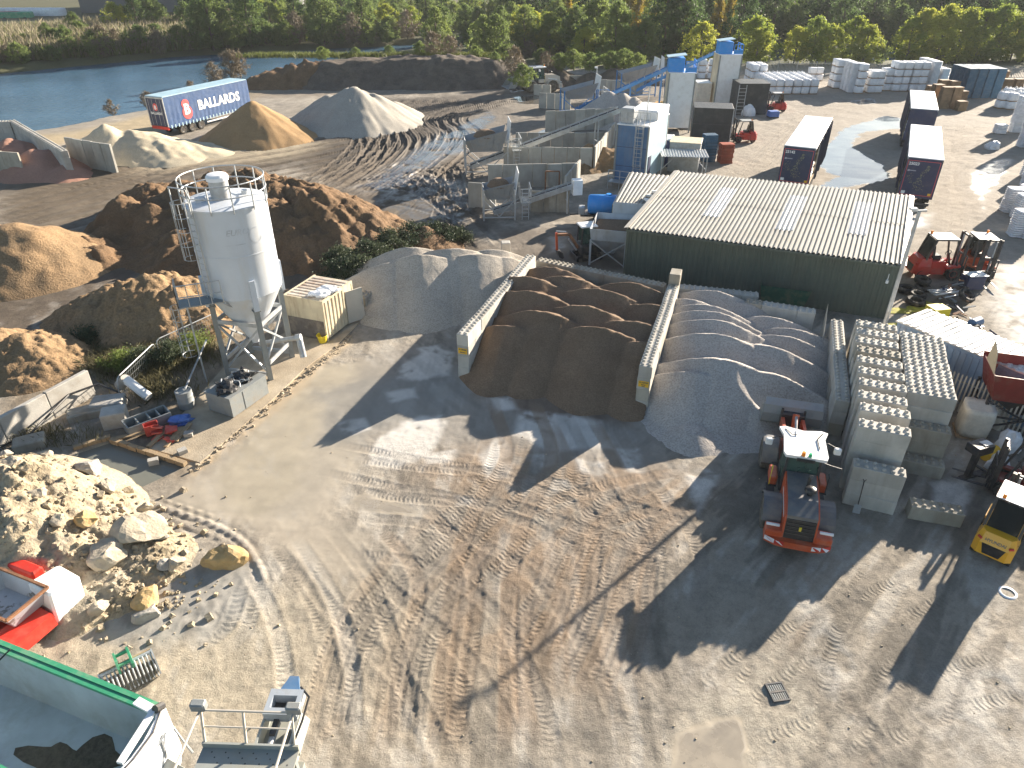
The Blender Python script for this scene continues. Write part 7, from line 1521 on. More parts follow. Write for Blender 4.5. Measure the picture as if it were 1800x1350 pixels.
# red mini dumper
t = thing('mini_dumper', 'red tracked mini dumper with a rusty rimmed grey skip at the left edge', 'dumper', (*P(40, 1105)[:2], 0), R(-22))
def skp(b):
    x0, x1, y0, y1 = -1.25, .85, -.62, .75; i = .22; z0, z1 = .85, 1.42
    b.slab((x0 + i, y0 + i, z0), (x1 - i, y0 + i, z0), (x1 - i, y1 - i, z0), (x0 + i, y1 - i, z0), .03)
    for a, c in (((x0, y0), (x1, y0)), ((x1, y0), (x1, y1)), ((x1, y1), (x0, y1)), ((x0, y1), (x0, y0))):
        ai = (a[0] + (i if a[0] < 0 else -i), a[1] + (i if a[1] < 0 else -i)); ci = (c[0] + (i if c[0] < 0 else -i), c[1] + (i if c[1] < 0 else -i)); b.slab((*ai, z0), (*ci, z0), (*c, z1), (*a, z1), .03)
mat('skip_worn', (0.44, 0.47, 0.50), .5, .15, 1.2, (.13, .12, .10), .85, 1.6, metal=.3, dlo=.56, dhi=.60)
sk = part(t, 'skip', 'skip_worn', skp); part(sk, 'skip_rim', 'rust', lambda b: [b.bar(p_, q_, .08) for p_, q_ in (((-1.25, -.62, 1.43), (.85, -.62, 1.43)), ((.85, -.62, 1.43), (.85, .75, 1.43)), ((.85, .75, 1.43), (-1.25, .75, 1.43)))])
part(t, 'body', 'red_paint', lambda b: (b.cbox(-1.3, .3, -1.15, -.72, .45, 1.05, .06), b.prism([(.45, .25), (1.2, .3), (1.15, .75), (.35, .85)], -.95, .4, 'XZ'), b.cbox(-1.2, .6, -.6, .6, .3, .6, .05)))
for s in (-.62, .55): part(t, 'track', 'rubber', lambda b: b.prism([(-1.1, .1), (-.9, 0), (.7, 0), (.95, .12), (.95, .32), (.75, .45), (-.9, .45), (-1.1, .3)], s - .14, s + .14, 'XZ'))
part(t, 'lever', 'galv', lambda b: b.bar((.2, -1.0, .6), (.45, -1.35, 1.1), .05)); place_text('CUMMINS', .17, 'text_white', t, (-.45, -1.155, .88), (R(90), 0, 0), bold=.004)
t = thing('red_panel', 'long dull red steel body panel behind the mini dumper', 'panel', (*P(45, 1035)[:2], 0), R(-22)); part(t, 'sheet', 'red_paint', lambda b: b.cbox(-2.2, 1.1, -.15, .25, .2, 1.25, .06)); part(t, 'frame', 'dark_steel', lambda b: b.bx(-2.2, 1.1, -.1, .2, 0, .2))
# tipper body
Q = P(277, 1243, 2.9); e1 = P(0, 1132, 2.9); rzt = math.atan2(e1.y - Q.y, e1.x - Q.x); t = thing('tipper_trailer', 'grey tipper trailer body with a green top rail and white tailgate at the bottom left', 'tipper trailer', (Q.x, Q.y, 0), rzt)   # local x towards the front, +y towards the viewer
Lt, Wt = 7.5, 2.4; mat('tipper_floor', (0.46, 0.50, 0.54), .45, .15, .8, (.26, .25, .23), .6, .9, metal=.1); 
fl = part(t, 'floor', 'tipper_floor', lambda b: b.bx(.1, Lt, .12, Wt - .12, 1.25, 1.3)); part(t, 'side_wall', 'tipper_floor', lambda b: (b.slab((0, .03, 2.88), (Lt, .03, 2.88), (Lt, .2, 1.25), (0, .2, 1.25), .05))); part(t, 'side_wall', 'tipper_floor', lambda b: b.slab((0, Wt - .03, 2.88), (Lt, Wt - .03, 2.88), (Lt, Wt - .2, 1.25), (0, Wt - .2, 1.25), .05))
part(t, 'top_rail', 'green_paint', lambda b: (b.bx(.0, Lt, -.1, .02, 2.62, 2.92), b.bx(.0, Lt, .025, .16, 2.8, 2.9))); part(t, 'top_rail', 'green_paint', lambda b: b.bx(0, Lt, Wt - .1, Wt + .1, 2.62, 2.92))
tg = part(t, 'tailgate', 'white_clean', lambda b: b.prism([(-.08, -.12), (-.4, .25), (-.55, .8), (-.58, 1.2), (-.55, 1.6), (-.4, 2.15), (-.08, 2.52), (.02, 2.5), (-.22, 2.1), (-.36, 1.6), (-.40, 1.2), (-.36, .8), (-.22, .3), (.02, -.1)], 1.2, 2.95)); part(tg, 'seal_strip', 'dark_steel', lambda b: b.tube([(-.2, .1, 2.96), (-.42, .55, 2.96), (-.48, 1.2, 2.96), (-.42, 1.85, 2.96)], .02, 5)); part(tg, 'tailgate_arm', 'white_clean', lambda b: (b.bar((.5, .1, 3.02), (-.05, .15, 3.02), .2, .08), b.bar((-.05, .15, 3.0), (-.3, 1.4, 3.0), .14, .08)))
part(t, 'hinge', 'dark_steel', lambda b: b.cyl((-.12, -.05, 2.95), (-.12, .15, 3.08), .1, n=8)); part(t, 'chassis', 'dark_steel', lambda b: b.bx(.5, Lt, .7, Wt - .7, .75, 1.2)); part(t, 'sheet_strap', 'black_plastic', lambda b: b.tube([(4.7, .05, 2.95), (4.9, .5, 2.7), (5.6, 1.2, 2.6)], .025, 5))
for k in range(3):
    for y in (.3, Wt - .3): wheel(t, 1.2 + 1.35 * k, y, .5, .5, .36, 20, 'rubber', 'galv')
bm = bmesh.new(); bmesh.ops.create_circle(bm, cap_ends=True, segments=40, radius=1.0)
for i, w_ in enumerate(bm.verts): a = i / 40 * 2 * math.pi; r_ = .62 + .22 * math.sin(3 * a + 1) + .12 * math.sin(7 * a); w_.co = Vector((math.cos(a) * r_ * 1.9, math.sin(a) * r_ * 1.05, 0))
me = bpy.data.meshes.new('sand_residue'); bm.to_mesh(me); bm.free(); me.materials.append(M('soil_dark')); o = mobj('sand_residue', me, fl, (1.9, 1.25, 1.306))
part(tg, 'pipe', 'rust', lambda b: b.lathe([(.22, 2.9), (.22, 3.15), (.17, 3.15), (.17, 2.95)], 16, (-.75, 1.75, 0)))
# green riddle bucket
t = thing('riddle_bucket', 'excavator riddle bucket with green hitch brackets and curved grey tines', 'bucket', (*P(232, 1192)[:2], 0), R(38))
for i in range(13):
    x = -.65 + i * .108; part(t, 'tine', 'galv', lambda b: b.tube([(x, .15, .55), (x, -.2, .5), (x, -.42, .35), (x, -.5, .15), (x, -.42, .02)], .024, 6))
part(t, 'back_plate', 'timber', lambda b: b.slab((-.7, .18, .52), (.7, .18, .52), (.7, .5, .25), (-.7, .5, .25), .03)); part(t, 'side_plate', 'galv', lambda b: b.prism([(.5, .25), (.18, .58), (-.25, .55), (-.5, .15), (-.2, .0), (.3, .0)], -.73, -.69, 'YZ')); part(t, 'side_plate', 'galv', lambda b: b.prism([(.5, .25), (.18, .58), (-.25, .55), (-.5, .15), (-.2, .0), (.3, .0)], .69, .73, 'YZ')); part(t, 'torque_tube', 'galv', lambda b: b.cyl((-.7, .12, .52), (.7, .12, .52), .06, n=10))
for s in (-.2, .16): part(t, 'hitch_bracket', 'green_paint', lambda b: b.prism([(-.15, .52), (.5, .3), (.56, .5), (.42, .85), (.25, .75), (.05, .85), (-.12, .68)], s - .03, s + .03, 'YZ'))
part(t, 'hitch_pin', 'green_paint', lambda b: (b.cyl((-.2, .4, .7), (.16, .4, .7), .05, n=10), b.cyl((-.2, .0, .7), (.16, .0, .7), .05, n=10)))
# screening plant at the bottom edge
mat('machine_grey', (0.33, 0.345, 0.32), .55, .1, 1.5, (.36, .32, .22), .5, 1.6, metal=.15); Zc = 2.2
q0 = P(508, 1205, Zc); t = thing('screening_plant', 'grey screening plant with a folding conveyor and railed platform at the bottom edge', 'screening plant', (q0.x, q0.y, 0), R(-92))    # local x towards the viewer
cv = part(t, 'conveyor_trough', 'machine_grey', lambda b: (b.bx(.6, 5.0, -.38, .38, 1.55, 1.6), b.bx(.6, 5.0, -.44, -.38, 1.55, 2.0), b.bx(.6, 5.0, .38, .44, 1.55, 2.0), b.slab((.6, .44, 1.98), (5.0, .44, 1.98), (5.0, .62, 1.7), (.6, .62, 1.7), .03)))
part(cv, 'centre_tube', 'galv', lambda b: b.cyl((.8, -.1, 1.85), (5.0, -.1, 1.85), .085, n=12), True); part(cv, 'head_frame', 'steel_pale', lambda b: (b.bx(.1, .28, -.42, .42, 1.9, 2.2), b.bx(.62, .8, -.42, .42, 1.9, 2.2), b.bx(.28, .62, -.42, -.3, 1.9, 2.2), b.bx(.28, .62, .3, .42, 1.9, 2.2))); part(cv, 'head_nose', 'cabin_blue', lambda b: b.prism([(.1, -.25), (-.25, -.12), (-.35, -.1), (-.35, .14), (-.25, .16), (.1, .3)], 1.95, 2.1)); part(cv, 'drive_plate', 'dark_steel', lambda b: b.bx(.28, .62, -.3, .3, 1.85, 1.9)); part(cv, 'hose', 'black_plastic', lambda b: b.tube([(.0, .3, 2.15), (.3, .6, 2.2), (.9, .58, 2.1), (1.4, .5, 2.0)], .03, 6)); part(cv, 'tie_bar', 'dark_steel', lambda b: (b.bar((.8, -.1, 1.95), (1.2, -.1, 1.95), .12), b.bar((.9, .25, 1.62), (3.5, .25, 1.62), .04)))
part(t, 'deck', 'machine_grey', lambda b: (b.bx(2.05, 3.2, -1.25, .95, 2.75, 2.8), b.bx(2.0, 2.05, -1.25, .95, 2.6, 2.95)))
holes = part(t, 'deck_hole', 'dark_steel', lambda b: [b.cyl((2.15 + .12 * (i % 3), -1.0 + .105 * i, 2.801), (2.15 + .12 * (i % 3), -1.0 + .105 * i, 2.804), .018, n=6) for i in range(18)]); holes['kind'] = 'stuff'
rl = part(t, 'guard_rail', 'sheet_tan', lambda b: ([b.tube([(1.75, -1.2, 3.75), (1.75, .85, 3.75)], .03, 6), b.tube([(1.85, -1.2, 3.3), (1.85, .85, 3.3)], .022, 6)], [b.bar((2.02, y, 2.8), (1.75, y, 3.75), .045) for y in (-1.2, -.25, .85)], [b.tube([(3.4, y, 3.7), (2.0, y, 3.75), (1.75, y, 3.72)], .03, 6) for y in (-1.22, .88)]))
for y in (-1.25, .9): part(rl, 'work_lamp', 'galv_dull', lambda b: b.cbox(1.6, 1.8, y - .17, y + .17, 3.75, 3.95, .03))
part(t, 'chassis', 'machine_grey', lambda b: (b.bx(1.5, 6.0, -.7, .7, .5, 1.4), [b.bar((x, y, 1.4), (x, y, 2.75), .12) for x in (2.2, 4.5) for y in (-1.1, .85)])); part(t, 'track', 'rubber', lambda b: b.cbox(2.0, 6.0, -1.3, -.8, 0, .7, .1)); part(t, 'track', 'rubber', lambda b: b.cbox(2.0, 6.0, .8, 1.3, 0, .7, .1))
q1 = P(318, 1300, 2.2); t = thing('access_stair', 'grey steel access stair with a tube handrail at the bottom edge', 'stair', (q1.x, q1.y, 0), R(-115)); part(t, 'tread_plate', 'machine_grey', lambda b: b.slab((.4, -.05, 2.0), (1.8, -.05, 1.2), (1.8, .5, 1.2), (.4, .5, 2.0), .04)); part(t, 'handrail', 'galv', lambda b: (b.tube([(1.8, -.1, 2.0), (.2, -.1, 2.7), (0, -.1, 2.6), (0.02, .3, 1.9)], .03, 6), b.bar((.4, -.1, 2.0), (.35, -.1, 2.6), .04), b.bar((1.2, -.1, 1.5), (1.15, -.1, 2.25), .04))); part(t, 'leg', 'machine_grey', lambda b: (b.bar((.5, .2, 0), (.5, .2, 1.95), .12), b.bar((1.6, .2, 0), (1.6, .2, 1.3), .12)))
# drain, painted ring
t = thing('drain_grate', 'cast iron drain grate set in the yard', 'drain grate', (*P(1367, 1216)[:2], ground_z(*P(1367, 1216)[:2]) + .012), R(8)); part(t, 'frame', 'dark_steel', lambda b: (b.bx(-.26, .26, -.3, -.25, -.05, .03), b.bx(-.26, .26, .25, .3, -.05, .03), b.bx(-.26, -.22, -.26, .26, -.051, .031), b.bx(.22, .26, -.26, .26, -.051, .031), b.bx(-.23, .23, -.025, .025, -.05, .028)))
part(t, 'pit', 'black_plastic', lambda b: b.bx(-.22, .22, -.26, .26, -.06, -.045))
for i in range(7): part(t, 'bar', 'galv_dull', lambda b: (b.bx(-.19 + i * .063 - .014, -.19 + i * .063 + .014, -.25, .25, -.03, .02)))
o = MB().lathe([(.21, .006), (.21, .03), (.27, .03), (.30, .006)], 24, cap0=False, cap1=False).build('hose_ring', 'white_clean', None, True, (*P(1772, 1041)[:2], ground_z(*P(1772, 1041)[:2]))); tag(o, 'white ring lying on the ground near the right edge', 'ring')
# ================================================================== RIGHT EDGE
def frame_hop():
    p = P(1760, 765); t = thing('mixer_hopper', 'red steel hopper with a plywood side board on a braced frame at the right edge', 'hopper', (p.x, p.y, 0), R(-18))
    part(t, 'bin', 'hopper_red', lambda b: (b.slab((-.9, 0, 1.7), (2.2, 0, 1.7), (2.6, -.1, 2.9), (-1.2, -.1, 2.9), .04), b.slab((-.9, 1.8, 1.7), (2.2, 1.8, 1.7), (2.6, 1.95, 3.0), (-1.2, 1.95, 3.0), .04), b.slab((-.9, 0, 1.7), (-.9, 1.8, 1.7), (-1.2, 1.95, 2.9), (-1.2, -.1, 2.9), .04))); part(t, 'chute', 'dark_steel', lambda b: b.add([(-.8, .1, 1.7), (2.1, .1, 1.7), (2.1, 1.7, 1.7), (-.8, 1.7, 1.7), (.3, .6, .8), (1.0, .6, .8), (1.0, 1.2, .8), (.3, 1.2, .8)], [(0, 1, 5, 4), (1, 2, 6, 5), (2, 3, 7, 6), (3, 0, 4, 7)]))
    part(t, 'side_board', 'ply' if 'ply' in MATS else mat('ply', (.58, .46, .30), .75, .15, 2, (.40, .30, .19), .4, 2) and 'ply', lambda b: b.slab((-1.22, -.05, 2.9), (-1.22, 1.3, 2.95), (-1.3, .9, 4.0), (-1.3, .2, 3.75), .03))
    for x, y in ((-1.0, 0), (-1.0, 1.8), (2.2, 0), (2.2, 1.8)): part(t, 'leg', 'dark_steel', lambda b: b.bar((x, y, 0), (x, y, 1.75), .12))
    part(t, 'brace', 'dark_steel', lambda b: (b.bar((-1.0, -.03, .2), (2.2, -.03, 1.6), .07), b.bar((2.2, -.08, .2), (-1.0, -.08, 1.6), .07), b.bar((-1.0, -.05, .9), (2.2, -.05, .9), .07), b.bar((-1.05, 0, .2), (-1.05, 1.8, 1.6), .07)))
frame_hop()
p = P(1703, 762); t = thing('bulk_bag', 'white bulk bag on a pallet in front of the palisade fence', 'bulk bag', (p.x, p.y, 0), R(-20)); mobj('pallet', PM['pallet_wood'], t, (0, 0, 0))
def bagm(seed, m, L=1.0, W=1.0, H=1.1, top=.1):
    bm = bmesh.new(); bmesh.ops.create_cube(bm, size=2.0); bmesh.ops.subdivide_edges(bm, edges=bm.edges, cuts=5, use_grid_fill=True)
    for w_ in bm.verts:
        x, y, z = w_.co; r_ = (abs(x) ** 5 + abs(y) ** 5) ** .2; k = (max(abs(x), abs(y)) / r_) if r_ > 1e-6 else 1
        n_ = float(fbm(x * 2 + seed, y * 2 + z * 1.3, 1.0, 3, seed)); bul = 1 + .06 * (1 - z * z) + .05 * n_
        w_.co = Vector((x * k * bul * L / 2, y * k * bul * W / 2, (z + 1) / 2 * H + (top * (1 - max(abs(x), abs(y)) ** 2) * (1 if z > .9 else 0)) + .04 * n_ * (z > 0)))
    me = bpy.data.meshes.new('bulk_bag'); bm.to_mesh(me); bm.free(); me.materials.append(M(m)); me.polygons.foreach_set('use_smooth', [True] * len(me.polygons)); return me
mobj('sack', bagm(3, 'bag_cream', 1.15, 1.15, 1.35, -.12), t, (0, 0, .145))
blob('bulk_bag', 'second white bulk bag behind the hopper leg', 'bulk bag', P(1742, 745), .5, .5, .75, 'bag_cream', 21, .3); blob('bulk_bag', 'slumped white sack under the red hopper', 'sack', P(1768, 790), .45, .4, .75, 'bag_white', 22, .5); blob('bulk_bag', 'limp white sack beside the dark red forklift', 'sack', P(1752, 822), .4, .35, .5, 'bag_white', 23, .6)
t = thing('roll_drum', 'yellow cardboard roll lying by the fork attachment', 'roll', (*P(1738, 803)[:2], 0), R(35)); part(t, 'roll', 'sign_yellow', lambda b: b.cyl((-.45, 0, .2), (.45, 0, .2), .2, n=14))
t = thing('crane_attachment', 'black fork lifting attachment standing on the ground by the bulk bag', 'attachment', (*P(1700, 838)[:2], 0), R(20)); part(t, 'post', 'dark_steel', lambda b: b.bx(-.1, .1, -.1, .1, 0, 1.3)); part(t, 'foot', 'dark_steel', lambda b: (b.bx(-.35, .9, -.12, .12, 0, .06), b.bx(.8, .9, -.12, .35, .06, .12))); part(t, 'head', 'dark_steel', lambda b: b.cbox(-.4, .45, -.3, .3, 1.3, 1.65, .03)); part(t, 'bolt_plate', 'galv', lambda b: b.bx(.0, .4, -.2, .1, 1.655, 1.68))
# ================================================================== SCRAP BEHIND THE WHITE ROOFED CONTAINER
def tyre(u, v, r, z, lb, tilt=0.0):
    p = P(u, v); b = MB(); b.lathe([(r * .58, -.12), (r * .85, -.15), (r, -.08), (r, .08), (r * .85, .15), (r * .58, .12), (r * .55, 0), (r * .58, -.12)], 24, cap0=False, cap1=False); o = b.build('tyre', 'rubber', None, True, (p.x, p.y, z)); o.rotation_euler = (tilt, tilt * .5, 0); tag(o, lb, 'tyre')
tyre(1592, 512, .55, .16, 'worn tyre lying nearest the shed corner'); tyre(1618, 504, .5, .45, 'dusty grey tyre on top of the tyre pile', .1); tyre(1620, 510, .5, .16, 'tyre at the bottom of the tyre pile'); tyre(1612, 522, .5, .16, 'dark tyre in the middle of the tyre pile', .05); tyre(1608, 535, .55, .2, 'large ribbed tyre at the front of the tyre pile', .1); tyre(1695, 533, .5, .5, 'tyre among the scrap metal heap', .5)
o = MB().bx(-.5, .5, -.4, .4, 0, .75).build('yellow_box', 'yellow_bright', None, loc=P(1643, 560), rz=.2); tag(o, 'plain yellow box behind the white roofed container', 'box')
t = thing('scrap_bundle', 'bundle of bright galvanised steel sections in the scrap', 'scrap', (*P(1655, 528)[:2], 0), .4)
for i in range(9): part(t, 'section', 'galv', lambda b: b.bar((-.9 + random.uniform(-.1, .1), -.5 + i * .12, .5 + random.uniform(0, .25)), (1.0, -.5 + i * .12 + random.uniform(-.1, .1), .35 + random.uniform(0, .2)), .09, .05))
rnd = random.Random(12)
for i, (u, v, lb) in enumerate(((1690, 520, 'heap of tangled dark scrap steel beside the forklift'), (1675, 545, 'low heap of rusty scrap strips before the steel sections'), (1700, 580, 'scatter of dark scrap near the white roofed container'))):
    t = thing('scrap_heap', lb, 'scrap', (*P(u, v)[:2], 0), i); 
    for k in range(14):
        a = Vector((rnd.gauss(0, .6), rnd.gauss(0, .5), rnd.uniform(.1, .7 - .2 * i))); d = Vector((rnd.uniform(-1, 1), rnd.uniform(-1, 1), rnd.uniform(-.3, .5))) * .5; part(t, 'scrap_piece', rnd.choice(('dark_steel', 'dark_steel', 'rust', 'galv_dull', 'navy')), lambda b: b.bar(a - d, a + d, rnd.uniform(.05, .25), rnd.uniform(.03, .1)))
t = thing('engine_block', 'blue engine block with a pale sheet on top of the scrap', 'engine', (*P(1703, 510)[:2], 0), .1); part(t, 'block', 'navy', lambda b: b.cbox(-.6, .6, -.4, .4, .2, 1.0, .05)); part(t, 'cover', 'white_paint', lambda b: b.box((.1, 0, 1.06), (1.3, .7, .04), .1, .05, .05))
t = thing('electric_motor', 'small blue electric motor beside the white roofed container', 'motor', (*P(1712, 575)[:2], 0), .5); part(t, 'housing', 'cabin_blue', lambda b: b.cyl((-.35, 0, .3), (.35, 0, .3), .26, n=14)); part(t, 'base', 'dark_steel', lambda b: b.bx(-.4, .4, -.3, .3, 0, .06))
for i, (u, v, w, h) in enumerate(((1580, 548, 1.2, .5), (1612, 545, .9, .6), (1635, 540, .8, .9), (1580, 575, 1.3, .6))):
    p = P(u, v); b = MB(); n = 14; b.add([(math.cos(2 * math.pi * k / n) * w * rnd.uniform(.6, 1), math.sin(2 * math.pi * k / n) * h * rnd.uniform(.6, 1), .012) for k in range(n)], [tuple(range(n))]); o = b.build('moss_patch', 'moss', None, loc=(p.x, p.y, ground_z(p.x, p.y) + .03)); tag(o, 'patches of yellow moss on the ground among the tyres', 'moss', kind='stuff')
t = thing('green_skip', 'small green skip against the shed wall behind the bay', 'skip', (*P(1375, 528)[:2], 0), R(-20)); part(t, 'shell', 'skip_green', lambda b: (b.slab((-1.2, -.6, .1), (1.2, -.6, .1), (1.4, -.75, 1.1), (-1.4, -.75, 1.1), .04), b.slab((-1.2, .6, .1), (1.2, .6, .1), (1.4, .75, 1.1), (-1.4, .75, 1.1), .04), b.slab((-1.2, -.6, .1), (-1.2, .6, .1), (-1.4, .75, 1.1), (-1.4, -.75, 1.1), .04), b.slab((1.2, -.6, .1), (1.2, .6, .1), (1.4, .75, 1.1), (1.4, -.75, 1.1), .04), b.bx(-1.2, 1.2, -.6, .6, .06, .1)))
t = thing('precast_block', 'pale square concrete post behind the pale gravel heap', 'concrete block', (*P(889, 452)[:2], 0), .1); part(t, 'body', 'concrete_block', lambda b: b.cbox(-.3, .3, -.3, .3, 0, 1.1, .03))
# ================================================================== STOCK YARD
def loops(b, L, W, H):
    for x in (-1, 1):
        for y in (-1, 1): b.tube([(x * L * .36, y * W * .36, H - .05), (x * L * .30, y * W * .30, H + .28), (x * L * .18, y * W * .2, H + .22), (x * L * .2, y * W * .36, H - .03)], .035, 4)
def bag_unit(seed, m, H=.92, lp=False):
    me = bagm(seed, m, 1.1, 1.05, H, .12 if lp else .04)
    if lp:
        bm = bmesh.new(); bm.from_mesh(me); b = MB(); loops(b, 1.1, 1.05, H); m2 = b.mesh('loops', m); bm.from_mesh(m2); bm.to_mesh(me); bm.free()
    bm = bmesh.new(); bm.from_mesh(me); bmesh.ops.scale(bm, vec=(1, 1, .9), verts=bm.verts); bmesh.ops.translate(bm, vec=(0, 0, .1), verts=bm.verts); b = MB(); [b.bx(-.52, .52, y - .06, y + .06, 0, .1) for y in (-.42, 0, .42)]; b.bx(-.54, .54, -.5, .5, .08, .11); m2 = b.mesh('p', 'pallet_wood'); n0 = len(bm.faces); bm.from_mesh(m2); bm.faces.ensure_lookup_table()
    for f_ in bm.faces[n0:]: f_.material_index = 1
    bm.to_mesh(me); bm.free(); me.materials.append(M('pallet_wood')); return me
BAG = [bag_unit(s, 'bag_white') for s in (1, 2, 3)]; BAGL = [bag_unit(s, 'bag_white', lp=True) for s in (4, 5, 6)]; WRAP = [bag_stack_mesh(1.2, 1.05, .95, 6, 'bag_white', s) for s in (7, 8)]
CRATE = []
def bagcol(x, y, n, where, kind='bag', rz=0.0, H=.97, desc='white bulk bag'):
    for k in range(n):
        top = k == n - 1
        me = random.choice(WRAP) if kind == 'wrap' else (random.choice(BAGL) if (top and kind == 'loop') else random.choice(BAG))
        o = mobj('bulk_bag' if kind != 'wrap' else 'sack_pallet', me, None, (x + random.uniform(-.05, .05), y + random.uniform(-.05, .05), k * H + .02)); o.rotation_euler.z = rz + random.choice((0, math.pi)) + random.uniform(-.05, .05)
        lv = 'alone' if n == 1 else ('on top' if top else ('at the bottom' if k == 0 else ('second up' if k == 1 else ('third up' if k == 2 else 'fourth up'))))
        tag(o, f'{desc}, {lv} in {where}', 'bulk bag' if kind != 'wrap' else 'sack pallet', f'{desc}s in the stock yard')
# block of looped bags in the middle, six wide
p0 = P(1347, 166); 
for i in range(6):
    for j in range(6):
        bagcol(p0.x + .6 + i * 1.22, p0.y + .5 + j * 1.2, 2, f'{ORD[i]} file {ORD[j]} rank of the looped block', 'loop', .02)
for i in range(2):
    for j in range(3): bagcol(*(P(1322, 150) + Vector((i * 1.25, j * 1.25, 0)))[:2], 3, f'{ORD[i]} file {ORD[j]} rank left of the looped block', 'bag')
for i in range(4): bagcol(*(P(1300, 150) + Vector((-i * 1.5, 6, 0)))[:2], 3, f'the {ORD[i]} stack from right behind the white towers', 'bag')
for i in range(6): bagcol(*(P(1222 + i * 8, 140) + Vector((0, 5, 0)))[:2], 2, f'the {ORD[i]} stack from left below the trees', 'bag')
for i in range(2): bagcol(*P(1424 + i * 13, 142)[:2], 2, f'the {ORD[i]} stack right behind the looped block', 'bag')
for k, (u, v, n, kind) in enumerate(((1468, 155, 4, 'bag'), (1495, 162, 4, 'wrap'), (1508, 164, 4, 'bag'), (1528, 163, 3, 'bag'), (1540, 163, 3, 'bag'), (1556, 159, 3, 'bag'), (1571, 160, 4, 'bag'), (1585, 160, 4, 'bag'), (1601, 160, 4, 'bag'), (1615, 160, 4, 'bag'), (1634, 158, 4, 'wrap'), (1652, 158, 3, 'wrap'))):
    p = P(u, v)
    for j in range(2 if k not in (1, 10) else 4): bagcol(p.x, p.y + j * 1.25, n, f'{ORD[k]} file {ORD[j]} rank of the far row', kind)
for k, (u, v) in enumerate(((1757, 190), (1773, 192), (1789, 190), (1765, 183), (1782, 183), (1797, 182))): bagcol(*P(u, v)[:2], 2, f'the {ORD[k]} stack right of the blue pallets', 'loop')
for k, (u, v, n) in enumerate(((1782, 232, 4), (1798, 232, 4), (1797, 258, 4), (1812, 262, 4), (1756, 234, 1))): bagcol(*P(u, v)[:2], n, f'the {ORD[k]} tall stack at the right edge', 'wrap', -.1)
blob('bulk_bag', 'lone slumped white bulk bag lying on the yard near the right edge', 'bulk bag', P(1743, 262), .75, .55, .6, 'bag_white', 31, .4)
for k, (u, v, n) in enumerate(((1772, 372, 2), (1796, 368, 2), (1790, 385, 2), (1786, 415, 2), (1808, 418, 2), (1806, 312, 2), (1806, 330, 2))): bagcol(*P(u, v)[:2], n, f'the {ORD[k]} wrapped stack at lower right', 'wrap', -.15, desc='sack pallet')
# pallet stacks
def pstack_mesh(n, m, seed):
    rnd = random.Random(seed); b = MB()
    for k in range(n):
        dx, dy = rnd.uniform(-.04, .04), rnd.uniform(-.04, .04); z = k * .145
        b.bx(-.6 + dx, .6 + dx, -.5 + dy, .5 + dy, z + .118, z + .142)
        for y in (-.46, -.02, .42): b.bx(-.6 + dx, .6 + dx, y + dy, y + .08 + dy, z, z + .117)
    return b.mesh('pallet_stack', m)
PS = {('pallet_blue', 26): pstack_mesh(26, 'pallet_blue', 1), ('pallet_wood', 18): pstack_mesh(18, 'pallet_wood', 2), ('pallet_wood', 13): pstack_mesh(13, 'pallet_wood', 3), ('pallet_wood', 8): pstack_mesh(8, 'pallet_wood', 4)}
def pst(u, v, k, lb, rz=0.0, off=(0, 0)):
    p = P(u, v); o = mobj('pallet_stack', PS[k], None, (p.x + off[0], p.y + off[1], 0), rz); tag(o, lb, 'pallet stack', 'stacks of pallets in the stock yard')
for i in range(4):
    for j in range(4): pst(1706, 172, ('pallet_blue', 26), f'tall stack of blue pallets, {ORD[i]} file and {ORD[j]} rank', .08, (i * 1.3 - .8, j * 1.15 + .2))
for k, (u, v, n) in enumerate(((1640, 185, 18), (1655, 190, 18), (1672, 190, 18), (1684, 186, 13), (1632, 176, 13), (1650, 176, 18), (1668, 178, 18), (1686, 194, 8), (1765, 163, 13), (1783, 163, 13), (1755, 158, 18))): pst(u, v, ('pallet_wood', n), f'weathered brown pallet stack, {ORD[k]} of those beside the blue pallets', random.uniform(-.2, .2))
# yard fence at the back
def long_fence(label, a, c, h=2.2, step=3.0):
    a = V2(a); c = V2(c); d = c - a; L = d.length; t = thing('boundary_fence', label, 'fence', a, math.atan2(d.y, d.x)); n = int(L / step)
    me = MB().bx(-.05, .05, -.05, .05, 0, h).mesh('post', 'galv_dull')
    for i in range(n + 1): mobj('post', me, t, (i * L / n, 0, 0))
    pm = MB(); 
    for k in range(14): pm.bx(k * (L / n) / 14 + .04, k * (L / n) / 14 + .11, .05, .065, .1, h - .05)
    pmm = pm.mesh('pale_panel', 'galv_dull')
    for i in range(n): mobj('pale_panel', pmm, t, (i * L / n, 0, 0))
    for z in (.5, h - .4): part(t, 'rail', 'galv_dull', lambda b: b.bx(0, L, .065, .1, z, z + .06))
long_fence('long grey palisade fence between the stock yard and the trees', (22, 126), (52, 124)); long_fence('long grey palisade fence behind the far row of white bags', (52.2, 124), (84, 118))
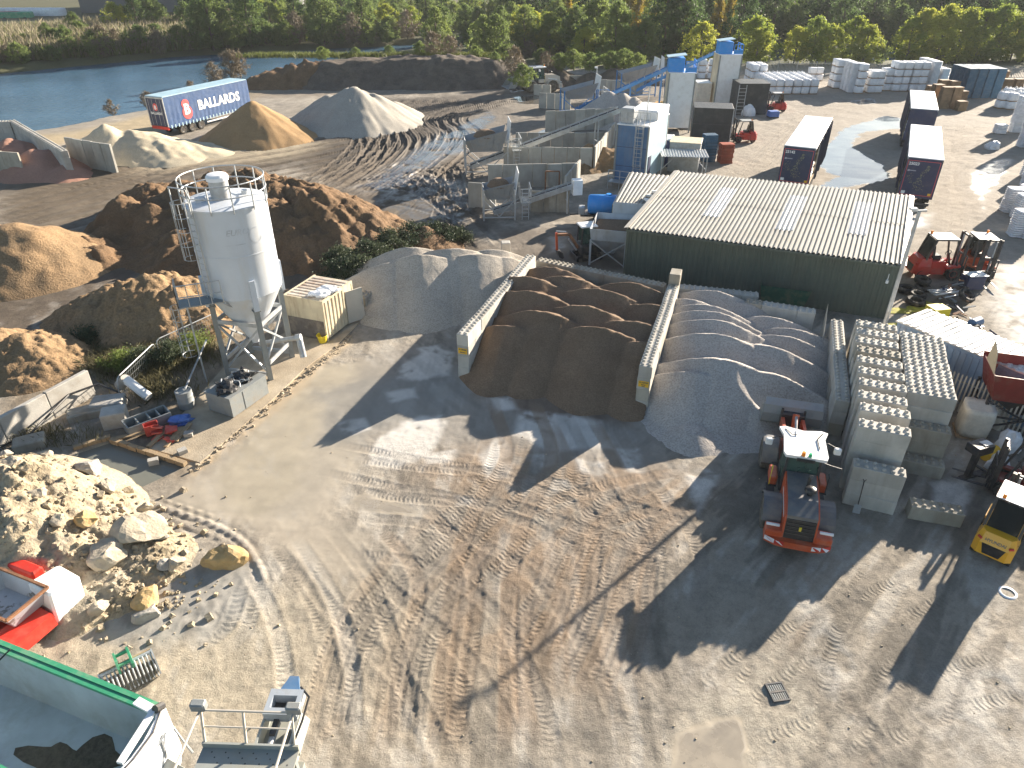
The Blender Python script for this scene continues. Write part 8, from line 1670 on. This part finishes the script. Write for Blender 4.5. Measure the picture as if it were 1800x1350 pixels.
# things beyond the lake
p = P(120, 34); t = thing('warehouse', 'large dark grey warehouse beyond the reeds across the lake', 'warehouse', (p.x, p.y + 8, 0), math.atan2(8, 58)); mat('ware_grey', (.10, .105, .11), .5, .06, .3, (.13, .13, .13), .3, .3)
part(t, 'wall', 'ware_grey', lambda b: b.bx(0, 60, 0, 30, 0, 13)); part(t, 'roof', 'sheet_tan', lambda b: b.cbox(-.3, 60.3, -.3, 30.3, 13.0, 13.5, .1)); part(t, 'loading_door', 'dark_steel', lambda b: b.bx(28, 34, -.15, 0, 0, 8.5))
for k in range(9):
    q = P(4 + k * 12, 34); o = mobj('baled_stack', BAG[k % 3], None, (q.x, q.y, 0)); o.scale = (4.5, 4, 3); tag(o, f'pale wrapped bale stack, {ORD[k]} from left beside the warehouse', 'bale', 'pale bale stacks beside the warehouse')
for k, (u, m, lb) in enumerate(((12, 'red_paint', 'low red machine by the pale bales'), (32, 'green_paint', 'low green machine by the pale bales'))):
    q = P(u, 38); t = thing('farm_machine', lb, 'machine', (q.x, q.y, 0), .2); part(t, 'body', m, lambda b: b.cbox(-4, 4, -1.5, 1.5, .5, 2.4, .2)); part(t, 'wheel_set', 'rubber', lambda b: [b.cyl((x, -1.6, .6), (x, 1.6, .6), .6, n=10) for x in (-2.5, 2.5)])
# ================================================================== VEGETATION
def leaf_mat(name, c0, c1, trans=0.35):
    m = bpy.data.materials.new(name); m.use_nodes = True; nt = m.node_tree; b = nt.nodes['Principled BSDF']; out = nt.nodes['Material Output']
    oi = nn(nt, 'ShaderNodeObjectInfo'); geo = nn(nt, 'ShaderNodeNewGeometry'); n1 = noise(nt, geo.outputs['Position'], 0.55, 4, 0.7)
    ad = nn(nt, 'ShaderNodeMath', operation='MULTIPLY_ADD'); ad.inputs[1].default_value = 0.5; nt.links.new(oi.outputs['Random'], ad.inputs[0])
    sb = nn(nt, 'ShaderNodeMath', operation='SUBTRACT'); sb.inputs[1].default_value = 0.25; nt.links.new(n1, sb.inputs[0]); nt.links.new(sb.outputs[0], ad.inputs[2])
    c = ramp(nt, ad.outputs[0], [(0.1, c0), (0.8, c1)]); nt.links.new(c, b.inputs['Base Color']); b.inputs['Roughness'].default_value = 0.6; b.inputs['Specular IOR Level'].default_value = 0.3
    tr = nn(nt, 'ShaderNodeBsdfTranslucent'); nt.links.new(c, tr.inputs[0]); mx = nn(nt, 'ShaderNodeMixShader'); mx.inputs[0].default_value = trans
    nt.links.new(b.outputs[0], mx.inputs[1]); nt.links.new(tr.outputs[0], mx.inputs[2]); nt.links.new(mx.outputs[0], out.inputs[0]); MATS[name] = m
leaf_mat('leaf_willow', (0.16, 0.235, 0.04), (0.40, 0.40, 0.06), 0.6); leaf_mat('leaf_olive', (0.085, 0.14, 0.045), (0.21, 0.26, 0.07), .6); leaf_mat('leaf_dark', (0.05, 0.095, 0.034), (0.11, 0.165, 0.05), 0.55)
leaf_mat('leaf_gold', (0.20, 0.17, 0.03), (0.36, 0.27, 0.04), 0.45); leaf_mat('leaf_brown', (0.12, 0.095, 0.060), (0.22, 0.175, 0.115), 0.2); leaf_mat('leaf_bramble', (0.030, 0.050, 0.026), (0.085, 0.105, 0.055), 0.25); leaf_mat('weed', (0.085, 0.085, 0.04), (0.25, 0.22, 0.12), 0.3); leaf_mat('reed', (0.14, 0.12, 0.075), (0.30, 0.26, 0.17), 0.3); leaf_mat('grass_green', (0.07, 0.10, 0.025), (0.17, 0.19, 0.05), 0.35)
mat('bark', (0.13, 0.105, 0.08), 0.9, 0.3, 3, None); mat('bark_pale', (0.34, 0.31, 0.27), 0.85, 0.3, 3, None)
def leaf_mesh(name, cen, n, size, m, rng, up=0.3, long_=1.5):
    k = rng.integers(0, len(cen), n); pos = cen[k, :3] + rng.normal(0, 1, (n, 3)) * cen[k, 3:4] * np.array([.55, .55, .45])
    nrm = rng.normal(0, 1, (n, 3)); nrm[:, 2] += up; nrm /= np.linalg.norm(nrm, axis=1)[:, None]
    a = np.cross(nrm, rng.normal(0, 1, (n, 3))); a /= np.linalg.norm(a, axis=1)[:, None] + 1e-9; b = np.cross(nrm, a)
    s = size * rng.uniform(.6, 1.35, (n, 1)); a = a * s * long_ * .5; b = b * s * .5
    co = np.stack([pos - a, pos - b * .9, pos + a, pos + b * .9], 1).reshape(-1, 3)
    me = bpy.data.meshes.new(name); me.vertices.add(4 * n); me.vertices.foreach_set('co', co.astype(np.float32).ravel()); me.loops.add(4 * n); me.loops.foreach_set('vertex_index', np.arange(4 * n, dtype=np.int32)); me.polygons.add(n); me.polygons.foreach_set('loop_start', np.arange(0, 4 * n, 4, dtype=np.int32)); me.polygons.foreach_set('loop_total', np.full(n, 4, np.int32)); me.update(); me.materials.append(M(m)); return me
def crown_centres(rng, H, W, base, n, cr, shape='round'):
    out = []
    while len(out) < n:
        z = rng.random(); th = rng.uniform(0, 2 * math.pi)
        prof = math.sin(math.pi * min(1, z * .92 + .08)) ** .6 if shape == 'round' else ((1 - z) ** .7 * (1 - math.exp(-z * 9)))
        r = W * prof * math.sqrt(rng.uniform(.15, 1)) * rng.uniform(.6, 1.25); out.append((math.cos(th) * r, math.sin(th) * r, base + (H - base) * z * .95, cr * rng.uniform(.6, 1.3)))
    return np.array(out)
def trunk_mesh(H, r, cen, rng, m):
    b = MB(); b.tube([(0, 0, -.3), (rng.uniform(-.1, .1), rng.uniform(-.1, .1), H * .3), (rng.uniform(-.3, .3), rng.uniform(-.3, .3), H * .6), (rng.uniform(-.3, .3), rng.uniform(-.3, .3), H * .85)], r, 6)
    for i in range(7):
        c = cen[rng.integers(0, len(cen))]; z = c[2] * .6; b.cyl((0, 0, z), tuple(c[:3]), r * .45, r * .12, 5)
    return b.mesh('trunk', m)
PROTO = {}
def proto(key, H, W, base, ncl, cr, nleaf, lsize, m, bark='bark', shape='round', seed=1, up=.3, long_=1.5):
    rng = np.random.default_rng(seed); cen = crown_centres(rng, H, W, base, ncl, cr, shape)
    PROTO.setdefault(key, []).append((leaf_mesh('crown', cen, nleaf, lsize, m, rng, up, long_), trunk_mesh(H, .035 * H / 2 + .03, cen, rng, bark)))
for s in range(3):
    proto('willow', 8.0, 3.7, .3, 150, .55, 9000, .21, 'leaf_willow', seed=10 + s, up=.2); proto('olive', 9.5, 3.3, .6, 150, .6, 8500, .22, 'leaf_olive', seed=20 + s)
    proto('dark', 12.0, 3.7, 1.0, 150, .65, 8500, .25, 'leaf_dark', seed=30 + s); proto('scrub', 3.6, 2.3, .1, 90, .4, 5200, .15, 'leaf_olive', seed=50 + s)
for s in range(2): proto('birch', 10.5, 2.2, 1.0, 100, .5, 5000, .2, 'leaf_gold', 'bark_pale', 'cone', 40 + s); proto('brush', 4.5, 2.2, .2, 60, .5, 1600, .10, 'leaf_brown', seed=60 + s, long_=7.0, up=-.6)
def tree(kind, x, y, z, s, rz, name, label, cat, group):
    cm, tm = random.choice(PROTO[kind]); t = thing(name, label, cat, (x, y, z), rz, group); t.scale = (s * random.uniform(.9, 1.1), s * random.uniform(.9, 1.1), s); mobj('crown', cm, t); mobj('trunk', tm, t)
rt = random.Random(21)
KL = {'dark': 'tall dark green tree', 'olive': 'olive green tree', 'willow': 'yellow green leafy tree', 'birch': 'slender golden birch', 'brush': 'bare brown twiggy bush', 'scrub': 'low rounded green bush'}
def wood(xs, ys, step, kinds, name, label, group, s0, s1, ok=None):
    y = ys[0]
    while y < ys[1]:
        x = xs[0](y) if callable(xs[0]) else xs[0]; xe = xs[1](y) if callable(xs[1]) else xs[1]
        while x < xe:
            px, py = x + rt.uniform(-.4, .4) * step, y + rt.uniform(-.4, .4) * step
            if ok is None or ok(px, py): kd = rt.choice(kinds); tree(kd, px, py, 0, rt.uniform(s0, s1), rt.uniform(0, 6), name, KL[kd] + ' ' + label, 'tree', group)
            x += step
        y += step * .9
in_lake = lambda x, y: float(poly_sd(LAKE, np.array([x]), np.array([y]))[0]) < 2.0
in_p2 = lambda x, y: float(poly_sd(POND2, np.array([x]), np.array([y]))[0]) < 1.0
# sunlit willows right behind the stock yard
for i, (u, v, s) in enumerate(((1395, 112, .75), (1425, 113, .95), (1450, 113, .8), (1490, 113, .95), (1515, 114, .8), (1590, 113, .95), (1612, 112, 1.1), (1645, 110, 1.15), (1680, 109, 1.1), (1712, 108, 1.05), (1745, 107, 1.15), (1775, 107, 1.0), (1805, 106, 1.1))):
    p = P(u, v); tree('willow', p.x, p.y, 0, s, i * 1.3, 'willow_tree', f'sunlit yellow green willow behind the stock yard fence, {ORD[i]} from left', 'tree', 'willows behind the stock yard')
p = P(1535, 112); tree('scrub', p.x, p.y, 0, 1.1, 2, 'shrub', 'grey green shrub by the pond behind the stock yard', 'shrub', None)
wood((lambda y: 40 + (y - 150) * .3, lambda y: y * .80 + 6), (166, 236), 8.5, ('dark', 'dark', 'dark', 'olive'), 'woodland_tree', 'in the wood behind the sunlit willows', 'dark trees behind the willows', .8, 1.15, lambda x, y: not in_p2(x, y))
wood((lambda y: 17 if y < 150 else 2, lambda y: 46 if y < 150 else 40 + (y - 150) * .3), (132, 232), 7.6, ('olive', 'olive', 'willow', 'dark', 'birch', 'willow'), 'woodland_tree', 'in the wood behind the plant', 'mixed trees behind the plant', .75, 1.15, lambda x, y: not in_lake(x, y))
wood((lambda y: -14, lambda y: 17), (139, 168), 6.4, ('olive', 'scrub', 'brush', 'scrub', 'willow', 'olive'), 'scrub_tree', 'behind the long spoil mound', 'scrub behind the spoil mound', .55, .9, lambda x, y: not in_lake(x, y))
wood((lambda y: -y * .80, lambda y: 2), (182, 240), 9.0, ('olive', 'dark', 'olive', 'willow'), 'woodland_tree', 'beyond the far bank of the lake', 'trees on the far bank', .6, .95, lambda x, y: not in_lake(x, y) and x > -100 + (y - 182) * .9)
# bushes along the far shore
for i in range(46):
    f = i / 45; p = lerp(Vector((-118, 121, 0)), Vector((-66, 158.5, 0)), f / .55) if f < .55 else lerp(Vector((-66, 158.5, 0)), Vector((-24, 177, 0)), (f - .55) / .45)
    kd = rt.choice(('scrub', 'scrub', 'olive', 'brush')); tree(kd, p.x + rt.uniform(-1.5, 1), p.y + rt.uniform(-4.5, 2), max(-.9, ground_z(p.x, p.y - 2)), rt.uniform(.55, .95) * (1 if f < .4 else 1.4), rt.uniform(0, 6), 'shore_bush', KL[kd] + ' at the water edge of the far shore', 'bush', 'bushes along the far shore')
for i in range(60):
    x = rt.uniform(-150, -30); y = rt.uniform(0, 34) + (121 + (x + 118) * .72) + 1; kd = rt.choice(('scrub', 'olive', 'brush', 'scrub')); tree(kd, x, y, ground_z(x, y), rt.uniform(.5, 1.0) * (.7 if x < -90 else 1), rt.uniform(0, 6), 'bank_bush', KL[kd] + ' among the reeds on the far bank', 'bush', 'bushes among the reeds')
for i, (u, v, s, kd) in enumerate(((985, 112, .5, 'scrub'), (1010, 112, .6, 'scrub'), (1040, 114, .55, 'scrub'), (1075, 112, .55, 'scrub'), (1100, 110, .6, 'scrub'), (960, 118, .5, 'brush'), (1125, 112, .5, 'scrub'), (920, 140, .6, 'scrub'), (905, 125, .7, 'brush'))):
    p = P(u, v, 3.2); tree(kd, p.x, p.y + 2, 2.2, s * 1.2, i, 'shrub', f'low green shrub on the dark mounds, {ORD[i]} from left', 'shrub', 'shrubs on the dark mounds')
for i, (u, v, s) in enumerate(((560, 100, .5), (620, 96, .4), (680, 95, .45), (735, 94, .6), (760, 95, .8), (790, 96, .7), (835, 98, .5), (870, 105, .4))):
    p = P(u, v, 3.5); tree('brush' if i in (4, 5) else 'scrub', p.x, p.y + 2.5, 2.8, s, i, 'shrub', f'tuft of scrub on the long spoil mound, {ORD[i]} from left', 'shrub', 'scrub on the spoil mound')
for i, (u, v, s) in enumerate(((385, 150, .7), (415, 138, .9), (430, 134, .8), (270, 190, .45), (205, 202, .4), (345, 165, .4))):
    p = P(u, v); tree('brush', p.x - 1, p.y + 1, -.2, s, i, 'bare_shrub', f'bare twiggy shrub on the lake shore, {ORD[i]} of the group', 'shrub', 'bare shrubs on the lake shore')
# reeds and grass: past counting
def blades(name, label, pts3, h, w, m, lean=.25, cat='grass'):
    rng = np.random.default_rng(5); n = len(pts3); p = np.array(pts3); a = rng.uniform(0, 6.28, n); hh = h * rng.uniform(.55, 1.25, n); l = rng.normal(0, lean, (n, 2)) * hh[:, None]; d = np.stack([np.cos(a), np.sin(a), np.zeros(n)], 1) * w
    top = p + np.concatenate([l, hh[:, None]], 1); mid_ = p + np.concatenate([l * .35, hh[:, None] * .55], 1)
    co = np.stack([p - d, p + d, mid_ + d * .8, top, mid_ - d * .8], 1).reshape(-1, 3); me = bpy.data.meshes.new(name); me.vertices.add(5 * n); me.vertices.foreach_set('co', co.astype(np.float32).ravel()); me.loops.add(5 * n); me.loops.foreach_set('vertex_index', np.arange(5 * n, dtype=np.int32)); me.polygons.add(n); me.polygons.foreach_set('loop_start', np.arange(0, 5 * n, 5, dtype=np.int32)); me.polygons.foreach_set('loop_total', np.full(n, 5, np.int32)); me.update(); me.materials.append(M(m)); o = mobj(name, me); return tag(o, label, cat, kind='stuff')
in_lake_fast = lambda x, y: y < 117 + (x + 118) * .72
pp = []
while len(pp) < 42000:
    x = rt.uniform(-215, -28); y = 121 + (x + 118) * .72 - 1 + 52 * rt.random() ** 1.2
    if not in_lake_fast(x, y): pp.append((x, y, ground_z(x, y)))
blades('reed_bed', 'pale tan reeds covering the far bank of the lake', pp, 2.7, .15, 'reed', .22, 'reeds')
blades('bank_grass', 'green grass under the reeds on the far bank', [(x + rt.gauss(0, 1), y - 1, z) for x, y, z in pp[::2]], 2.4, .22, 'grass_green', .3)
pp = [(*(lambda q: (q.x + rt.gauss(0, 1.2), q.y + rt.gauss(0, .8)))(P(rt.uniform(430, 880), 96, 3.6) + Vector((0, 3, 0))), 2.9) for _ in range(5000)]
blades('mound_grass', 'grass growing along the crown of the long spoil mound', pp, .7, .05, 'grass_green', .35)
pp = []
for (u, v, su, sv, n) in ((245, 640, 40, 16, 4200), (330, 615, 30, 14, 2600), (150, 605, 20, 8, 1600), (205, 640, 25, 12, 1800), (70, 770, 50, 10, 500), (280, 690, 30, 10, 700)):
    for _ in range(n): q = P(rt.gauss(u, su), rt.gauss(v, sv)); pp.append((q.x, q.y, .02))
blades('weeds', 'straggly green weeds growing along the mesh barriers and verge', pp, .5, .014, 'weed', .45)
# bramble thicket behind the cream container and gravel heap
rng = np.random.default_rng(77)
for i, (u, v, hh, W) in enumerate(((612, 500, 1.3, 1.5), (650, 480, 1.6, 1.7), (690, 455, 1.5, 1.7), (725, 440, 1.4, 1.6), (765, 428, 1.1, 1.4), (640, 505, 1.5, 1.4), (800, 425, .7, 1.0), (600, 470, 1.0, 1.3))):
    cen = crown_centres(rng, hh * 1.3, W, .1, 60, .33); p = P(u, v); t = thing('bramble_bush', f'dark green bramble bush behind the cream container, {ORD[i]} of the thicket', 'bush', (p.x, p.y, 0), i, 'bramble thicket'); mobj('foliage', leaf_mesh('foliage', cen, 6000, .085, 'leaf_bramble', rng), t); mobj('stems', trunk_mesh(hh, .03, cen, rng, 'bark'), t)
for i, (u, v, hh, W, m, lb) in enumerate(((255, 650, .9, .9, 'leaf_bramble', 'dark weedy bush behind the leaning mesh barrier'), (300, 640, .9, 1.0, 'leaf_bramble', 'dark weedy bush between the mesh barriers and the silo'), (345, 620, .8, 1.0, 'leaf_olive', 'green weedy bush below the silo ladder'), (155, 605, .7, .8, 'leaf_bramble', 'grey green tussock on the tan soil heap foot'), (215, 650, .7, .8, 'leaf_olive', 'weedy bush at the end of the retaining wall'), (1300, 500, 1.2, .5, 'leaf_dark', 'dark sapling against the shed wall, left of two'), (1340, 500, 1.4, .5, 'leaf_dark', 'dark sapling against the shed wall, right of two'))):
    cen = crown_centres(rng, hh * 1.3, W, .05, 40, .25); p = P(u, v); t = thing('weed_bush', lb, 'bush', (p.x, p.y, .03), i); mobj('foliage', leaf_mesh('foliage', cen, 3200, .06, m, rng), t); mobj('stems', trunk_mesh(hh, .02, cen, rng, 'bark'), t)
# ================================================================== HAZE
m = bpy.data.materials.new('haze_air'); m.use_nodes = True; nt = m.node_tree; nt.nodes.clear(); ou = nt.nodes.new('ShaderNodeOutputMaterial'); pv = nt.nodes.new('ShaderNodeVolumePrincipled')
pv.inputs['Color'].default_value = (.86, .90, .96, 1); pv.inputs['Density'].default_value = 0.00016; pv.inputs['Anisotropy'].default_value = 0.2; nt.links.new(pv.outputs[0], ou.inputs['Volume']); MATS['haze_air'] = m
hz = MB().bx(-2600, 2600, -70, 3100, -4.0, 24.0).build('haze', 'haze_air'); tag(hz, 'thin pale air haze over the whole site', 'haze', kind='stuff')
